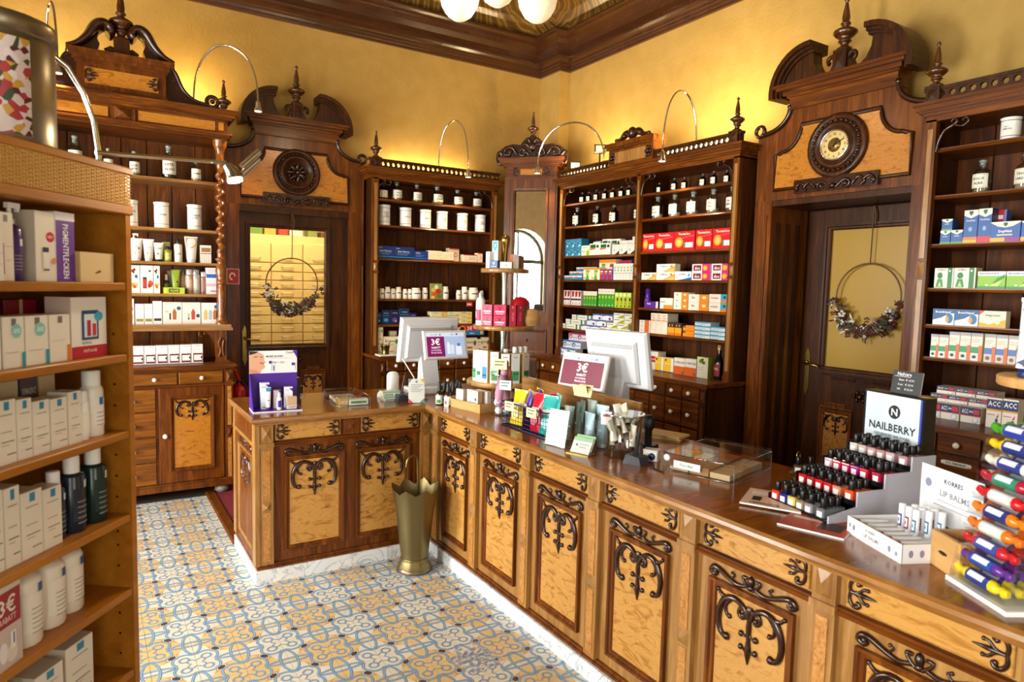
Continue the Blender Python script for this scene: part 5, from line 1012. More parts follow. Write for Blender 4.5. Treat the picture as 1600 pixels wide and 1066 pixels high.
for l, u in enumerate((.02, .092, .162)): run('tflat', FB, BV+.03*l, 1.783+.041*l, [(u,.112,.04),(u+.114,.2,.04)], .12, 'flat teal carton with orange flash', p4, layer=['bottom layer','middle layer','top layer'][l])
run('wog', FB, BV, 1.783, [(.352,.122,.113),(.477,.12,.112)], .07, 'green carton with orange top', p4, layer='front row'); run('wog', FB, BV+.08, 1.783, [(.488,.114,.19),(.604,.12,.19)], .07, 'green carton with orange top', p4, layer='back row')
run('redb', FB, BV, 1.783, [(.602,.058,.097),(.662,.058,.097),(.722,.055,.097)], .05, 'red and blue carton', p4, layer='front row'); run('redb', FB, BV+.055, 1.783, [(.67,.052,.14),(.724,.055,.14)], .05, 'red and blue carton', p4, layer='middle row'); run('redb', FB, BV+.11, 1.783, [(.737,.046,.18),(.785,.05,.18),(.838,.06,.18)], .05, 'red and blue carton', p4, layer='back row')
run('wgt', FB, BV, 1.783, [(.787+.0428*i,.042,.145) for i in range(6)], .06, 'slim white carton with green leaf', p4)
p5 = 'fifth shelf beside corner mirror'
run('rw', FB, BV, 1.536, [(.02,.036,.142),(.058,.045,.142),(.105,.05,.142),(.175,.051,.142),(.228,.05,.142),(.28,.048,.142)], .06, 'white carton with crimson splash', p5)
run('grn', FB, BV, 1.536, [(.365+.0405*i,.04,.139) for i in range(5)], .07, 'shorter green carton with pale top', p5); run('grn', FB, BV, 1.536, [(.586+.0457*i,.0452,.165) for i in range(5)], .07, 'taller green carton with pale top', p5); run('ylg', FB, BV, 1.536, [(.819,.051,.137),(.872,.051,.137),(.924,.05,.137),(.976,.06,.137)], .06, 'lime green carton', p5)
p6 = 'lowest shelf beside corner mirror'
for l, u in enumerate((.02, .07, .142)): run('wgf', FB, BV+.02*l, 1.305+l*.046, [(u,.1,.045),(u+.104,.19,.045)], .1, 'flat white carton with green band', p6, layer=['bottom layer','middle layer','top layer'][l])
for l, u in enumerate((.344, .405, .468)): run('wbl', FB, BV+.02*l, 1.305+l*.054, [(u,.135,.053),(u+.14,.14,.053)], .09, 'white and blue carton', p6, layer=['bottom layer','middle layer','top layer'][l])
for l, u in enumerate((.636, .70, .766, .766)): run('wyl', FB, BV+.02*min(l,2), 1.305+l*.0455, [(u,.143,.045),(u+.146,.143,.045)], .09, 'white carton with yellow leaf', p6, layer=['bottom layer','second layer','third layer','top layer'][l])
run('wyl2', FB, BV, 1.305, [(.93,.11,.045)], .09, 'white carton with green wedge', p6)
for l, (u, k) in enumerate(((.01,'blb'),(.05,'blb'),(.1,'pkb'))): run(k, FB, BV+.03*l-.02, ZW+l*.075, [(u,.137,.074),(u+.14,.145,.074)], .09, ['pale carton with blue emblem','pale carton with blue emblem','pale carton with pink emblem'][l], 'worktop behind the second till', layer=['bottom layer','middle layer','top layer'][l])
# ---- cabinet B, right bay
pb = 'top shelf of bay beside clock door'
for i, (u, w, h) in enumerate([(1.251,.042,.088),(1.419,.05,.106),(1.53,.047,.1),(1.719,.05,.104),(1.827,.049,.11),(1.954,.046,.1)]): assemble('medicine_bottle', ORD[i]+' small brown labelled bottle from left, '+pb, 'bottle', FB, u+w/2, BV+.05, 2.504, apo(round(w/2,3), h, 'a', '#2a120a', 'TINCT'), 'small brown bottles beside the clock door')
for i, (u, w, h) in enumerate([(1.203,.105,.186),(1.396,.105,.186),(1.592,.108,.189),(1.797,.108,.186),(1.981,.1,.186)]): assemble('glass_jar', ORD[i]+' clear stoppered glass bottle from left, second shelf beside clock door', 'bottle', FB, u+w/2, BV+.06, 2.294, apo(round(w/2*.92,3), h, 'c', ['#9a948a','#a8a294','#8f8a7c','#a09a8c','#8a5a2a'][i], ['AQUA|ROSAE','OL.|OLIV.','OL.|LINI','SPIR.|VINI','SIR.|SIMPL.'][i]), 'clear bottles beside the clock door')
run('heat', FB, BV, 2.022, [(1.15,.145,.15),(1.298,.21,.149),(1.512,.221,.149),(1.743,.162,.15),(1.91,.19,.15)], .08, 'red heat-pad carton with orange picture', 'third shelf beside clock door')
p4 = 'fourth shelf beside clock door'
run('wof', FB, BV, 1.785, [(1.153,.172,.062),(1.33,.208,.065)], .06, 'flat white carton with orange wave', p4, layer='bottom layer'); carton('wof', FB, 1.33, BV, 1.851, .208, .065, .06, 'flat white carton with orange wave, atop another, fourth shelf beside clock door', 'carton'); run('wbf', FB, BV, 1.785, [(1.541,.174,.069)], .06, 'flat white carton with blue wave', p4)
for l in (0, 1): run('doc', FB, BV, 1.785+l*.063, [(1.72,.186,.062),(1.916,.175,.062)], .06, 'white, maroon and pink gel carton', p4, layer=['lower layer','upper layer'][l])
p5 = 'fifth shelf beside clock door'
assemble('roll_on', 'purple roll-on stick standing on fifth shelf beside clock door', 'bottle', FB, 1.18, BV+.06, 1.551, bott(.028, .16, mat('#5c2a96', .3), mat('#4a2286', .25), .45, .85, '#6a3aa6'))
run('purp', FB, BV, 1.551, [(1.2,.165,.055)], .05, 'flat purple carton', p5); run('wor', FB, BV, 1.551, [(1.385,.145,.088)], .08, 'white carton with orange foot', p5)
for l in range(3): carton('wor2', FB, 1.54, BV, 1.551+l*.046, .15, .0455, .08, 'white and orange tablet carton, '+['bottom','middle','top'][l]+' of three stacked beside clock door', 'carton', 'orange tablet cartons')
for l in range(2): carton('wor2', FB, 1.697, BV, 1.551+l*.063, .2, .0625, .08, 'large white and orange tablet carton, '+['lower','upper'][l]+' of two stacked', 'carton', 'orange tablet cartons'); carton('wort', FB, 1.906, BV, 1.551+l*.066, .19, .065, .08, 'white carton with turquoise block, '+['lower','upper'][l]+' of two stacked', 'carton', 'turquoise block cartons')
for l in range(3): carton('wort3', FB, 1.15, BV, 1.34+l*.035, .132, .0345, .08, 'flat white and orange carton, '+['bottom','middle','top'][l]+' of the stack left of tall cream cartons', 'carton', 'flat orange cartons')
run('hot', FB, BV, 1.34, [(1.287+.0645*i,.064,.17) for i in range(3)], .12, 'tall cream carton with orange letters', 'sixth shelf beside clock door'); run('ydk', FB, BV, 1.34, [(1.484,.076,.103),(1.562,.076,.103)], .07, 'orange carton with dark brown top', 'sixth shelf beside clock door')
for l in range(2): carton('ydk', FB, 1.642, BV+.01, 1.34+l*.044, .034, .0435, .06, 'narrow brown carton, '+['lower','upper'][l]+' of two on sixth shelf', 'carton', 'narrow brown cartons'); carton('org2', FB, 1.68, BV, 1.34+l*.046, .092, .0455, .07, 'plain orange carton, '+['lower','upper'][l]+' of two on sixth shelf', 'carton', 'plain orange cartons')
for l in range(4): carton('blw', FB, 1.775, BV, 1.34+l*.0315, .156, .031, .1, 'flat white and light blue carton, '+['bottom','second','third','top'][l]+' of four-high stack', 'carton', 'light blue flat cartons')
for l in range(3): carton('blw', FB, 1.936, BV, 1.34+l*.032, .15, .0315, .1, 'flat white and light blue carton, '+['bottom','middle','top'][l]+' of three-high stack', 'carton', 'light blue flat cartons')
pw = 'worktop beside clock door'
run('rwb', FB, BV-.02, ZW, [(1.12,.146,.15),(1.27,.14,.15)], .09, 'white carton with red band', pw); run('ylw', FB, BV-.04, ZW, [(1.398,.099,.114),(1.5,.106,.116)], .06, 'yellow carton', pw); run('orw', FB, BV-.04, ZW, [(1.61,.115,.128),(1.727,.118,.133)], .06, 'white carton with orange lower half', pw); run('olv', FB, BV-.04, ZW, [(1.852,.11,.16)], .1, 'olive green carton with olive picture', pw)
assemble('syrup_bottle', 'tall dark syrup bottle with red label and gold cap, beside clock door', 'bottle', FB, 2.03, BV, ZW, [('body', MB().lathe([(.034,0),(.036,.006),(.036,.13),(.03,.15),(.016,.18),(.014,.225),(.014,.235)], 14).mesh('body', [mat('#0c0e14', .12, 0, .5)])), ('cap', MB().lathe([(.016,.225),(.016,.262),(.001,.263)], 12).mesh('cap', [mat('#c9a25a', .3, .5)])), ('label', (lambda q: (patch(q,.0366,.03,.12,-.9,.9,0), wrap(q,'VITAL',.0372,.085,.016,1,1.2), q)[-1])(MB()).mesh('label', [mat('#8c1a2e', .4), mat('#f0d8c8', .4)]))])
# ---- cabinet C (right edge)
assemble('porcelain_jar', 'white flared porcelain jar with gold bands on top shelf, right edge', 'jar', FC, .375, BV+.05, 2.515, pjar(.046, .114, 'UNGT|SIMPLEX'))
for i, (u, w, h) in enumerate([(.217,.086,.177),(.412,.1,.18)]): assemble('glass_jar', ['narrow','wide'][i]+' clear glass bottle with gilt label on second shelf, right cabinet', 'bottle', FC, u+w/2, BV+.05, 2.258, apo(round(w/2,3), h, 'c', ['#8a7a5a','#b8a88a'][i], ['BOLUS|ALBA','TINCT.|CARDAM.'][i]), 'glass bottles right cabinet')
p3 = 'third shelf right of clock door'
run('vck', FC, BV, 1.993, [(.095,.053,.072),(.149,.06,.073)], .06, 'small blue carton with green foot', p3); carton('vck', FC, .099, BV+.0, 2.066, .055, .062, .06, 'small blue carton with green foot, on top of two others', 'carton')
run('vckt', FC, BV, 1.993, [(.21,.068,.174)], .06, 'tall blue carton with orange foot', p3); run('vckr', FC, BV, 1.993, [(.279,.064,.177)], .07, 'tall blue carton with red foot', p3); run('redb', FC, BV+.07, 1.993, [(.33,.05,.172)], .05, 'red carton behind the tall blue ones', p3); run('dayn', FC, BV-.01, 1.993, [(.345,.134,.102),(.481,.134,.1)], .06, 'wide blue day-and-night carton', p3)
p4 = 'fourth shelf right of clock door'
run('selo', FC, BV, 1.751, [(.08,.099,.11),(.18,.108,.11)], .07, 'white and green carton with torso picture', p4); run('lime', FC, BV, 1.751, [(.297,.131,.09),(.43,.131,.09)], .06, 'lime carton with green capsule', p4)
p5 = 'fifth shelf right of clock door'
run('boxa', FC, BV, 1.548, [(.087,.111,.088),(.2,.116,.088)], .05, 'white and blue carton with globe', p5); run('grip', FC, BV, 1.548, [(.319,.125,.087)], .05, 'white and yellow carton', p5)
p6 = 'sixth shelf right of clock door'
run('ogw', FC, BV, 1.366, [(.087,.042,.128),(.13,.05,.128),(.182,.053,.148),(.236,.053,.148),(.29,.056,.148)], .05, 'green-banded white carton with orange edge', p6); run('obw', FC, BV, 1.366, [(.355,.053,.148),(.409,.053,.147),(.464,.053,.147)], .05, 'blue-banded white carton with orange edge', p6)
pa = 'worktop right of clock door'
for l, us in enumerate(((.1,.19,.293),(.085,.184,.282),(.1,.195,.296),(.115,.215,.315))): run('acc', FC, BV-.06+.035*l, ZW+.041*l, [(u,.096,.082 if not l else .0815) for u in us] if l == 0 else [(u,.096,.04) for u in us], .1, 'navy and white effervescent carton', pa, layer=['front row','second row','third row','back row'][l])
run('acct', FC, BV-.09, ZW, [(.425,.069,.155),(.496,.069,.157)], .07, 'tall navy-topped carton', pa)
# ---- left cabinet
for i, (u, w, h, c, l) in enumerate([(.384,.1,.255,'c','#15130c'),(.605,.07,.19,'c','#c8b890'),(.771,.078,.19,'c','#b8a078'),(.989,.11,.262,'c','#080a0e'),(1.194,.08,.18,'c','#c89a70')]):
    assemble('glass_jar', ['large dark','small pale','small clear','large black','small amber'][i]+' stoppered bottle with lettered label on top shelf of tall left cabinet', 'bottle', FL, u+w/2, LV+.06, 2.463, apo(round(w/2*.97,3), h, c, l, ['TINCT|AMARA','BALS.','ACID|BOR.','EXTR.|ALOES','GUMMI'][i]), 'bottles in the tall left cabinet')
for i, (u, t) in enumerate(((.719,'VASELIN|ALB.'),(.931,'LANOLIN.'),(1.164,'VASELIN|FLAV.'))): assemble('porcelain_jar', ORD[i]+' large white lettered jar from left in tall left cabinet', 'jar', FL, u+.056, LV+.06, 2.085, pjar(.0545, .2, t), 'large jars in the tall left cabinet')
wt = [('t','apeiron',.5,.62,.05,'#4a4a4a',1,.5),('r',.25,.3,.8,.42,'#e6b88a'),('e',.7,.56,.07,.04,'#26262a')]
pt = 'third shelf of tall left cabinet'
assemble('pump_bottle', 'white pump bottle behind the tubes, '+pt, 'bottle', FL, .80, LV+.13, 1.827, pumpb(.026, .213, mat('#e9e4da', .3), WHITEP))
assemble('cream_tube', 'first white and peach tube from left, '+pt, 'tube', FL, .812, LV+.05, 1.827, sqtube(.082, .172, '#efece6', '#f0efec', tuple(wt))); assemble('cream_tube', 'second white and peach tube from left, '+pt, 'tube', FL, .893, LV+.05, 1.827, sqtube(.077, .17, '#f0ede6', '#f0efec', tuple(wt[:2])))
assemble('cream_tube', 'short white olive tube with black cap, '+pt, 'tube', FL, .962, LV+.04, 1.827, sqtube(.068, .146, '#efece2', '#26221c', (('t','OLIVE',.5,.7,.09,'#6a7a2a',1,.6),('e',.35,.42,.08,.05,'#26301c'))))
assemble('oil_bottle', 'small green oil bottle with black cap, '+pt, 'bottle', FL, 1.025, LV+.03, 1.827, bott(.026, .12, mat('#8a8a2e', .15), mat('#1c1a16', .3), .2, .6, '#b8b05a')); K['ogb'] = ('#a8a462', '#8a864a', lines(.2,.8,.85,2,.08)); carton('ogb', FL, .99, LV+.09, 1.827, .056, .158, .04, 'olive carton behind the green oil bottle', 'carton')
assemble('lotion_bottle', 'white olive lotion bottle with black cap, '+pt, 'bottle', FL, 1.097, LV+.04, 1.827, bott(.03, .182, mat('#e9e6d8', .3), mat('#1c1a16', .3), .2, .5, '#efecdc', 'OLIVE'))
assemble('cream_tube', 'tall beige tube with gold top leaf, '+pt, 'tube', FL, 1.19, LV+.05, 1.827, sqtube(.096, .206, '#ece8e0', '#efece6', (('p',[(.08,.75),(.92,.75),(.9,.62),(.5,.55),(.1,.62)],'#e0a85a'),('r',.05,.75,.95,.95,'#b09468')))); run('stripe', FL, LV, 1.827, [(1.252,.08,.142)], .05, 'brown and lilac carton at right end', pt)
pf = 'fourth shelf of tall left cabinet'
run('floral', FL, LV, 1.581, [(.754,.074,.213)], .08, 'left white gift carton with berry print', pf); run('berry', FL, LV, 1.581, [(.829,.088,.214)], .08, 'white gift carton showing a red bottle', pf); run('floral', FL, LV, 1.581, [(.918,.046,.214)], .08, 'narrow white gift carton with berry print', pf)
run('glow', FL, LV-.03, 1.581, [(.983,.15,.05)], .05, 'flat lime green carton lying in front', pf)
assemble('dropper_bottle', 'dark dropper bottle behind the flat lime carton', 'bottle', FL, 1.012, LV+.06, 1.581, bott(.022, .15, mat('#23281c', .2), mat('#e4e0d4', .3), .3, .45, '#6a7a4a')); assemble('cream_tube', 'grey tube leaning behind the green tube', 'tube', FL, 1.045, LV+.1, 1.581, sqtube(.05, .178, '#b0a898', '#c8c0b0')); assemble('cream_tube', 'bright green tube, '+pf, 'tube', FL, 1.078, LV+.055, 1.581, sqtube(.066, .188, '#9ab03a', '#efece2', (('e',.65,.5,.1,.04,'#26301c'),('r',.1,.2,.9,.26,'#d8dfa0'))))
for i, (u, r, h, c, k) in enumerate([(1.12,.034,.193,'#b8907a','#8a8480'),(1.165,.034,.194,'#c8a890','#d8d2cc'),(1.21,.032,.195,'#c8c4bc','#a8a4a0'),(1.262,.024,.178,'#a0786a','#e4dcd4')]): assemble('lotion_bottle', ['back','first front','second front','slim'][i]+' metallic '+['copper','copper','silver','rose'][i]+' bottle, '+pf, 'bottle', FL, u+.012, LV+(.11 if i == 0 else .045), 1.581, bott(r, h, mat(c, .3, .5), mat(k, .25, .6), .2, .8, c))
run('pastel', FL, LV, 1.581, [(1.292,.075,.212)], .06, 'pale lilac carton with blue band', pf)
pg = 'lowest shelf of tall left cabinet'
run('floral', FL, LV, 1.345, [(.74,.046,.195)], .06, 'pale pink carton at left end', pg); run('gold', FL, LV, 1.345, [(.791,.06,.156),(.853,.057,.157)], .06, 'white carton with gold label', pg); run('dark', FL, LV, 1.345, [(.912,.062,.178)], .06, 'taller white carton with dark label', pg)
run('set', FL, LV, 1.345, [(.978,.135,.171)], .07, 'cream gift set carton with brown bottle', pg); run('set2', FL, LV, 1.345, [(1.115,.133,.17)], .07, 'cream gift set carton with red bottle', pg); run('set3', FL, LV, 1.345, [(1.251,.115,.169)], .07, 'cream gift set carton with three bottles', pg)
run('amb', FL, LV-.06, ZW, [(.675,.072,.142),(.751,.09,.143),(.843,.077,.142),(.922,.081,.144),(1.005,.08,.145),(1.087,.082,.146),(1.171,.082,.148)], .07, 'white carton with amber bottle picture', 'worktop of tall left cabinet')
# ================================================================ things on the counter
CARD = mat('#f1f0ee', .45); PURPLE = mat('#4a1f96', .4)
def panelprint(W, H, ops, base='#f1f0ee', t=.003, em=0):   # a flat printed board, origin bottom centre, facing -y
    ms = [mat(base, .45, emit=em), mat('#e4e2de', .5)]; b = MB(); b.box(-W/2, W/2, .0003, t, 0, H, 1); b.add([(-W/2,0,0),(W/2,0,0),(W/2,0,H),(-W/2,0,H)], [(0,1,2,3)], 0)
    ops_to(b, ops, ms, lambda x,z,y: (x-W/2,y,z), W, H, 0, em); return b, ms
def board(name, W, H, ops, parent, loc, rot=(0,0,0), base='#f1f0ee', t=.003, em=0):
    b, ms = panelprint(W, H, ops, base, t, em); return b.build(name, ms, parent, loc, rot)
# ---- purple skin-care counter display
cd = thing('product_display', 'purple and white skin-care counter display with face picture', 'display', (.905, 3.92, ZC), math.radians(-4))
MB().box(-.135,.135,0,.17,0,.006).build('base', CARD, cd); MB().box(-.13,.13,.004,.165,.006,.0075).build('tray', PURPLE, cd)
MB().prism([(.0,.0065),(.165,.0065),(.165,.2),(.15,.2)], 0, -.135, -.131).build('side_wing', PURPLE, cd)
board('back_board', .268, .33, [('r',0,.0,1,.6,'#4a1f96'),('r',0,.6,1,1,'#eceaea'),
  ('p',[(0,.6),(.22,.6),(.25,.66),(.31,.69),(.33,.73),(.3,.76),(.335,.79),(.33,.82),(.3,.83),(.31,.87),(.3,.92),(.24,.96),(.15,.99),(0,.985)],'#d9a284'),
  ('p',[(0,.93),(.12,.955),(.2,.99),(.0,1)],'#2a1a18'),('p',[(.0,.6),(.2,.6),(.14,.66),(0,.69)],'#c98d6e'),('p',[(.1,.9),(.17,.905),(.17,.893),(.1,.885)],'#4a2a22'),('p',[(.22,.895),(.27,.9),(.27,.888),(.22,.883)],'#4a2a22'),('p',[(.2,.80),(.3,.79),(.29,.765),(.22,.78)],'#b05a58'),
  ('t','MORE GLOW?',.52,.90,.035,'#3a3a4a',1,.35),('r',.4,.865,.9,.868,'#c06a6a'),('t','CeraVe',.86,.965,.04,'#5a5a66',1,.2),('p',[(.91,1),(1,1),(1,.86)],'#4a1f96'),('t','70%  +  92%',.6,.79,.03,'#5a5a66',1,.3),('p',[(.38,.64),(.44,.63),(.46,.8),(.4,.81)],'#f6f6fa'),('r',.4,.77,.46,.82,'#4a1f96'),('r',.49,.64,.51,.74,'#2f6ac0'),('r',.88,.64,.95,.78,'#f6f6fa'),('r',.88,.73,.95,.78,'#4a1f96')], cd, (0,.166,.006))
K['cvt'] = ('#eeeaf0', '#dcd6e2', [('p',[(.55,.95),(1,.95),(1,.78)],'#4a1f96'),('r',.1,.1,.9,.5,'#d8e6ee'),('t','CeraVe',.4,.85,.05,'#4a3a6a',1,.6),('r',.2,.05,.6,.08,'#b0382a')]); K['cvs'] = ('#ede9ef', '#d8a890', [('p',[(.6,1),(1,1),(1,.8)],'#4a1f96')]+lines(.2,.8,.6,4,.12))
FV = Fr(.905, 3.92, -4)
carton('cvt', FV, -.085, .08, ZC+.0078, .05, .15, .04, 'tall white skin-care carton standing in the purple display', 'carton'); carton('cvs', FV, -.012, .08, ZC+.0078, .04, .105, .035, 'medium white skin-care carton in the purple display', 'carton'); carton('cvt', FV, .045, .085, ZC+.0078, .05, .12, .035, 'white skin-care carton leaning at right of purple display', 'carton', yaw=-8)
assemble('cream_tube', 'white tube with blue top in the purple display', 'tube', FV, -.048, .045, ZC+.0078, sqtube(.032, .13, '#eceaf0', '#4a1f96', (('r',.05,.82,.95,.98,'#2f8ac8'),('r',.2,.4,.8,.46,'#e08a5a'))))
assemble('lotion_bottle', 'small white pump-cap bottle in front of purple display', 'bottle', FV, .012, .04, ZC+.0078, bott(.014, .095, WHITEP, mat('#d8d4e4', .3), .25, .55, '#4a1f96'))
K['cvb'] = ('#ece4da', '#d8c8b8', [('r',0,.3,1,1,'#d8b090'),('t','CeraVe',.5,.18,.16,'#5a5a66',1,.8)]); carton('cvb', FV, .055, .035, ZC+.0078, .055, .07, .03, 'short beige carton at front of purple display', 'carton', yaw=6)
bh = thing('bag_holder', 'black metal holder standing behind the purple display', 'holder', (1.07, 4.16, ZC)); MB().box(-.02,.02,-.03,.03,0,.03).box(-.015,.015,-.025,.025,.03,.16).build('stem', BLACK, bh); MB().tube([(0,-.02,.11),(.035,-.02,.11),(.035,-.02,.04),(0,-.02,.04)], .004, 6).build('loop', CHROME, bh)
# ---- acrylic dispensers
def acrylic(label, x, y, rz, W, D, H, cols, grp):
    a = thing('acrylic_box', label, 'box', (x, y, ZC), rz, grp); t = .003
    for n, q in (('floor_plate',(0,W,0,D,0,t)),('front_wall',(0,W,0,t,t,H*.7)),('back_wall',(0,W,D-t,D,t,H)),('side_wall',(0,t,t,D-t,t,H*.85)),('side_wall',(W-t,W,t,D-t,t,H*.85)),('lid',(0,W,0,D,H*.86,H*.86+t))): MB().box(*q).build(n, CLEAR, a)
    q = MB()
    for z in (.001, H*.86): q.tube([(0,0,z),(W,0,z),(W,D,z),(0,D,z)], .0018, 4, closed=True)
    for x, y in ((0,0),(W,0),(W,D),(0,D)): q.tube([(x,y,0),(x,y,H*.86)], .0018, 4)
    q.build('edge', RIM, a); return a
acrylic('clear acrylic dispenser of pastille packs on the left counter wing', 1.255, 3.935, math.radians(-3), .2, .36, .062, None, 'clear acrylic dispensers')
F1 = Fr(1.255, 3.935, -3)
for i, (u, v, w, d, h, c, ph) in enumerate([(.012,.01,.055,.09,.04,'#c8a04a','gold'),(.07,.008,.12,.05,.035,'#e6e4d8','white green-lettered'),(.15,.07,.04,.12,.03,'#a8563a','rust red'),(.02,.12,.1,.1,.02,'#d8cdb8','beige'),(.03,.24,.14,.09,.02,'#cfc4b0','tan')]):
    K['ps%d' % i] = (c, c, [('r',.1,.3,.9,.7,'#efe8d0' if i != 1 else '#3f9a6a'),('t','Pastillen',.5,.5,.25,'#4a3a2a',1,.7)]); carton('ps%d' % i, F1, u, v, ZC+.0035, w, h, d, ph+' pastille pack inside the clear dispenser on left wing', 'pack', 'pastille packs', name='pastille_pack')
acrylic('large clear acrylic box of folded sample packs on the long counter wing', 2.02, 2.0, math.radians(-75), .31, .36, .085, None, 'clear acrylic dispensers')
F2 = Fr(2.02, 2.0, -75); rr = random.Random(4)
for i in range(9):
    c = ['#c8a88a','#b88a5a','#d8b890','#c86a3a','#a88a6a','#d0a070','#e0d0b8','#b8603a','#c8b090'][i]; K['sp%d' % i] = (c, c, [])
    carton('sp%d' % i, F2, .02+.09*(i % 3), .02+.105*(i//3), ZC+.0035, .085, .014+.009*((i*2) % 3), .1, ORD[i % 3]+' '+['front','middle','back'][i//3]+'-row folded paper pack inside the large clear box', 'pack', 'folded packs in clear box', name='sample_pack')
K['ad'] = ('#e6ece8', '#d8e0da', [('t','Pascoflair',.5,.55,.4,'#2a8a5a',1,.8)]); carton('ad', F2, .05, -.0042, ZC+.02, .12, .03, .003, 'small white label with green letters on the large clear box', 'label', name='stick_label')
tag(MB().lathe([(.014,0),(.014,.003),(.001,.003)], 14).build('round_sticker', mat('#d8e0e4', .3), None, F2.w(.02,-.0042,ZC+.055), (PI/2,0,F2.a)), 'small round pale sticker on corner of the large clear box', 'sticker')
# ---- odds and ends by the inner corner
cdp = thing('card_reader', 'white rounded card reader standing on the counter by the till', 'card reader', (1.72, 4.22, ZC)); MB().lathe([(.03,0),(.034,.004),(.034,.01)], 16, (0,0,0)).build('base', WHITEP, cdp); MB().lathe([(.036,.01),(.043,.03),(.043,.13),(.036,.15),(.02,.158),(.001,.16)], 18, (0,0,0), 0, True, 1, .5).build('body', WHITEP, cdp)
sb = thing('white_dome', 'small white dome sitting beside the white card reader', 'dome', (1.63, 4.16, ZC)); MB().lathe([(.04,0),(.042,.01),(.036,.03),(.02,.043),(.001,.046)], 16).build('shell', WHITEP, sb); MB().lathe([(.008,.042),(.008,.05),(.001,.051)], 10).build('button', STEEL, sb)
K['gcs'] = ('#e6ebe4', '#d8cdb0', [('r',0,.55,1,1,'#8fc0a4'),('r',.1,.15,.6,.35,'#4a6a5a')])
for l in range(2): carton('gcs', Fr(1.575, 4.01, 0), 0, .02*l, ZC+.03*l, .12, .029, .06, ['lower','upper'][l]+' green and white leaflet pack beside the pen stand', 'pack', 'leaflet packs', name='leaflet_pack')
def penstand(label, x, y, rz):
    p = thing('pen_stand', label, 'pen stand', (x, y, ZC), rz); MB().prism([(-.045,0),(.045,0),(.035,.035),(-.03,.042)], 1, -.035, .035).build('base', mat('#33353a', .4), p); MB().tube([(0,0,.035),(.006,0,.1),(.015,0,.165)], [.006,.0065,.004], 8).build('pen', mat('#1c1f26', .25), p)
    MB().tube([(.0,.02,.012),(.06,.05,.003),(.1,-.02,.003),(.16,-.04,.003)], .0025, 5).build('cord', BLACK, p)
penstand('black pen on grey stand between leaflet packs and information sign', 1.69, 3.99, 0)
def tent(label, x, y, rz, W, H, ops, lean=12):
    t = thing('acrylic_sign', label, 'sign', (x, y, ZC), rz); r = math.radians(-lean)
    board('card', W, H, ops, t, (0,0,.004), (r,0,0)); MB().box(-W/2-.002,W/2+.002,-.002,.0005,.0,H+.002).build('acrylic_front', CLEAR, t, (0,-.0035,.004), (r,0,0)); MB().box(-W/2,W/2,-.005,.07,0,.003).build('acrylic_foot', CLEAR, t)
    return t
tent('white information sign with coloured corners standing at the inner counter corner', 1.733, 3.86, math.radians(-20), .1, .15, [('p',[(0,1),(.25,1),(0,.8)],'#4a90c8'),('p',[(1,1),(.72,1),(1,.8)],'#e8b83a'),('p',[(0,0),(.3,0),(0,.18)],'#c83a4a'),('p',[(1,0),(.68,0),(1,.2)],'#2f9a7a'),('e',.5,.88,.07,.05,'#8a8a8a')]+lines(.15,.9,.74,5,.07,'#8a8a90',.02), 8)
# ---- tills
def till(label, x, y, rz, W, ops, scr, sign):
    t = thing('till_terminal', label, 'till', (x, y, ZC), rz)
    b = MB().box(-.13,.13,-.02,.2,0,.02); b.prism([(-.0,.02),(.12,.02),(.1,.3),(.07,.3)], 0, -.06, .06); b.build('stand', mat('#d4d4d8', .35), t)
    m = link('monitor', None, t, (0,.09,.2), (math.radians(12),0,0))
    MB().cbox(-W/2,W/2,0,.035,0,.32,.012).build('housing', mat('#dcdcdf', .35), m); MB().cbox(-W/2+.045,W/2-.06,-.02,0,.03,.27,.012).build('rear_cover', mat('#cfcfd4', .35), m); MB().box(-W/2+.015,W/2-.015,.035,.037,.015,.305).build('screen', BLACK, m)
    b = MB()
    for k in range(3): b.box(-W/2+.06, W/2-.08, -.0215, -.02, .235+.008*k, .237+.008*k)
    b.build('vent', mat('#6a6a70', .5), m)
    s = link('customer_display', None, t, sign, (math.radians(-14),0,0)); MB().cbox(-.165,.165,0,.02,0,.2,.006).build('bezel', mat('#e6e4de', .35), s); MB().box(-.02,.02,.02,.09,.05,.09).build('arm', mat('#d4d4d8', .35), s)
    board('screen', .29, .165, ops, s, (0,-.0006,.018), (0,0,0), '#e8ecf4', .0005, .55)
    return t
head = [('r',0,.84,1,1,'#cfdcee'),('t','APOTHEKE',.2,.92,.05,'#4a7ac0',1,.25),('e',.36,.92,.02,.035,'#2a5aa0'),('t','LAND',.68,.92,.05,'#4a7ac0',1,.2),('e',.8,.93,.03,.04,'#3a6ac0')]
till('white till screen with 3 euro offer display, in the inner counter corner', 2.03, 4.26, 0, .44, head+[('r',0,0,.46,.84,'#7a1060'),('r',.46,0,1,.84,'#a8bce0'),('t','3\u20ac',.23,.62,.28,'#ffffff',1,.42),('t','RABATT',.23,.38,.08,'#ffffff',1,.3),('t','AUF K\u00d6RPER-',.23,.27,.07,'#f0d8ea',1,.36),('t','PRODUKTE',.23,.16,.07,'#f0d8ea',1,.34),('r',.52,.1,.6,.5,'#dfe8f6'),('r',.53,.5,.58,.58,'#eef2fa'),('r',.62,.1,.7,.48,'#d4e2f4'),('r',.75,.06,.9,.42,'#e6eef8'),('r',.79,.42,.86,.54,'#4a70b8')], 0, (.05,-.13,.24))
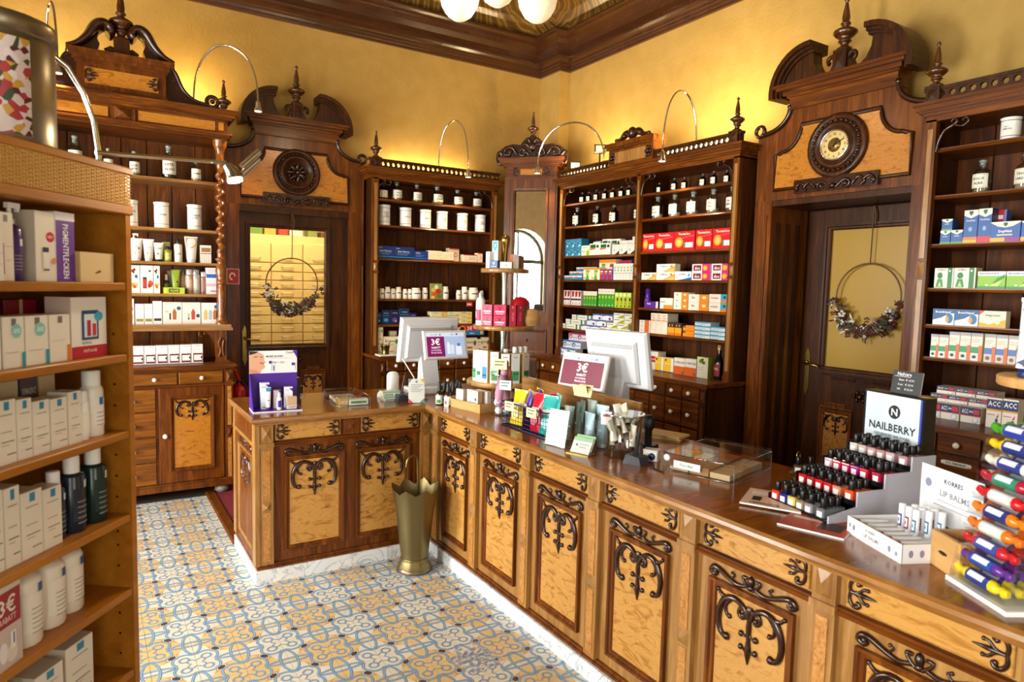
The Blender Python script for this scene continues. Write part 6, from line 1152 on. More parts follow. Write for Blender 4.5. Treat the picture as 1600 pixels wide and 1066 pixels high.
till('white till screen with maroon 3 euro display, behind the wooden board', 2.42, 2.83, math.radians(-78), .42, head+[('r',0,0,1,.84,'#6a1030'),('t','3\u20ac',.5,.62,.32,'#ffffff',1,.42),('t','RABATT',.5,.36,.08,'#ffffff',1,.3),('t','AUF K\u00d6RPER-',.5,.25,.07,'#f0d8ea',1,.36),('t','PRODUKTE',.5,.14,.07,'#f0d8ea',1,.34)], 0, (-.13,-.1,.19))
wc = MB().tube([(1.78,4.2,1.2),(1.83,4.12,1.08),(1.76,4.05,1.0),(1.7,4.1,.96),(1.8,4.18,.96)], .004, 6); tag(wc.build('white_cable', WHITEP), 'white cable drooping from the corner till screen', 'cable')
sc = thing('receipt_printer', 'grey receipt printer box under the corner till screen', 'printer', (2.0, 4.12, ZC), math.radians(-8)); MB().cbox(-.16,.16,0,.13,0,.055,.01).build('housing', mat('#c8c6c4', .4), sc); MB().box(.02,.1,-.001,.03,.03,.057).build('paper_slot', mat('#3a3a3c', .4), sc)
# ---- wooden screen board before the second till
tag(MB().cbox(0, 1.05, 0, .018, 0, .2, .003).build('wooden_screen', OAKLH, None, (2.245, 3.44, ZC), (0,0,-PI/2)), 'low upright wooden board shielding the second till', 'board')
# ---- dropper bottles and wooden tray
DB = [('body', MB().lathe([(.016,0),(.0175,.003),(.0175,.05),(.013,.06),(.008,.064),(.008,.07)], 12).mesh('body', [mat('#3a1c0a', .12, 0, .5)])), ('dropper', MB().lathe([(.01,.066),(.01,.08),(.008,.084),(.0075,.1),(.005,.108),(.001,.109)], 10).mesh('dropper', [mat('#17181a', .4)]))]
def dlab(c): q = MB(); patch(q,.018,.006,.046,-1.2,1.2,0,8); patch(q,.0183,.01,.026,-.7,.5,1,6); return q.mesh('label', [mat('#e4e6da', .4), mat(c, .4)])
FT = Fr(1.84, 3.74, -80)
for i, (x, y, c) in enumerate([(1.845,3.762,'#4a8a4a'),(1.872,3.70,'#c83a3a'),(1.89,3.78,'#4a8a4a'),(1.92,3.72,'#c87a3a'),(1.945,3.79,'#4a6a9a'),(1.97,3.73,'#8a4a7a'),(1.99,3.80,'#4a8a4a')]):
    assemble('dropper_bottle', ORD[i]+' amber dropper bottle from left in cluster at the inner corner', 'bottle', Fr(x, y, -40), 0, 0, ZC, DB+[('label', c_(('dl', c), lambda: dlab(c)))], 'dropper bottles').scale = (1.35,)*3
tr = thing('wooden_tray', 'light wooden box tray holding white packs beside dropper bottles', 'tray', (1.875, 3.69, ZC), math.radians(-80))
for n, q in (('front_wall',(0,.3,0,.01,0,.052)),('back_wall',(0,.3,.17,.18,0,.052)),('side_wall',(0,.01,.01,.17,0,.052)),('side_wall',(.29,.3,.01,.17,0,.052)),('bottom',(.01,.29,.01,.17,0,.006))): MB().box(*q).build(n, LIGHTW, tr)
F3 = Fr(1.875, 3.69, -80)
K['wpk'] = ('#eeece6', '#c9a070', [('e',.8,.55,.1,.09,'#2a6ab0'),('t','BEPANTHEN',.5,.35,.08,'#8a8a8a',1,.7)]+lines(.15,.85,.85,3,.1)); K['wpk2'] = ('#ecebe4', '#d8d4c8', lines(.2,.8,.85,4,.1))
carton('wpk', F3, .13, .03, ZC+.0065, .12, .115, .03, 'white pack with blue dot in the light wooden tray', 'pack', yaw=-6); carton('wpk2', F3, .03, .03, ZC+.0065, .07, .105, .025, 'slim white pack at left end of the wooden tray', 'pack'); carton('wpk2', F3, .15, .08, ZC+.0065, .12, .11, .03, 'white pack behind the blue-dot pack in the wooden tray', 'pack')
K['prc'] = ('#dfeee2', '#cfe0d2', lines(.2,.8,.7,3,.18)); carton('prc', Fr(1.845, 3.70, -60), 0, 0, ZC, .035, .04, .002, 'small pale green price card leaning on the wooden tray', 'price card', name='price_card')
# ---- round wooden tower
tw = thing('display_tower', 'round wooden display tower with three discs on a steel pole', 'display', (2.3, 3.76, ZC))
MB().lathe([(.15,0),(.15,.012),(.03,.02),(.022,.05)], 20).build('foot', STEEL, tw); MB().lathe([(.02,.02),(.02,.13),(.028,.14),(.02,.2),(.018,.4),(.03,.49),(.03,.5),(.028,.53),(.02,.6),(.018,.78),(.03,.86)], 14).build('pole', STEEL, tw)
for nm, z, r in (('disc',.135,.235),('disc',.495,.2),('disc',.86,.157)): MB().lathe([(r-.004,z-.028),(r,z-.024),(r,z-.003),(r-.003,z),(.001,z)], 36).build(nm, LIGHTW if z < .2 else OAKL, tw)
MB().lathe([(.02,.86),(.016,.9),(.018,.96),(.028,1.02),(.033,1.045),(.028,1.07),(.012,1.08),(.001,1.081)], 14).build('pole_knob', BRASS, tw)
def onring(ang, r):                                        # ang 0 = towards the camera, positive to the right
    a = math.radians(-122+ang); return Fr(2.3+r*math.cos(a), 3.76+r*math.sin(a), -32+ang)
K.update({'vw': ('#e9ebee', '#c9b07a', [('t','V',.5,.76,.13,'#2a8ab0',1,.4),('p',[(.1,.98),(.9,.98),(.9,.75),(.5,.6),(.1,.75)],'#2a9ab8'),('t','V',.5,.82,.1,'#ffffff',1,.3)]+lines(.2,.8,.4,3,.08)), 'vb': ('#1f4a80', '#17386a', [('t','V',.5,.6,.35,'#ffffff',1,.4),('r',.2,.15,.8,.25,'#8aa8d0')]), 'vs': ('#e6e8ee', '#d0d4dc', [('t','V',.5,.5,.1,'#3a3a5a',1,.3)]+lines(.2,.8,.85,2,.06)), 'vf': ('#eeece8', '#d0c0a8', [('t','V',.5,.45,.3,'#8a8a8a',1,.2)]), 'vp': ('#ece4e0', '#b0603a', [('t','V',.5,.8,.12,'#9a8a7a',1,.4)]), 'vk': ('#cf2a56', '#8c1420', [('t','V',.5,.66,.42,'#2a2030',1,.5),('r',.12,.3,.88,.42,'#f0d8e0'),('r',.2,.12,.8,.2,'#f0a8c0')]), 'vl': ('#c82440', '#7a1020', [('v','VICHY',.5,.45,.34,'#e890a4'),('t','V',.5,.88,.1,'#f6dde2',1,.4)]), 'vd': ('#7a4a3a', '#4a2a20', lines(.3,.7,.8,3,.1)),
 'tdg': ('#edefee', '#c8a468', [('r',.1,.1,.9,.42,'#4fae6a'),('r',.1,.3,.9,.36,'#2a7a44'),('t','VICHY',.5,.88,.04,'#4a4a4a',1)]), 'tdb': ('#eef0f2', '#c8a468', [('r',.55,.12,.95,.5,'#3a8ab8'),('r',.6,.2,.9,.26,'#1c4a7a'),('r',.1,.22,.4,.34,'#2a7a5a'),('t','VICHY',.4,.9,.04,'#4a4a4a',1,.6)])})
ZT = ZC+.86
for i, (a, r, k, w, h, ph) in enumerate([(-55,.135,'vs',.045,.105,'slim white carton at left of'),(-38,.105,'vw',.05,.175,'tall white carton with turquoise shield on'),(-30,.14,'vb',.055,.048,'small navy carton at front of'),(3,.145,'vf',.075,.04,'low white carton at front of'),(32,.13,'vp',.045,.09,'white carton with copper side on'),(52,.125,'vd',.04,.085,'brown carton at right of'),(68,.125,'vd',.04,.082,'rightmost brown carton of')]): carton(k, onring(a, r), -w/2, 0, ZT, w, h, .035, ph+' the tower top disc', 'carton', 'packs on the tower')
ZM = ZC+.495
for i, (a, r, z, ph) in enumerate([(-38,.17,0,'left lower'),(-38,.17,.068,'left upper'),(-8,.175,0,'right lower'),(-8,.175,.068,'right upper')]): carton('vk', onring(a, r), -.04, 0, ZM+z, .08, .067, .06, ph+' pink cream carton on tower middle disc', 'carton', 'packs on the tower')
for i, a in enumerate((20, 38)): carton('vl', onring(a, .17), -.022, 0, ZM, .044, .135, .04, ['left','right'][i]+' tall red carton on tower middle disc', 'carton', 'packs on the tower')
for i, a in enumerate((54, 68)): carton('vd', onring(a, .165), -.02, 0, ZM, .04, .13, .04, ['left','right'][i]+' dark red-brown carton on tower middle disc', 'carton', 'packs on the tower')
assemble('spray_bottle', 'white spray bottle with pink label at left of tower middle disc', 'bottle', onring(-62, .17), 0, 0, ZM, [('body', MB().lathe([(.027,0),(.03,.004),(.03,.15),(.024,.17),(.014,.178)], 14).mesh('body', [WHITEP])), ('cap', MB().lathe([(.013,.176),(.013,.2),(.008,.21),(.001,.211)], 10).mesh('cap', [mat('#c8ccd0', .2, .3)])), ('label', (lambda q: (patch(q,.0306,.03,.1,-1.2,1.2,0,8), patch(q,.0309,.045,.09,-.15,.15,1,4), q)[-1])(MB()).mesh('label', [mat('#c83058', .4), WHITEP]))])
tag(MB().lathe([(.045,0),(.062,.03),(.066,.06),(.06,.095),(.035,.12),(.001,.128)], 18).build('red_pouch', mat('#b0121e', .3), None, (2.4,3.72,ZM+.06)), 'round red pouch behind red cartons on tower middle disc', 'pouch')
tag(MB().lathe([(.058,0),(.07,.03),(.068,.06),(.05,.1),(.001,.115)], 16, (0,0,0), 0, True, 1, .6).build('wooden_block', LIGHTW, None, (2.43,3.63,ZM)), 'rounded light wooden block at right of tower middle disc', 'block')
K['rdp'] = ('#c02028', '#8c1420', [('r',.2,.4,.8,.6,'#f0d0cc')]); carton('rdp', Fr(2.26,3.86,-32), -.03, 0, ZM, .06, .13, .04, 'red carton behind the pole of the tower', 'carton', 'packs on the tower'); carton('vs', Fr(2.21,3.83,-32), -.03, 0, ZM, .05, .12, .04, 'white carton behind pink cream cartons on the tower', 'carton', 'packs on the tower')
ZL = ZC+.135
for i, (a, r, k, w, h) in enumerate([(-62,.205,'tdg',.05,.2),(-40,.205,'tdb',.1,.205),(-14,.21,'tdg',.055,.2),(5,.21,'tdg',.055,.19),(24,.205,'tdg',.06,.19),(48,.205,'tdg',.06,.19)]): carton(k, onring(a, r), -w/2, 0, ZL, w, h, .05, ORD[i]+' tall white and green hair-care carton from left, lowest tower disc', 'carton', 'hair-care packs on lowest tower disc')
for i, (a, r) in enumerate(((12,.09),(40,.12),(60,.13),(75,.15))): assemble('pump_bottle', ORD[i]+' white-capped bottle from left behind the hair-care cartons', 'bottle', onring(a, r), 0, 0, ZL, bott(.022, .225 if i else .21, WHITEP, WHITEP, .16, .7, '#4fae6a'), 'bottles on the lowest tower disc')
# ---- vase of soft toys
vs = thing('clear_vase', 'clear plastic vase of pink comforters and white cotton balls', 'vase', (2.03, 3.32, ZC)); MB().lathe([(.058,0),(.06,.004),(.062,.24),(.06,.24),(.058,.006)], 20).build('wall', CLEAR, vs); MB().lathe([(.0625,.234),(.0635,.237),(.0625,.24)], 20).build('rim', RIM, vs)
PK = mat('#c088a4', .8); PK2 = mat('#a8604e', .7)
for i, ps in enumerate(([(-.03,-.02,.06),(-.035,-.03,.13),(-.02,-.03,.2),(.0,-.02,.25)], [(.01,-.03,.03),(.0,-.035,.1),(-.02,-.03,.16),(.0,-.02,.2)], [(.03,.0,.1),(.035,-.01,.18),(.03,-.01,.25),(.02,.0,.3)])):
    q = MB().tube([(2.03+x,3.32+y,ZC+z) for x,y,z in ps], [.02,.028,.026,.012], 8); q.ball((2.03+ps[-1][0],3.32+ps[-1][1],ZC+ps[-1][2]), .022, 8); tag(q.build('soft_comforter', PK if i < 2 else PK2), ['upper left pink','lower pink','reddish'][i]+' cloth comforter stuffed in the clear vase', 'soft toy', 'comforters in the vase')
for i, (x, y, z) in enumerate(((-.03,-.02,.03),(.01,-.035,.028),(-.032,-.01,.075),(.03,.01,.03))): tag(MB().lathe([(.001,-.022),(.018,-.015),(.024,0),(.018,.015),(.001,.022)], 12).build('cotton_ball', mat('#eceaee', .8), None, (2.03+x,3.32+y,ZC+z)), ['lower left','front','upper left','right'][i]+' white cotton ball in the clear vase', 'cotton ball', 'cotton balls')
K['ptag'] = ('#ece2a8', '#dcd098', lines(.15,.85,.7,2,.3,'#4a4030',.1)); K['gtag'] = ('#cfe4dc', '#b8d4ca', lines(.15,.85,.7,2,.3,'#3a5a50',.1))
carton('ptag', Fr(1.99,3.29,-50), -.04, 0, ZC+.27, .085, .06, .002, 'pale yellow price card above the clear vase', 'price card', name='price_card', yaw=5); carton('gtag', Fr(1.97,3.25,-50), -.0, 0, ZC+.16, .07, .055, .002, 'pale green price card clipped on the clear vase', 'price card', name='price_card')
# ---- wire basket with sachets
bk = thing('wire_basket', 'dark blue wire basket filled with bright snack pouches', 'basket', (1.885, 3.075, ZC), -PI/2)
NAVY = mat('#141a40', .4); W, D, H = .41, .17, .13
b = MB()
for z in (.004, H): b.tube([(0,0,z),(W,0,z),(W,D,z),(0,D,z)], .004, 6, closed=True)
b.build('rim', NAVY, bk); b = MB()
for k in range(19): x = W*k/18; b.tube([(x,0,H),(x,0,.004),(x,D,.004),(x,D,H)], .0015, 4)
for k in range(1, 6): b.tube([(0,0,H*k/6),(W,0,H*k/6),(W,D,H*k/6),(0,D,H*k/6)], .0015, 4, closed=True)
for k in range(1, 7): b.tube([(0,D*k/7,H),(0,D*k/7,.004),(W,D*k/7,.004),(W,D*k/7,H)], .0015, 4)
stuff(b.build('mesh_wires', NAVY, bk)); MB().box(.2,.206,.002,D-.002,.004,H).build('divider', NAVY, bk)
FK_ = Fr(1.885, 3.075, -90)
def pouch(label, u, v, z, w, h, c, c2, lean, yaw, word=''):
    n, R = 10, 8; vs = []; fs = []
    for k in range(R+1):
        t = k/R; bul = .018*math.sin(PI*min(1, t*1.1))**.7 if t < .9 else .001; x = w/2*(1-.08*math.sin(PI*t))
        for j in range(n): q = 2*PI*j/n; vs.append((x*math.cos(q), bul*math.sin(q), h*t))
    for k in range(R):
        for j in range(n): fs.append((k*n+j, k*n+(j+1)%n, (k+1)*n+(j+1)%n, (k+1)*n+j))
    b = MB().add(vs, fs, 0, True); b.box(-w/2, w/2, -.0012, .0012, h*.92, h, 1); ms = [mat(c, .25, 0, .3), mat(c2, .3)]
    t = thing('snack_pouch', label, 'pouch', FK_.w(u, v, ZC+z), FK_.a+math.radians(yaw), 'snack pouches in the wire basket'); o = b.build('body', ms, t, (0,0,0), (math.radians(-lean),0,0))
    p = MB(); pm = []; ops_to(p, [('e',.5,.3,.28,.14,c2),('r',.2,.5,.8,.62,'#f0ece6')]+([('t',word,.5,.56,.07,c,1,.6)] if word else []), pm, lambda x,z_,y: (x-w/2,y,z_), w, h, -.019); p.build('print', pm, o)
for i, a in enumerate([('yellow snack pouch at the left end of the wire basket',.06,.05,.006,.1,.19,'#e8c41e','#f6ea9a',12,12,'ERNE'),('violet snack pouch with yellow flap beside the yellow pouch',.14,.06,.006,.1,.2,'#4a2a9a','#e8c41e',8,-20,''),('second violet snack pouch at the back of the basket',.19,.13,.006,.1,.21,'#3a2288','#e8c41e',-4,-15,''),('bright red snack pouch in the middle of the wire basket',.25,.045,.006,.1,.2,'#c8142e','#e86a7a',10,5,'PAWS'),('turquoise snack pouch at the front right of the basket',.34,.05,.006,.09,.2,'#1ea8a4','#9ae0d8',12,18,''),('turquoise snack pouch behind the front turquoise one',.37,.09,.006,.1,.21,'#1a9a98','#9ae0d8',4,-25,''),('dark red snack pouch at the back right of the basket',.31,.14,.006,.1,.2,'#a01230','#d8607a',-4,0,'')]): pouch(*a)
for i, (u, z) in enumerate(((.09,.09),(.3,.09))): carton('ptag', FK_, u-.04, -.012, ZC+z, .075, .05, .002, ['left','right'][i]+' pale yellow price card on the front of the wire basket', 'price card', 'basket price cards', name='price_card', yaw=8)
tent('blank white card in acrylic holder in front of the grey tubes', 1.845, 2.53, math.radians(-78), .12, .17, [('p',[(.62,.98),(.65,.98),(.55,.4),(.3,.12),(.28,.13),(.5,.42)],'#d8d8d8')], 10)
# ---- grey-green creams, leaflets and tubes
cb_ = thing('clear_bin', 'open clear bin of grey-green and pale blue tubes', 'bin', (1.93, 2.66, ZC), -PI/2)
for n, q in (('front_wall',(0,.3,0,.003,0,.1)),('back_wall',(0,.3,.15,.153,0,.2)),('side_wall',(0,.003,.003,.15,0,.15)),('side_wall',(.297,.3,.003,.15,0,.15)),('bottom',(.003,.297,.003,.15,0,.003))): MB().box(*q).build(n, CLEAR, cb_)
F5 = Fr(1.93, 2.66, -90); GG = '#5f6f66'
for i, (u, v, h, w, c, yw, ph) in enumerate([(.06,.05,.17,.06,GG,20,'left front'),(.1,.1,.2,.06,'#52625a',-15,'left back'),(.14,.05,.15,.06,GG,-30,'centre front'),(.16,.11,.21,.06,'#6a7a70',10,'centre back'),(.05,.12,.18,.06,'#56665c',0,'far left back')]): assemble('cream_tube', ph+' grey-green tube in the open clear bin', 'tube', F5, u, v, ZC+.004, sqtube(w, h, c, '#46524c', (('r',.2,.4,.8,.44,'#c8d0c8'),)), 'grey-green tubes', yw)
for i, (u, v, h, yw) in enumerate([(.225,.045,.165,0),(.25,.1,.2,12)]): assemble('cream_tube', ['front','back'][i]+' pale blue tube in the open clear bin', 'tube', F5, u, v, ZC+.004, sqtube(.075, h, '#9ab8c6', '#dfe4e6', (('t','hydro',.5,.62,.07,'#e6eef2',1,.6),('r',.2,.4,.7,.42,'#dfe8ee'))), 'pale blue tubes', yw)
ps = thing('price_stick', 'pale yellow folded price card on a clear stick behind the pale blue tubes', 'price card', (2.0, 2.52, ZC+.003)); MB().tube([(0,0,0),(0,0,.25)], .003, 6).build('stick', CLEAR, ps)
for s in (0, 1): board('card_half', .08, .06, lines(.15,.85,.75,3,.25,'#5a5038',.1) if not s else [], ps, (0,.0+.02*s,.225), (math.radians(-20 if not s else 20),0,-PI/2+.3), '#ece2a8', .001)
lh = thing('leaflet_holder', 'small gold-edged stand of white business leaflets at counter edge', 'leaflet stand', (1.82, 2.41, ZC), math.radians(-72)); MB().box(0,.12,0,.07,0,.004).build('foot', BRASS, lh); MB().box(0,.12,.0,.003,.0,.05).build('front_lip', CLEAR, lh, (0,.01,.004), (math.radians(-30),0,0)); MB().box(0,.12,.0,.003,.0,.09).build('back_plate', CLEAR, lh, (0,.045,.004), (math.radians(-30),0,0))
for l in range(2): board('leaflet', .1, .075, [('r',0,.75,1,1,'#9ac09a'),('e',.25,.5,.05,.07,'#3a6a5a')]+lines(.4,.85,.55,2,.2,'#b8b8b0',.05), lh, (.06,.018+.02*l,.006+.008*l), (math.radians(-32),0,0))
jb = thing('clear_tub', 'clear plastic tub filled with small hand-cream tubes and black-capped tubes', 'tub', (2.03, 2.26, ZC)); MB().lathe([(.085,0),(.088,.004),(.092,.19),(.089,.19),(.085,.006)], 22).build('wall', CLEAR, jb); MB().lathe([(.0925,.184),(.094,.188),(.0925,.192)], 22).build('rim', RIM, jb); board('price_card', .05, .06, lines(.2,.8,.6,1,.2,'#9a3a5a',.16), jb, (-.08,.03,.14), (0,0,math.radians(-60)), '#efd8d8', .001)
rr = random.Random(11)
for i in range(11):
    a = i*2.4; r = .05 if i < 8 else .02; z = .015+.012*i; c = ['#ece6d0','#d8d0b0','#e0d8c8','#c8b890','#e8e4d8'][i % 5]
    o = assemble('hand_cream', ORD[i]+' small printed hand-cream tube in the clear tub, counted from the bottom', 'tube', Fr(2.03+r*math.cos(a), 2.26+r*math.sin(a), math.degrees(a)), 0, 0, ZC+z, sqtube(.035, .11, c, '#18181a', (('e',.5,.5,.3,.1,['#c8b43a','#7a4a2a','#c86a4a','#4a7a9a','#8aa04a'][i % 5]),('r',.15,.25,.85,.32,['#2a7ab0','#8a3a2a','#3a5a3a'][i % 3]))), 'hand creams in the tub'); o.rotation_euler = (rr.uniform(-.6,.6), rr.uniform(-.5,.5), a)
penstand('black pen on dark base at the long counter wing, beside the small tin', 1.98, 2.12, math.radians(-75))
tn = thing('square_tin', 'small white square tin with navy round seal', 'tin', (2.06, 2.12, ZC), math.radians(-62)); MB().cbox(-.032,.032,0,.05,0,.042,.004).build('body', mat('#e4dcd4', .35), tn); MB().cbox(-.033,.033,-.001,.051,.042,.05,.003).build('lid', mat('#d8cfc8', .3), tn); q = disc2([(.016,0),(.016,.0012),(.001,.0013)]); q.build('seal', mat('#1c2a58', .4), tn, (.008,-.0005,.022))
tp = thing('tape_dispenser', 'black tape dispenser and stamp beside the second till', 'dispenser', (2.2, 2.28, ZC), .4); MB().box(-.03,.03,-.04,.04,0,.03).box(-.02,.02,-.01,.01,.03,.1).build('body', BLACK, tp); MB().lathe([(.022,.1),(.026,.11),(.026,.15),(.015,.165),(.001,.166)], 12).build('knob', BLACK, tp)
K['env'] = ('#d8b878', '#c8a868', []); 
for l in range(2): carton('env', Fr(2.42,2.42,-60), -.1, .0, ZC+.012*l, .2, .011, .12, ['lower','upper'][l]+' buff envelope beside the second till', 'envelope', 'envelopes', name='envelope', yaw=-12*l)
K['grb'] = ('#c85a3a', '#5a8a3a', [('r',0,0,1,.5,'#5a9a3a')]); carton('grb', Fr(2.28,2.12,-60), 0, 0, ZC, .07, .03, .04, 'small red and green pack near the square tin', 'pack')
# ---- magazines
K['mg1'] = ('#e6c8b4', '#d8d4d0', []); 
for l, (x, y, rz, ops, base, ph) in enumerate(((1.9,1.24,-72,[('p',[(0,0),(1,0),(1,1),(0,1)],'#b8482a'),('r',.1,.5,.55,.62,'#e8c8b8'),('r',.55,.2,.9,.6,'#3a1a14'),('t','GESUND',.4,.85,.12,'#f0d8c8',1,.6)],'#b8482a','rust red magazine under the pink one at the counter edge'),(1.97,1.44,-62,[('r',0,0,1,1,'#e2bfa8'),('r',.08,.62,.5,.86,'#efe6de'),('r',.55,.55,.85,.8,'#2a2024'),('r',.15,.25,.3,.5,'#2a2024'),('t','PREISLISTE',.4,.1,.08,'#4a3a34',1,.6)],'#e2bfa8','pink magazine with dark pictures lying in front of nail polish'))):
    m = thing('magazine', ph, 'magazine', (x, y, ZC+.006*l), math.radians(rz), 'magazines'); MB().box(-.1,.1,-.0,.2,.0,.005).build('pages', CARD, m); q, ms = panelprint(.2, .2, ops, base, .0005); q.build('cover', ms, m, (0,0,.0056), (-PI/2,0,0))
# ---- nail polish stand
FN = Fr(2.075, 1.492, -101)
ns = thing('nail_polish_stand', 'four-tier white nail polish stand with tall printed sign', 'display stand', FN.w(0,0,ZC), FN.a)
TW, TD, TH = .25, .12, .05; NW = mat('#b8b8c6', .4)
for k in range(4): MB().box(-.012, TW, k*TD-.02, .45, k*TH, k*TH+.008).box(-.012, TW, k*TD-.02, k*TD-.012, k*TH+.008, k*TH+.016).build('tier_floor', BLACK, ns)
MB().prism([(-.02,0),(.452,0),(.452,4*TH),(3*TD-.02,4*TH),(3*TD-.02,3*TH),(2*TD-.02,3*TH),(2*TD-.02,2*TH),(TD-.02,2*TH),(TD-.02,TH),(-.02,TH*.6)], 0, TW, TW+.006).build('side_wall', NW, ns); MB().prism([(-.02,0),(.452,0),(.452,4*TH),(3*TD-.02,4*TH),(3*TD-.02,3*TH),(2*TD-.02,3*TH),(2*TD-.02,2*TH),(TD-.02,2*TH),(TD-.02,TH),(-.02,TH*.6)], 0, -.018, -.012).build('side_wall', BLACK, ns)
MB().cbox(-.055, .195, .457, .52, 0, .385, .003).build('sign_case', mat('#15161c', .3), ns)
so = board('sign', .225, .34, [('e',.55,.82,.11,.075,'#16161e'),('t','N',.55,.82,.08,'#eef0f4',1,.12),('t','NAILBERRY',.52,.645,.085,'#1a1a22',1,.86),('t','OXYGENATED NAIL POLISH',.52,.555,.032,'#5a5a66',1,.66)], ns, (.07,.4555,.04), (0,0,0), '#ccd8e4', .002)
MB().box(.184,.192,.4535,.4555,.04,.38).build('edge_strip', mat('#2a3ab0', .4), ns)
CAPM = MB().lathe([(.0092,.036),(.01,.039),(.01,.066),(.009,.0685),(.001,.069)], 10).mesh('cap', [mat('#0d0d10', .28)]); q = MB().add([(-.0105,-.0158,.007),(.0105,-.0158,.007),(.0105,-.0158,.026),(-.0105,-.0158,.026)], [(0,1,2,3)]); LABM = q.mesh('label', [mat('#e4e4e6', .5)])
def polish(c):
    def mk(): 
        b = MB().cbox(-.0172,.0172,-.0155,.0148,0,.035,.003); b.lathe([(.009,.035),(.008,.038)], 8); return b.mesh('bottle_body', [mat(c, .12, 0, .6)])
    return c_(('np', c), mk)
tiers = [['#d8401e','#1c2a8a','#e0c060','#8a7a5a','#8c8890','#6a6a6e'],['#c02018','#a81a24','#c8181e','#b8141e','#d8805e','#d8501c'],['#d098b0','#d0304a','#c0185a','#a01a80','#c01438','#a8123a'],['#c8c0bc','#c8aeb0','#c49aa0','#b88a84','#c8a8b4','#b88e90']]
TN = ['orange-red','dark blue','gold','bronze','grey','smoky glitter'], ['red','ruby','scarlet','crimson','peach','orange'], ['pale rose','coral red','magenta','violet pink','cherry','berry'], ['ivory','blush','dusty pink','taupe','shell pink','mauve']
for k in range(4):
    for i in range(6):
        for j in range(3):
            u = .008+.0385*i+(.012 if i == 5 else 0); v = k*TD+.0+.0305*j
            t = assemble('nail_polish', TN[k][i]+' nail polish, '+['front','middle','back'][j]+' of its file on the '+['lowest','second','third','top'][k]+' tier', 'nail polish', FN, u, v, ZC+k*TH+.0085, [('bottle_body', polish(tiers[k][i])), ('cap', CAPM)]+([('label', LABM)] if j == 0 else []), 'nail polishes on the stand')
for i, (x, y) in enumerate(((2.47,1.68),(2.515,1.655))): assemble('nail_polish', ['left','right'][i]+' dark tester nail polish on the small gold tray', 'nail polish', Fr(x, y, -60), 0, 0, ZC+.006, [('bottle_body', polish('#2a1c14' if i else '#4a3a1c')), ('cap', CAPM), ('label', LABM)], 'tester polishes')
gt = thing('gold_tray', 'small round gold tray with handle ring, left of nail polish stand', 'tray', (2.49, 1.665, ZC)); MB().lathe([(.055,0),(.06,.003),(.062,.006),(.058,.0045),(.001,.004)], 24).build('plate', BRASS, gt); MB().tube([(.012*math.cos(t*PI/8), .03, .075+.014*math.sin(t*PI/8)) for t in range(16)], .0025, 6, closed=True).build('ring', BRASS, gt); MB().tube([(0,.03,.004),(0,.03,.06)], .003, 6).build('stem', BRASS, gt)
ch = thing('chalk_sign', 'small black chalk price board perched on the nail polish sign', 'chalkboard', FN.w(.09,.49,ZC+.386), FN.a+.08); board('slate', .115, .085, [('t','Nailcare',.4,.86,.14,'#e4e4e4',1,.6),('r',.08,.74,.62,.76,'#d8d8d8'),('t','Basic  \u20ac 13,90',.5,.6,.11,'#dcdcdc',1,.8),('t','Coat   \u20ac 13,90',.48,.4,.11,'#dcdcdc',1,.8),('t','Oil      \u20ac 21,90',.48,.2,.11,'#dcdcdc',1,.8)], ch, (0,0,0), (math.radians(-8),0,0), '#17171a', .004); MB().lathe([(.03,0),(.03,.004),(.001,.004)], 12, (.08,.01,0)).build('foot', mat('#8a6a3a', .4), ch)
# ---- lip balm display
FKo = Fr(2.007, 1.182, -115)
kb = thing('lip_balm_box', 'white open cardboard tray of lip balms with printed back card', 'display box', FKo.w(0,0,ZC), FKo.a); KW, KD, KH = .245, .24, .055
board('front_wall', KW, KH, [('t','KORRES',.45,.72,.16,'#2a2a4a',1,.2),('t','LIP BALMS',.47,.42,.22,'#8a8a94',1,.32),('r',.25,.18,.75,.2,'#8a8a94'),('e',.06,.55,.022,.13,'#9a9ab4'),('e',.14,.5,.022,.17,'#8a8aa6'),('e',.8,.45,.022,.17,'#8a8aa6'),('e',.92,.4,.022,.13,'#9a9ab4')], kb, (KW/2,0,0), (0,0,0), '#ecebec', .004)
board('side_wall', KD, KH, [('e',.12+.14*i,.5,.03,.2,'#8a8aa6') for i in range(6)], kb, (KW,KD/2,0), (0,0,PI/2), '#e6e5e8', .004); MB().box(0,.004,.004,KD,0,KH).build('side_wall', CARD, kb); MB().box(.004,KW-.004,.004,KD,.03,.034).build('tray_floor', mat('#eceaec', .5), kb); MB().box(.004,KW-.004,.004,.075,.036,.038).build('sample_strip', mat('#20244e', .5), kb)
board('back_card', .24, .19, [('r',0,.0,1,.12,'#22305e'),('t','KORRES',.55,.82,.08,'#2a2a4a',1,.3),('t','LIP BALMS',.58,.62,.1,'#8a8a94',1,.5),('r',.3,.48,.8,.5,'#b0b0b8'),('r',.25,.4,.85,.42,'#b0b0b8'),('e',.14,.72,.05,.07,'#8a8aa6')], kb, (KW/2,KD,.034), (0,0,0), '#e4e6ea', .003)
LB = [('body', MB().lathe([(.009,0),(.0098,.002),(.0098,.062),(.0098,.078),(.0085,.08),(.001,.081)], 12).mesh('body', [mat('#e9e9ee', .35)]))]
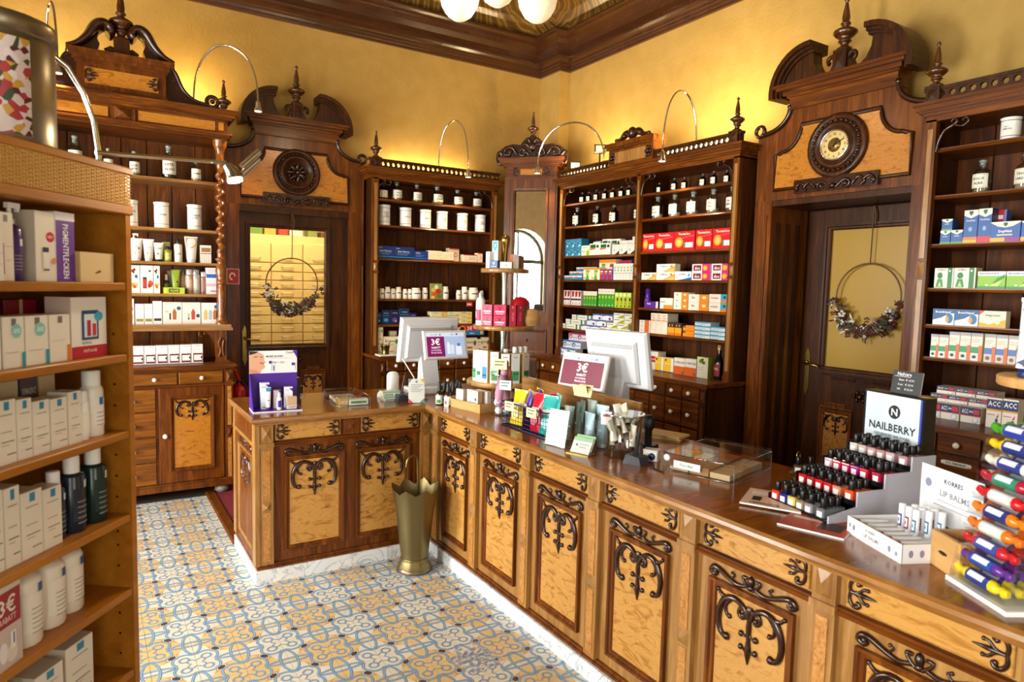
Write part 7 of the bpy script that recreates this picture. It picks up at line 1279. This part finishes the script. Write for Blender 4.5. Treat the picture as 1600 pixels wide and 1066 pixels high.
for i in range(9):
    c = ['#2a3a7a','#8a2a3a','#3a6a8a'][i % 3]
    def mk(c=c): q = MB(); patch(q,.0101,.012,.05,-.9,.9,0,6); patch(q,.0104,.018,.044,-.5,.5,1,6); patch(q,.0107,.026,.036,-.2,.2,0,4); return q.mesh('label', [mat(c,.4), mat('#e9e9ee',.4)])
    assemble('lip_balm', ORD[i % 3]+' upright lip balm stick in the '+['front','middle','back'][i//3]+' row of the white tray', 'lip balm', FKo, .07+.03*(i % 3)+.014*(i//3), .13+.03*(i//3), ZC+.0345, LB+[('label', c_(('lbl', c), mk))], 'upright lip balms')
for i in range(6):
    c = ['#8a5a3a','#c8883a','#e0d0c0','#b8202a','#c02a2a','#a81c28'][i]; t = thing('lip_tube', ORD[i]+' lying lip balm tube from left, front of the white tray', 'lip balm', FKo.w(.03+.036*i, .02, ZC+.045), FKo.a, 'lying lip balms'); MB().tube([(0,0,0),(.004,.03,0),(.01,.085,.004)], [.008,.0085,.003], 8).build('body', mat('#e9e9ee', .35), t); MB().tube([(-.001,-.012,0),(0,0,0)], .0075, 8).build('cap', mat(c, .3), t)
# ---- little wooden drawer block
wbk = thing('wooden_block', 'small oak box with keyhole slot between lip balms and candy rack', 'box', (1.985, .925, ZC), math.radians(-122)); MB().cbox(0,.12,0,.012,0,.1,.002).build('front_wall', LIGHTW, wbk); MB().box(0,.12,.11,.12,0,.1).box(0,.01,.012,.11,0,.1).box(.11,.12,.012,.11,0,.1).build('walls', LIGHTW, wbk); q = disc2([(.011,0),(.011,.001),(.001,.0011)], 14); q.v = [(x*1.6,y,z*.45) for x,y,z in q.v]; q.build('slot', mat('#1c120a', .6), wbk, (.055,-.0005,.05))
# ---- candy rack
FQ = Fr(1.925, .83, -120)
cq = thing('candy_rack', 'tiered clear acrylic rack of wrapped fruit candy rolls', 'candy rack', FQ.w(0,0,ZC), FQ.a)
MB().box(-.01,.2,-.02,.16,0,.012).build('base', WHITEP, cq)
NT = 9
for s, x in ((0,-.006),(1,.186)): MB().prism([(-.015,.012),(.15,.012),(.15,.4),(.06,.4)], 0, x, x+.003).build('side_panel', CLEAR, cq)
for k in range(NT): MB().prism([(-.012+.0085*k,.018+.0415*k),(.15,.03+.0415*k),(.15,.032+.0415*k),(-.012+.0085*k,.02+.0415*k)], 0, -.003, .186).build('shelf_plate', CLEAR, cq); MB().box(-.003,.186,-.014+.0085*k,-.012+.0085*k,.018+.0415*k,.034+.0415*k).build('front_lip', CLEAR, cq)
cc_ = [('#e0c81a','#2a3a8c','yellow'),('#5a2a8a','#2a4a9c','purple'),('#c01c24','#3a4a9c','red'),('#e8721a','#e0dcd0','orange'),('#e87a14','#24307c','bright orange'),('#c81420','#d8d0d0','scarlet'),('#b01438','#2a8a6a','crimson'),('#d8d4cc','#2a3a8c','clear white'),('#e8c014','#24307c','golden'),('#3f9a1c','#2a3a9c','green')]
def roll(c, l):
    def mk():
        b = MB().tube([(-.09,0,.003),(-.08,.003,0),(-.07,0,-.002),(-.06,0,0),(-.052,0,0),(-.044,0,0),(.044,0,0),(.052,0,0),(.06,0,0),(.07,.003,.002),(.08,-.002,0),(.09,0,.003)], [.009,.013,.0115,.009,.0145,.0165,.0165,.0145,.009,.0115,.013,.009], 9, flat=.85); return b.mesh('wrapper', [mat(c, .22, 0, .4)]), MB().tube([(-.036,0,0),(.036,0,0)], .0171, 12, flat=.98).mesh('label', [mat(l, .3)]), (lambda q: q.add([(x, -.0174*math.cos(a), .0174*math.sin(a)) for x in (-.028,.024) for a in (.2,.5,.8,1.1)], [(i,i+1,i+5,i+4) for i in range(3)], 0, True))(MB()).mesh('stripe', [mat('#d8deea', .3)])
    return c_(('roll', c, l), mk)
for k in range(NT+1):
    c, l, nm = cc_[k]
    for j in range(3):
        t = thing('candy_roll', nm+' candy roll, '+['front','middle','back'][j]+' of three on its tier of the rack', 'candy', FQ.w(.09+.006*(j-1), .004+.0085*min(k,8)+.033*j, ZC+.039+.0415*k+.003*j-(.0 if k < NT else .0)), FQ.a, 'candy rolls in the rack')
        w_, l_, s_ = roll(c, l); link('wrapper', w_, t); link('label', l_, t); link('stripe', s_, t)
MB().box(-.003,.186,.06,.15,.0,.003).build('top_plate', CLEAR, cq, (0,0,.018+.0415*NT+.001))
# ---- second display tower at the right edge
t2 = thing('display_tower', 'second round wooden display tower at the right picture edge', 'display', (2.43, .80, ZC)); MB().lathe([(.14,0),(.14,.012),(.03,.02),(.02,.05),(.02,.62)], 20).build('pole', STEEL, t2)
for z, r in ((.27,.17),(.515,.165)): MB().lathe([(r-.004,z-.03),(r,z-.025),(r,z-.003),(r-.003,z),(.001,z)], 36).build('disc', LIGHTW, t2)
for i, a in enumerate((150, 178, -154, -126)):
    x, y = 2.43+.12*math.cos(math.radians(a)), .80+.12*math.sin(math.radians(a)); assemble('cream_tube', ORD[i]+' large white and navy tube on the right-hand tower', 'tube', Fr(x, y, a+90), 0, 0, ZC+.515, sqtube(.075, .235, '#e9ecf0', '#1c2a5c', (('t','DERMASENCE',.5,.85,.03,'#3a4a7a',1,.7),('r',.1,.55,.9,.565,'#3a4a7a'),('e',.7,.66,.08,.03,'#7aa84a'),('p',[(.1,.13),(.9,.13),(.9,.26),(.5,.2),(.1,.16)],'#1c2a5c'),('r',.1,.3,.2,.4,'#1c2a5c'))), 'tubes on the right tower')
K['wl'] = ('#e9e6e6', '#d4d0d4', [('r',0,.9,1,1,'#3a3438')]+lines(.1,.8,.7,2,.1,'#8a8a90')); K['wl2'] = ('#ece8e6', '#dcd4d0', [('r',0,.05,1,.4,'#2a9ab8'),('r',.15,.6,.8,.75,'#e0805a')])
for i, (a, k, w) in enumerate(((152,'wl',.07),(182,'wl2',.06),(-150,'wl2',.06))):
    x, y = 2.43+.13*math.cos(math.radians(a)), .80+.13*math.sin(math.radians(a)); carton(k, Fr(x, y, a+90), -w/2, 0, ZC+.27, w, .1, .05, ['grey-white','first turquoise-footed','second turquoise-footed'][i]+' carton on lower disc of the right-hand tower', 'carton', 'packs on the right tower')
# ================================================================ foreground shelf unit
FG = Fr(.1035, 2.15, 52.5)
g = thing('shelf_unit', 'honey-coloured wooden shelf unit with woven top band, left foreground', 'shelf', FG.w(0,0), FG.a)
GZ = [1.685, 1.489, 1.274, 1.036, .82, .58, .3]
MB().box(-.02, 0, 0, .33, 0, 1.995).build('end_panel', SHELFW, g); MB().box(-1.0, -.98, 0, .33, 0, 1.995).build('end_panel', SHELFW, g); MB().box(-.98, -.02, .31, .33, 0, 1.995).build('back_panel', SHELFW, g)
for z in GZ: MB().cbox(-.98, -.0205, .002, .31, z-.022, z, .003).build('shelf', SHELFW, g)
MB().cbox(-1.0, .006, -.006, .33, 1.87, 1.896, .003).build('top_shelf', SHELFW, g); MB().cbox(-1.0, .006, -.006, .33, 1.978, 1.998, .003).build('top_board', SHELFW, g)
b = MB()
for k in range(110): x = -.98+.0089*k; b.tube([(x,.002,1.896),(x,.002,1.978)], .0032, 5)
for k in range(18): z = 1.899+.0045*k; b.tube([(-.98+.0178*q, (-.003 if (q+k) % 2 else .003), z) for q in range(56)], .0019, 4)
for k in range(6): y = .02+.05*k; b.tube([(.001,y,1.896),(.001,y,1.978)], .004, 5)
b.box(-.98,-.004,.006,.3,1.896,1.978); stuff(b.build('woven_band', wood('rattan_weave', [(.2,'#c08a3c'),(.5,'#d29e4a'),(.8,'#dcae5c')], (60,60,60), .5, .1), g))
PH = MB().box(-.0206,-.02,.04,.046,0,.006).mesh('peg_hole', [BLACK])
for z in (.62,.68,.74,.88,.94,.98,1.08,1.14,1.2,1.34,1.4,1.54): link('peg_hole', PH, g, (0,0,z))
K.update({
 'lrp': ('#e8e0d2', '#d8cebc', [('r',.4,.84,.66,.97,'#2a8ab4'),('r',.2,.76,.8,.775,'#9a9488'),('r',.2,.5,.75,.515,'#a8a297'),('r',.2,.35,.85,.365,'#7a756c'),('r',.2,.3,.6,.312,'#b0aa9e'),('r',.45,.15,.9,.165,'#7a756c')]),
 'euc': ('#ebe2d4', '#d8ccba', [('r',.42,.86,.66,.96,'#8a8478'),('r',.3,.1,.4,.55,'#6a3a7a'),('r',.5,.5,.9,.51,'#b8b0a4'),('r',.5,.3,.8,.31,'#b8b0a4')]),
 'eucd': ('#ebe2d4', '#c8baa8', [('e',.75,.64,.22,.075,'#c8203a'),('t','NEU',.75,.64,.04,'#f4d8d8',1,.3),('r',.35,.42,.65,.49,'#3a2a5a'),('r',.35,.2,.65,.42,'#efeae2'),('r',.35,.16,.65,.18,'#3a2a5a'),('e',.9,.3,.1,.05,'#e09a3a')]),
 'pigm': ('#6a3a9a', '#f0eae4', [('r',0,.88,1,1,'#f0eaf0'),('v','PIGMENTFLECKEN',.5,.44,.3,'#f6f0f6')]),
 'cube': ('#ebe3d6', '#d8ccba', [('r',.4,.82,.62,.96,'#7a756c'),('e',.62,.72,.24,.14,'#86c8c0'),('t','-30%',.62,.72,.1,'#f4faf8',1,.35),('r',.85,0,1,.3,'#2a9aa8'),('r',.1,.3,.7,.315,'#b8b0a4')]),
 'cub3': ('#ebe3d6', '#d8ccba', [('r',.4,.82,.62,.96,'#7a756c'),('r',.82,0,1,.35,'#e0782a'),('r',.1,.45,.7,.46,'#b8b0a4')]),
 'redk': ('#ece6de', '#d0b8a8', [('r',0,0,1,.2,'#b0182a'),('t','ANTI-AGE',.5,.12,.05,'#f0d8d8',1,.5),('r',.28,.3,.75,.78,'#1f4a7a'),('r',.34,.34,.7,.72,'#cfe0ea'),('r',.42,.36,.52,.62,'#b8202a'),('r',.57,.36,.67,.56,'#c83a3a'),('e',.75,.68,.12,.08,'#3aa0c0'),('t','RETINOL',.4,.25,.04,'#3a3a3a',1,.4)]),
 'drk': ('#6a5a58', '#3a3230', [('t','DERMASENCE',.5,.8,.1,'#e0d8d4',1,.8)]), 'red2': ('#8c1418', '#6a0e12', [('r',.45,0,.55,1,'#c8a878')]),
 'offer': ('#9c1428', '#e6e0d6', [('r',0,.88,1,1,'#cfc8bc'),('t','3\u20ac',.5,.72,.2,'#f0e4d8',1,.6),('t','RABATT',.5,.56,.07,'#e8c8c0',1,.6),('r',0,0,1,.48,'#c8b8b4'),('e',.3,.2,.15,.12,'#e8e4ea'),('e',.6,.15,.2,.1,'#dcd4c8'),('r',.55,.2,.75,.4,'#efeae4'),('r',.65,.25,.7,.38,'#2a6ab0')]),
 'slab': ('#ddc294', '#c8a870', [('p',[(.4,.3),(.55,.42),(.62,.36),(.5,.3)],'#6a4a2a')]), 'wedge': ('#efece8', '#d8d4d0', []),
})
gp = 'of the foreground shelf unit'; GV = .03
def gi(kind, z, u, w, h, d, lb, v=GV, cat='carton', yaw=0): return carton(kind, FG, u, v, z, w, h, d, lb+' '+gp, cat, None, yaw)
gi('euc', GZ[0], -.49, .045, .15, .06, 'leftmost white carton on top row'); gi('euc', GZ[0], -.443, .038, .12, .06, 'low white carton in front on top row', .012); gi('euc', GZ[0], -.404, .046, .152, .06, 'white carton beside purple pump bottle, top row')
assemble('pump_bottle', 'purple pump bottle with white head on top row '+gp, 'bottle', FG, -.335, GV+.03, GZ[0], pumpb(.023, .178, mat('#3a1a5a', .3), WHITEP, '#452068', '#d8d0dc', .27))
gi('eucd', GZ[0], -.298, .061, .166, .07, 'white carton with red dot on top row'); gi('pigm', GZ[0], -.236, .064, .17, .06, 'tall purple carton lettered vertically on top row'); gi('slab', GZ[0], -.169, .125, .077, .03, 'light wooden block on top row', .02, 'block')
tag(MB().prism([(-.018,0),(.035,0),(-.018,.12)], 1, 0, .004).build('white_card', CARD, None, FG.w(-.155,.07,GZ[0]), (0,0,FG.a)), 'white wedge card leaning behind the light wooden block', 'card'); assemble('lotion_bottle', 'dark bottle behind the white wedge card on top row', 'bottle', FG, -.14, .16, GZ[0], bott(.016, .13, mat('#2a1a3a', .3), STEEL, .2, .6))
gi('euc', GZ[1], -.48, .045, .16, .06, 'leftmost white carton on second row'); gi('euc', GZ[1], -.437, .036, .158, .06, 'narrow white carton on second row')
for i, (u, w, k, n) in enumerate(((-.397,.06,'cube','first white carton with mint dot'),(-.335,.069,'cube','second white carton with mint dot'),(-.264,.068,'cub3','white carton with orange edge'))): gi(k, GZ[1], u, w, .117, .06, n+' on second row')
gi('redk', GZ[1], -.193, .129, .158, .07, 'large white and red gift carton on second row'); gi('red2', GZ[1], -.27, .1, .15, .06, 'dark red carton behind on second row', .14); gi('drk', GZ[1], -.4, .06, .155, .05, 'dark carton behind the mint dots on second row', .14); gi('slab', GZ[1], -.34, .06, .14, .05, 'tan carton behind the mint dots on second row', .15)
K['blu'] = ('#1c3a7a', '#14285a', [('r',.3,.75,.7,.95,'#e6e6ea')]); gi('blu', GZ[2], -.49, .06, .15, .06, 'blue carton at left end of third row')
for i, (u, w, h) in enumerate([(-.423,.055,.147),(-.367,.044,.142),(-.322,.052,.13),(-.268,.055,.127),(-.211,.046,.135)]): gi('lrp', GZ[2], u, w, h, .055, ORD[i]+' cream skin-care carton from left on third row')
gi('drk', GZ[2], -.43, .07, .185, .06, 'dark brown carton behind on third row', .13); 
for i, (u, h) in enumerate(((-.34,.17),(-.28,.165),(-.22,.165),(-.16,.165))): gi('slab' if i % 2 else 'drk', GZ[2], u, .055, h, .06, ORD[i]+' brownish carton of the back line on third row', .15)
assemble('spray_can', 'slim white spray can on third row '+gp, 'spray can', FG, -.143, GV+.022, GZ[2], bott(.02, .13, WHITEP, WHITEP, .22, .95, '#f0ece4', None, .03)); 
sp = bott(.029, .176, mat('#efe9de', .25), WHITEP, .22, .78, '#f0ebe2', None, .12); o = assemble('spray_can', 'large white spray can with blue square on third row '+gp, 'spray can', FG, -.09, GV+.03, GZ[2], sp); q = MB(); patch(q,.0301,.085,.105,-.25,.2,0,4)
for k in range(4): patch(q,.0301,.03+.011*k,.032+.011*k,-.5,.35,1,4)
stuff(q.build('emblem', [mat('#2a6ab0', .4), mat('#9a948a', .5)], o))
for i, (u, w, h) in enumerate([(-.495,.04,.187),(-.452,.041,.187),(-.41,.044,.185),(-.365,.064,.16),(-.3,.06,.15)]): gi('lrp', GZ[3], u, w, h, .055, ORD[i]+' cream skin-care carton from left on fourth row')
for i, (u, r, h, c, n) in enumerate([(-.225,.025,.175,'#1a2440','small navy'),(-.163,.031,.2,'#1c2636','large navy'),(-.085,.032,.205,'#0f2e2a','dark green')]): 
    o = assemble('shampoo_bottle', n+' bottle with white cap on fourth row '+gp, 'bottle', FG, u, GV+.035, GZ[3], bott(r, h, mat(c, .2, 0, .3), WHITEP, .22, .62, c, None, .06)); q = MB(); patch(q,r+.001,h*.58,h*.68,.1,.55,0,4)
    for k in range(5): patch(q,r+.0012,h*(.12+.07*k),h*(.135+.07*k),-.5,.6-.1*(k % 2),1,4)
    stuff(q.build('print', [mat('#d8d8d4', .4), mat('#8a9298', .5)], o))
gi('offer', GZ[4], -.47, .085, .2, .003, 'red and white 3 euro offer card on fifth row', .015, 'card', 6)
for i, (u, h) in enumerate(((-.328,.212),(-.238,.207),(-.16,.203))):
    o = assemble('pump_bottle', ORD[i]+' white flask with blue square from left on fifth row '+gp, 'bottle', FG, u, GV+.04+.012*i, GZ[4], bott(.042, h, mat('#ebe2d4', .25), WHITEP, .2, .48, '#ece4d8', None, .1)); q = MB(); patch(q,.0432,h*.6,h*.7,.1,.5,0,4)
    for k in range(6): patch(q,.0432,h*(.15+.055*k),h*(.16+.055*k),-.35,.55-.12*(k % 3),1,5)
    stuff(q.build('print', [mat('#1f5aa8', .4), mat('#8d887e', .5)], o))
for i, (u, w, h, v) in enumerate([(-.5,.07,.14,.02),(-.42,.05,.17,.05),(-.33,.09,.15,.04),(-.22,.1,.16,.05),(-.24,.1,.2,.15)]): gi('lrp', GZ[5], u, w, h, .09, ORD[i]+' pale carton from left on lowest visible row', v)
# tin canister on top
tc_ = thing('tin_canister', 'large lidded tin canister with floral label on the foreground shelf', 'canister', FG.w(-.30,.125,1.998), FG.a)
MB().lathe([(.122,0),(.125,.004),(.125,.235),(.12,.24)], 28).build('body', mat('#8f8168', .32, .8), tc_); MB().lathe([(.125,.235),(.131,.238),(.131,.268),(.128,.276),(.118,.28),(.001,.282)], 28).build('lid', mat('#8f8168', .3, .85), tc_)
def floral():
    m, nt, b, N, L = nodes('floral_print'); tc = N('ShaderNodeTexCoord'); v = N('ShaderNodeTexVoronoi'); v.inputs['Scale'].default_value = 62; L(tc.outputs['Object'], v.inputs['Vector'])
    sp = N('ShaderNodeSeparateColor'); L(v.outputs['Color'], sp.inputs[0]); r = ramp(nt, [(.0,'#d8c8c4'),(.3,'#e0d4d0'),(.42,'#a8323a'),(.55,'#3a4a28'),(.68,'#d8c0c0'),(.8,'#c8983a'),(.9,'#5a1c28'),(1,'#2a2430')]); r.color_ramp.interpolation = 'CONSTANT'; L(sp.outputs[0], r.inputs[0]); L(r.outputs[0], b.inputs['Base Color']); b.inputs['Roughness'].default_value = .35; return m
q = MB(); patch(q, .1258, .012, .222, -1.7, -.22, 0, 14); q.build('label', floral(), tc_)
# ================================================================ lamps
LAMPE = mat((1.0,.78,.45), .3, emit=14)
def gooseneck(label, base, apex, head, grp='gooseneck lamps'):
    g_ = thing('gooseneck_lamp', label, 'lamp', base, 0, grp); B, A, H = Vector(base), Vector(apex), Vector(head)
    pts = []
    for t in range(25):
        a = PI*t/24; c = (B+H)/2; p = c+(B-c)*math.cos(a); zt_ = (B.z if t < 12 else H.z); p.z = zt_+(A.z-zt_)*math.sin(a)**.75; pts.append(p-B)
    MB().tube(pts, .0075, 8).build('neck', CHROME, g_); MB().lathe([(.025,0),(.025,.01),(.012,.014)], 12).build('foot', CHROME, g_)
    d = H-B; MB().lathe([(.012,.045),(.018,.04),(.02,.0),(.03,-.02),(.03,-.03)], 12, tuple(d)).build('head', CHROME, g_); MB().lathe([(.028,-.029),(.026,-.034),(.001,-.036)], 12, tuple(d)).build('lens', mat('#f4efe2', .2, emit=1.5), g_)
    l = bpy.data.lights.new('spot_bulb', 'SPOT'); l.energy = 30; l.color = (1,.75,.42); l.spot_size = 1.9; l.spot_blend = .6; l.shadow_soft_size = .02
    o = bpy.data.objects.new('spot_bulb', l); COL.objects.link(o); o.location = (H.x, H.y, H.z-.045); dr_ = Vector(((B.x-H.x)*.55, (B.y-H.y)*.55, -1)); o.rotation_euler = dr_.to_track_quat('-Z', 'Y').to_euler()
gooseneck('chrome gooseneck lamp at far left over the tall cabinet', (-.215,5.95,3.0), (-.19,5.85,3.58), (-.14,5.64,3.10))
gooseneck('chrome gooseneck lamp arching right from the tall left cabinet top', (.72,5.82,3.0), (.94,5.75,3.5), (1.16,5.65,3.05))
gooseneck('chrome gooseneck lamp over the cabinet left of corner mirror', (2.95,6.12,2.8), (3.04,5.95,3.28), (3.09,5.76,2.76))
gooseneck('chrome gooseneck lamp arching across the corner mirror cabinet', (4.02,4.88,2.8), (3.9,5.25,3.25), (3.74,5.55,2.84))
gooseneck('chrome gooseneck lamp over the bay beside the clock door', (4.08,3.83,2.8), (3.95,3.84,3.24), (3.76,3.87,2.72))
# strip lights lying on top of the cabinets, behind the galleries
def strip(label, x0, x1, y0, y1, z, n, pw):
    s = thing('strip_light', label, 'strip light', ((x0+x1)/2, (y0+y1)/2, z), 0, 'strip lights on the cabinets'); hx, hy = (x1-x0)/2, (y1-y0)/2
    MB().box(-hx,hx,-hy,hy,0,.02).build('housing', WHITEP, s); MB().box(-hx+.003,hx-.003,-hy+.003,hy-.003,.02,.065).build('tube', mat((1.0,.8,.42), .3, emit=16), s)
    for i in range(n):
        t = (i+.5)/n; o = area('strip_lamp', (x0+(x1-x0)*t, y0+(y1-y0)*t, z+.07), (PI,0,0), max((x1-x0)/n*.9,.03), max((y1-y0)/n*.9,.03), pw, (1.0,.76,.38))
strip('warm strip light behind the gallery left of the crest block', 4.0, 4.03, 4.85, 5.4, 2.765, 1, 20)
strip('warm strip light behind the gallery right of the crest block', 4.0, 4.03, 3.36, 4.1, 2.765, 1, 26)
strip('warm strip light behind the gallery left of corner mirror', 2.4, 3.4, 6.2, 6.24, 2.765, 1, 5)
strip('warm strip light on the tall left cabinet, right part', .5, .9, 6.1, 6.14, 3.0, 1, 13)
strip('warm strip light on the tall left cabinet, left part', -.45, 0, 6.1, 6.14, 3.0, 1, 13)
# pendant with glass globes
pd = thing('pendant_lamp', 'brass pendant lamp with three fluted glass globes', 'lamp', (2.09, 3.56, 4.54))
MB().tube([(0,0,0),(0,0,-.9)], .012, 8).build('rod', BRASS, pd); MB().lathe([(.07,0),(.07,-.02),(.03,-.05),(.012,-.06)][::-1], 16).build('rose', BRASS, pd); MB().lathe([(.012,-.98),(.03,-.95),(.045,-.9),(.03,-.85),(.012,-.82)], 12).build('hub', BRASS, pd)
GLOBE = mat((1.0,.83,.55), .35, emit=.5)
rg = Vector((math.cos(math.radians(32.2)), -math.sin(math.radians(32.2)), 0)); fw = Vector((math.sin(math.radians(32.2)), math.cos(math.radians(32.2)), 0))
for i, d in enumerate((-rg*.23, rg*.23, -fw*.22)):
    MB().tube([(0,0,-.9),tuple(d*.5+Vector((0,0,-.86))),tuple(d+Vector((0,0,-.93))),tuple(d+Vector((0,0,-1.0)))], .008, 8).build('arm', BRASS, pd)
    n = 24; pr = [(.035,-1.02),(.08,-1.05),(.105,-1.1),(.11,-1.15),(.1,-1.2),(.075,-1.245),(.035,-1.275),(.001,-1.28)]; b = MB(); vs = []; fs = []
    for r, z in pr:
        for j in range(n): a = 2*PI*j/n; rr_ = r*(1+.05*math.cos(a*12)); vs.append((d.x+rr_*math.cos(a), d.y+rr_*math.sin(a), z))
    for k in range(len(pr)-1):
        for j in range(n): fs.append((k*n+j, k*n+(j+1)%n, (k+1)*n+(j+1)%n, (k+1)*n+j))
    b.add(vs, [f[::-1] for f in fs], 0, True); b.build('globe', GLOBE, pd)
point('pendant_bulbs', (2.09, 3.56, 3.36), 30, (1,.8,.5), .08)
# spotlight rod on the foreground shelf
rl = thing('rod_lamp', 'chrome rod lamp with lit halogen spot above the foreground shelf', 'lamp', FG.w(-.05,.1,1.998))
O = Vector(FG.w(-.05,.1,1.998))
cpts = [(-.27,2.07,2.1),(-.24,2.07,2.2),(-.17,2.08,2.265),(-.117,2.1,2.275),(-.068,2.124,2.263),(-.032,2.13,2.236),(.001,2.147,2.181),(.024,2.152,2.112),(.033,2.144,2.028),(.033,2.141,1.998)]
MB().tube([Vector(p)-O for p in cpts], .007, 8).build('arched_pole', CHROME, rl); MB().tube([Vector((.026,2.137,2.028))-O, Vector((.374,2.307,2.066))-O], .0065, 8).build('rod', CHROME, rl)
h0 = Vector((.395,2.295,2.045))-O
MB().tube([h0+Vector((-.02,0,.015)), h0+Vector((.0,.0,-.01)), h0+Vector((.004,-.004,-.03))], [.012,.024,.026], 12).build('spot_head', CHROME, rl); MB().tube([h0+Vector((.004,-.004,-.031)), h0+Vector((.005,-.005,-.036))], .023, 12).build('spot_lens', mat((1,.9,.75), .3, emit=30), rl)
for k, dz in ((0,.012),(1,-.012)): MB().tube([h0+Vector((.025,.0,dz)), h0+Vector((.08,.012,dz+.055))], .0105, 10).build('transformer', CHROME, rl)
l = bpy.data.lights.new('halogen_spot', 'SPOT'); l.energy = 9; l.color = (1,.82,.55); l.spot_size = 2.2; l.spot_blend = .7; l.shadow_soft_size = .03; o = bpy.data.objects.new('halogen_spot', l); COL.objects.link(o); o.location = (.385,2.27,1.995); o.rotation_euler = Vector((-.55,-.5,-.65)).to_track_quat('-Z','Y').to_euler()
# little floodlights on the two-bay cabinet
for i, (x, y, z, n) in enumerate(((4.08,5.02,2.765,'upright black floodlight on a stem beside the crest block'),(4.1,5.42,2.765,'low black floodlight near the corner mirror cabinet'))):
    f = thing('floodlight', n, 'floodlight', (x, y, z), -.6, 'floodlights'); hz = .2 if i == 0 else .1; MB().lathe([(.03,0),(.03,.006),(.008,.01),(.008,hz)], 10).build('stem', BLACK, f); MB().cbox(-.05,.05,-.03,.04,hz,hz+.075,.006).build('head', mat('#1a1a1c', .4), f); MB().box(-.04,.04,-.032,-.03,hz+.012,hz+.062).build('lens', mat('#b8b090', .2), f); MB().box(-.055,.055,.0,.05,hz+.075,hz+.08).build('visor', STEEL, f)
# ================================================================ umbrella stand
us = thing('umbrella_stand', 'tall flared brass umbrella stand on the tiled floor in the counter corner', 'umbrella stand', (1.62, 3.61, 0))
n = 32; b = MB(); vs = []; fs = []
pr = [(.098,.012),(.1,.03),(.082,.06),(.078,.08),(.085,.12),(.1,.25),(.115,.38),(.128,.46),(.14,.5)]
for r, z in pr:
    for j in range(n):
        a = 2*PI*j/n; w = max(0, (z-.36)/.14); rr_ = r*(1+.02*math.cos(8*a)+.06*w*math.cos(8*a)); vs.append((rr_*math.cos(a), rr_*math.sin(a), z+.018*w*math.cos(8*a)))
for k in range(len(pr)-1):
    for j in range(n): fs.append((k*n+j, k*n+(j+1)%n, (k+1)*n+(j+1)%n, (k+1)*n+j))
b.add(vs, fs, 0, True); b.build('vessel', mat('#7a6c48', .42, .9), us); MB().lathe([(.105,0),(.108,.004),(.1,.02),(.08,.05),(.079,.07),(.001,.07)], 28).build('foot', mat('#7a6a5a', .35, .8), us); MB().tube([(.079*math.cos(t*PI/12), .079*math.sin(t*PI/12), .078) for t in range(24)], .005, 6, closed=True).build('collar', mat('#8a7848', .3, .9), us)
cn = thing('walking_cane', 'crook-handled brass cane standing in the umbrella stand', 'cane', (1.64, 3.60, .08)); MB().tube([(.02,.0,0),(.0,0,.3),(-.01,0,.56)]+[(-.045+.035*math.cos(t*PI/8), 0, .57+.045*math.sin(t*PI/8)) for t in range(9)]+[(-.082,0,.55)], .0085, 8).build('shaft', OLDBRASS, cn)
# ================================================================ fire safety
fe = thing('fire_extinguisher', 'red fire extinguisher hanging beside the glazed door', 'fire extinguisher', (1.06, 5.98, .52)); MB().lathe([(.06,0),(.065,.01),(.065,.24),(.05,.28),(.02,.3),(.018,.32)], 18).build('cylinder', mat('#b8141a', .25, 0, .4), fe); MB().box(-.02,.02,-.015,.015,.31,.345).build('valve', BLACK, fe); MB().tube([(0,-.02,.34),(-.03,-.05,.4),(-.035,-.06,.44)], [.012,.014,.012], 8).build('lever', mat('#c8301c', .3), fe); MB().tube([(.02,-.02,.33),(.06,-.04,.28),(.065,-.05,.14)], .008, 8).build('hose', BLACK, fe); MB().tube([(-.04+.012*math.cos(t*PI/6),-.05,.34+.012*math.sin(t*PI/6)) for t in range(12)], .002, 5, closed=True).build('pin_ring', STEEL, fe)
fs_ = thing('fire_sign', 'small square red fire safety sign behind the twisted column', 'sign', (1.05, 6.15, 1.665)); board('sign_plate', .1, .13, [('r',.04,.03,.96,.97,'#b01820'),('e',.45,.5,.26,.26,'#f0e0dc'),('e',.45,.5,.16,.16,'#b01820'),('r',.45,.2,.7,.5,'#b01820')], fs_, (0,0,0), (0,0,0), '#f0e8e4')
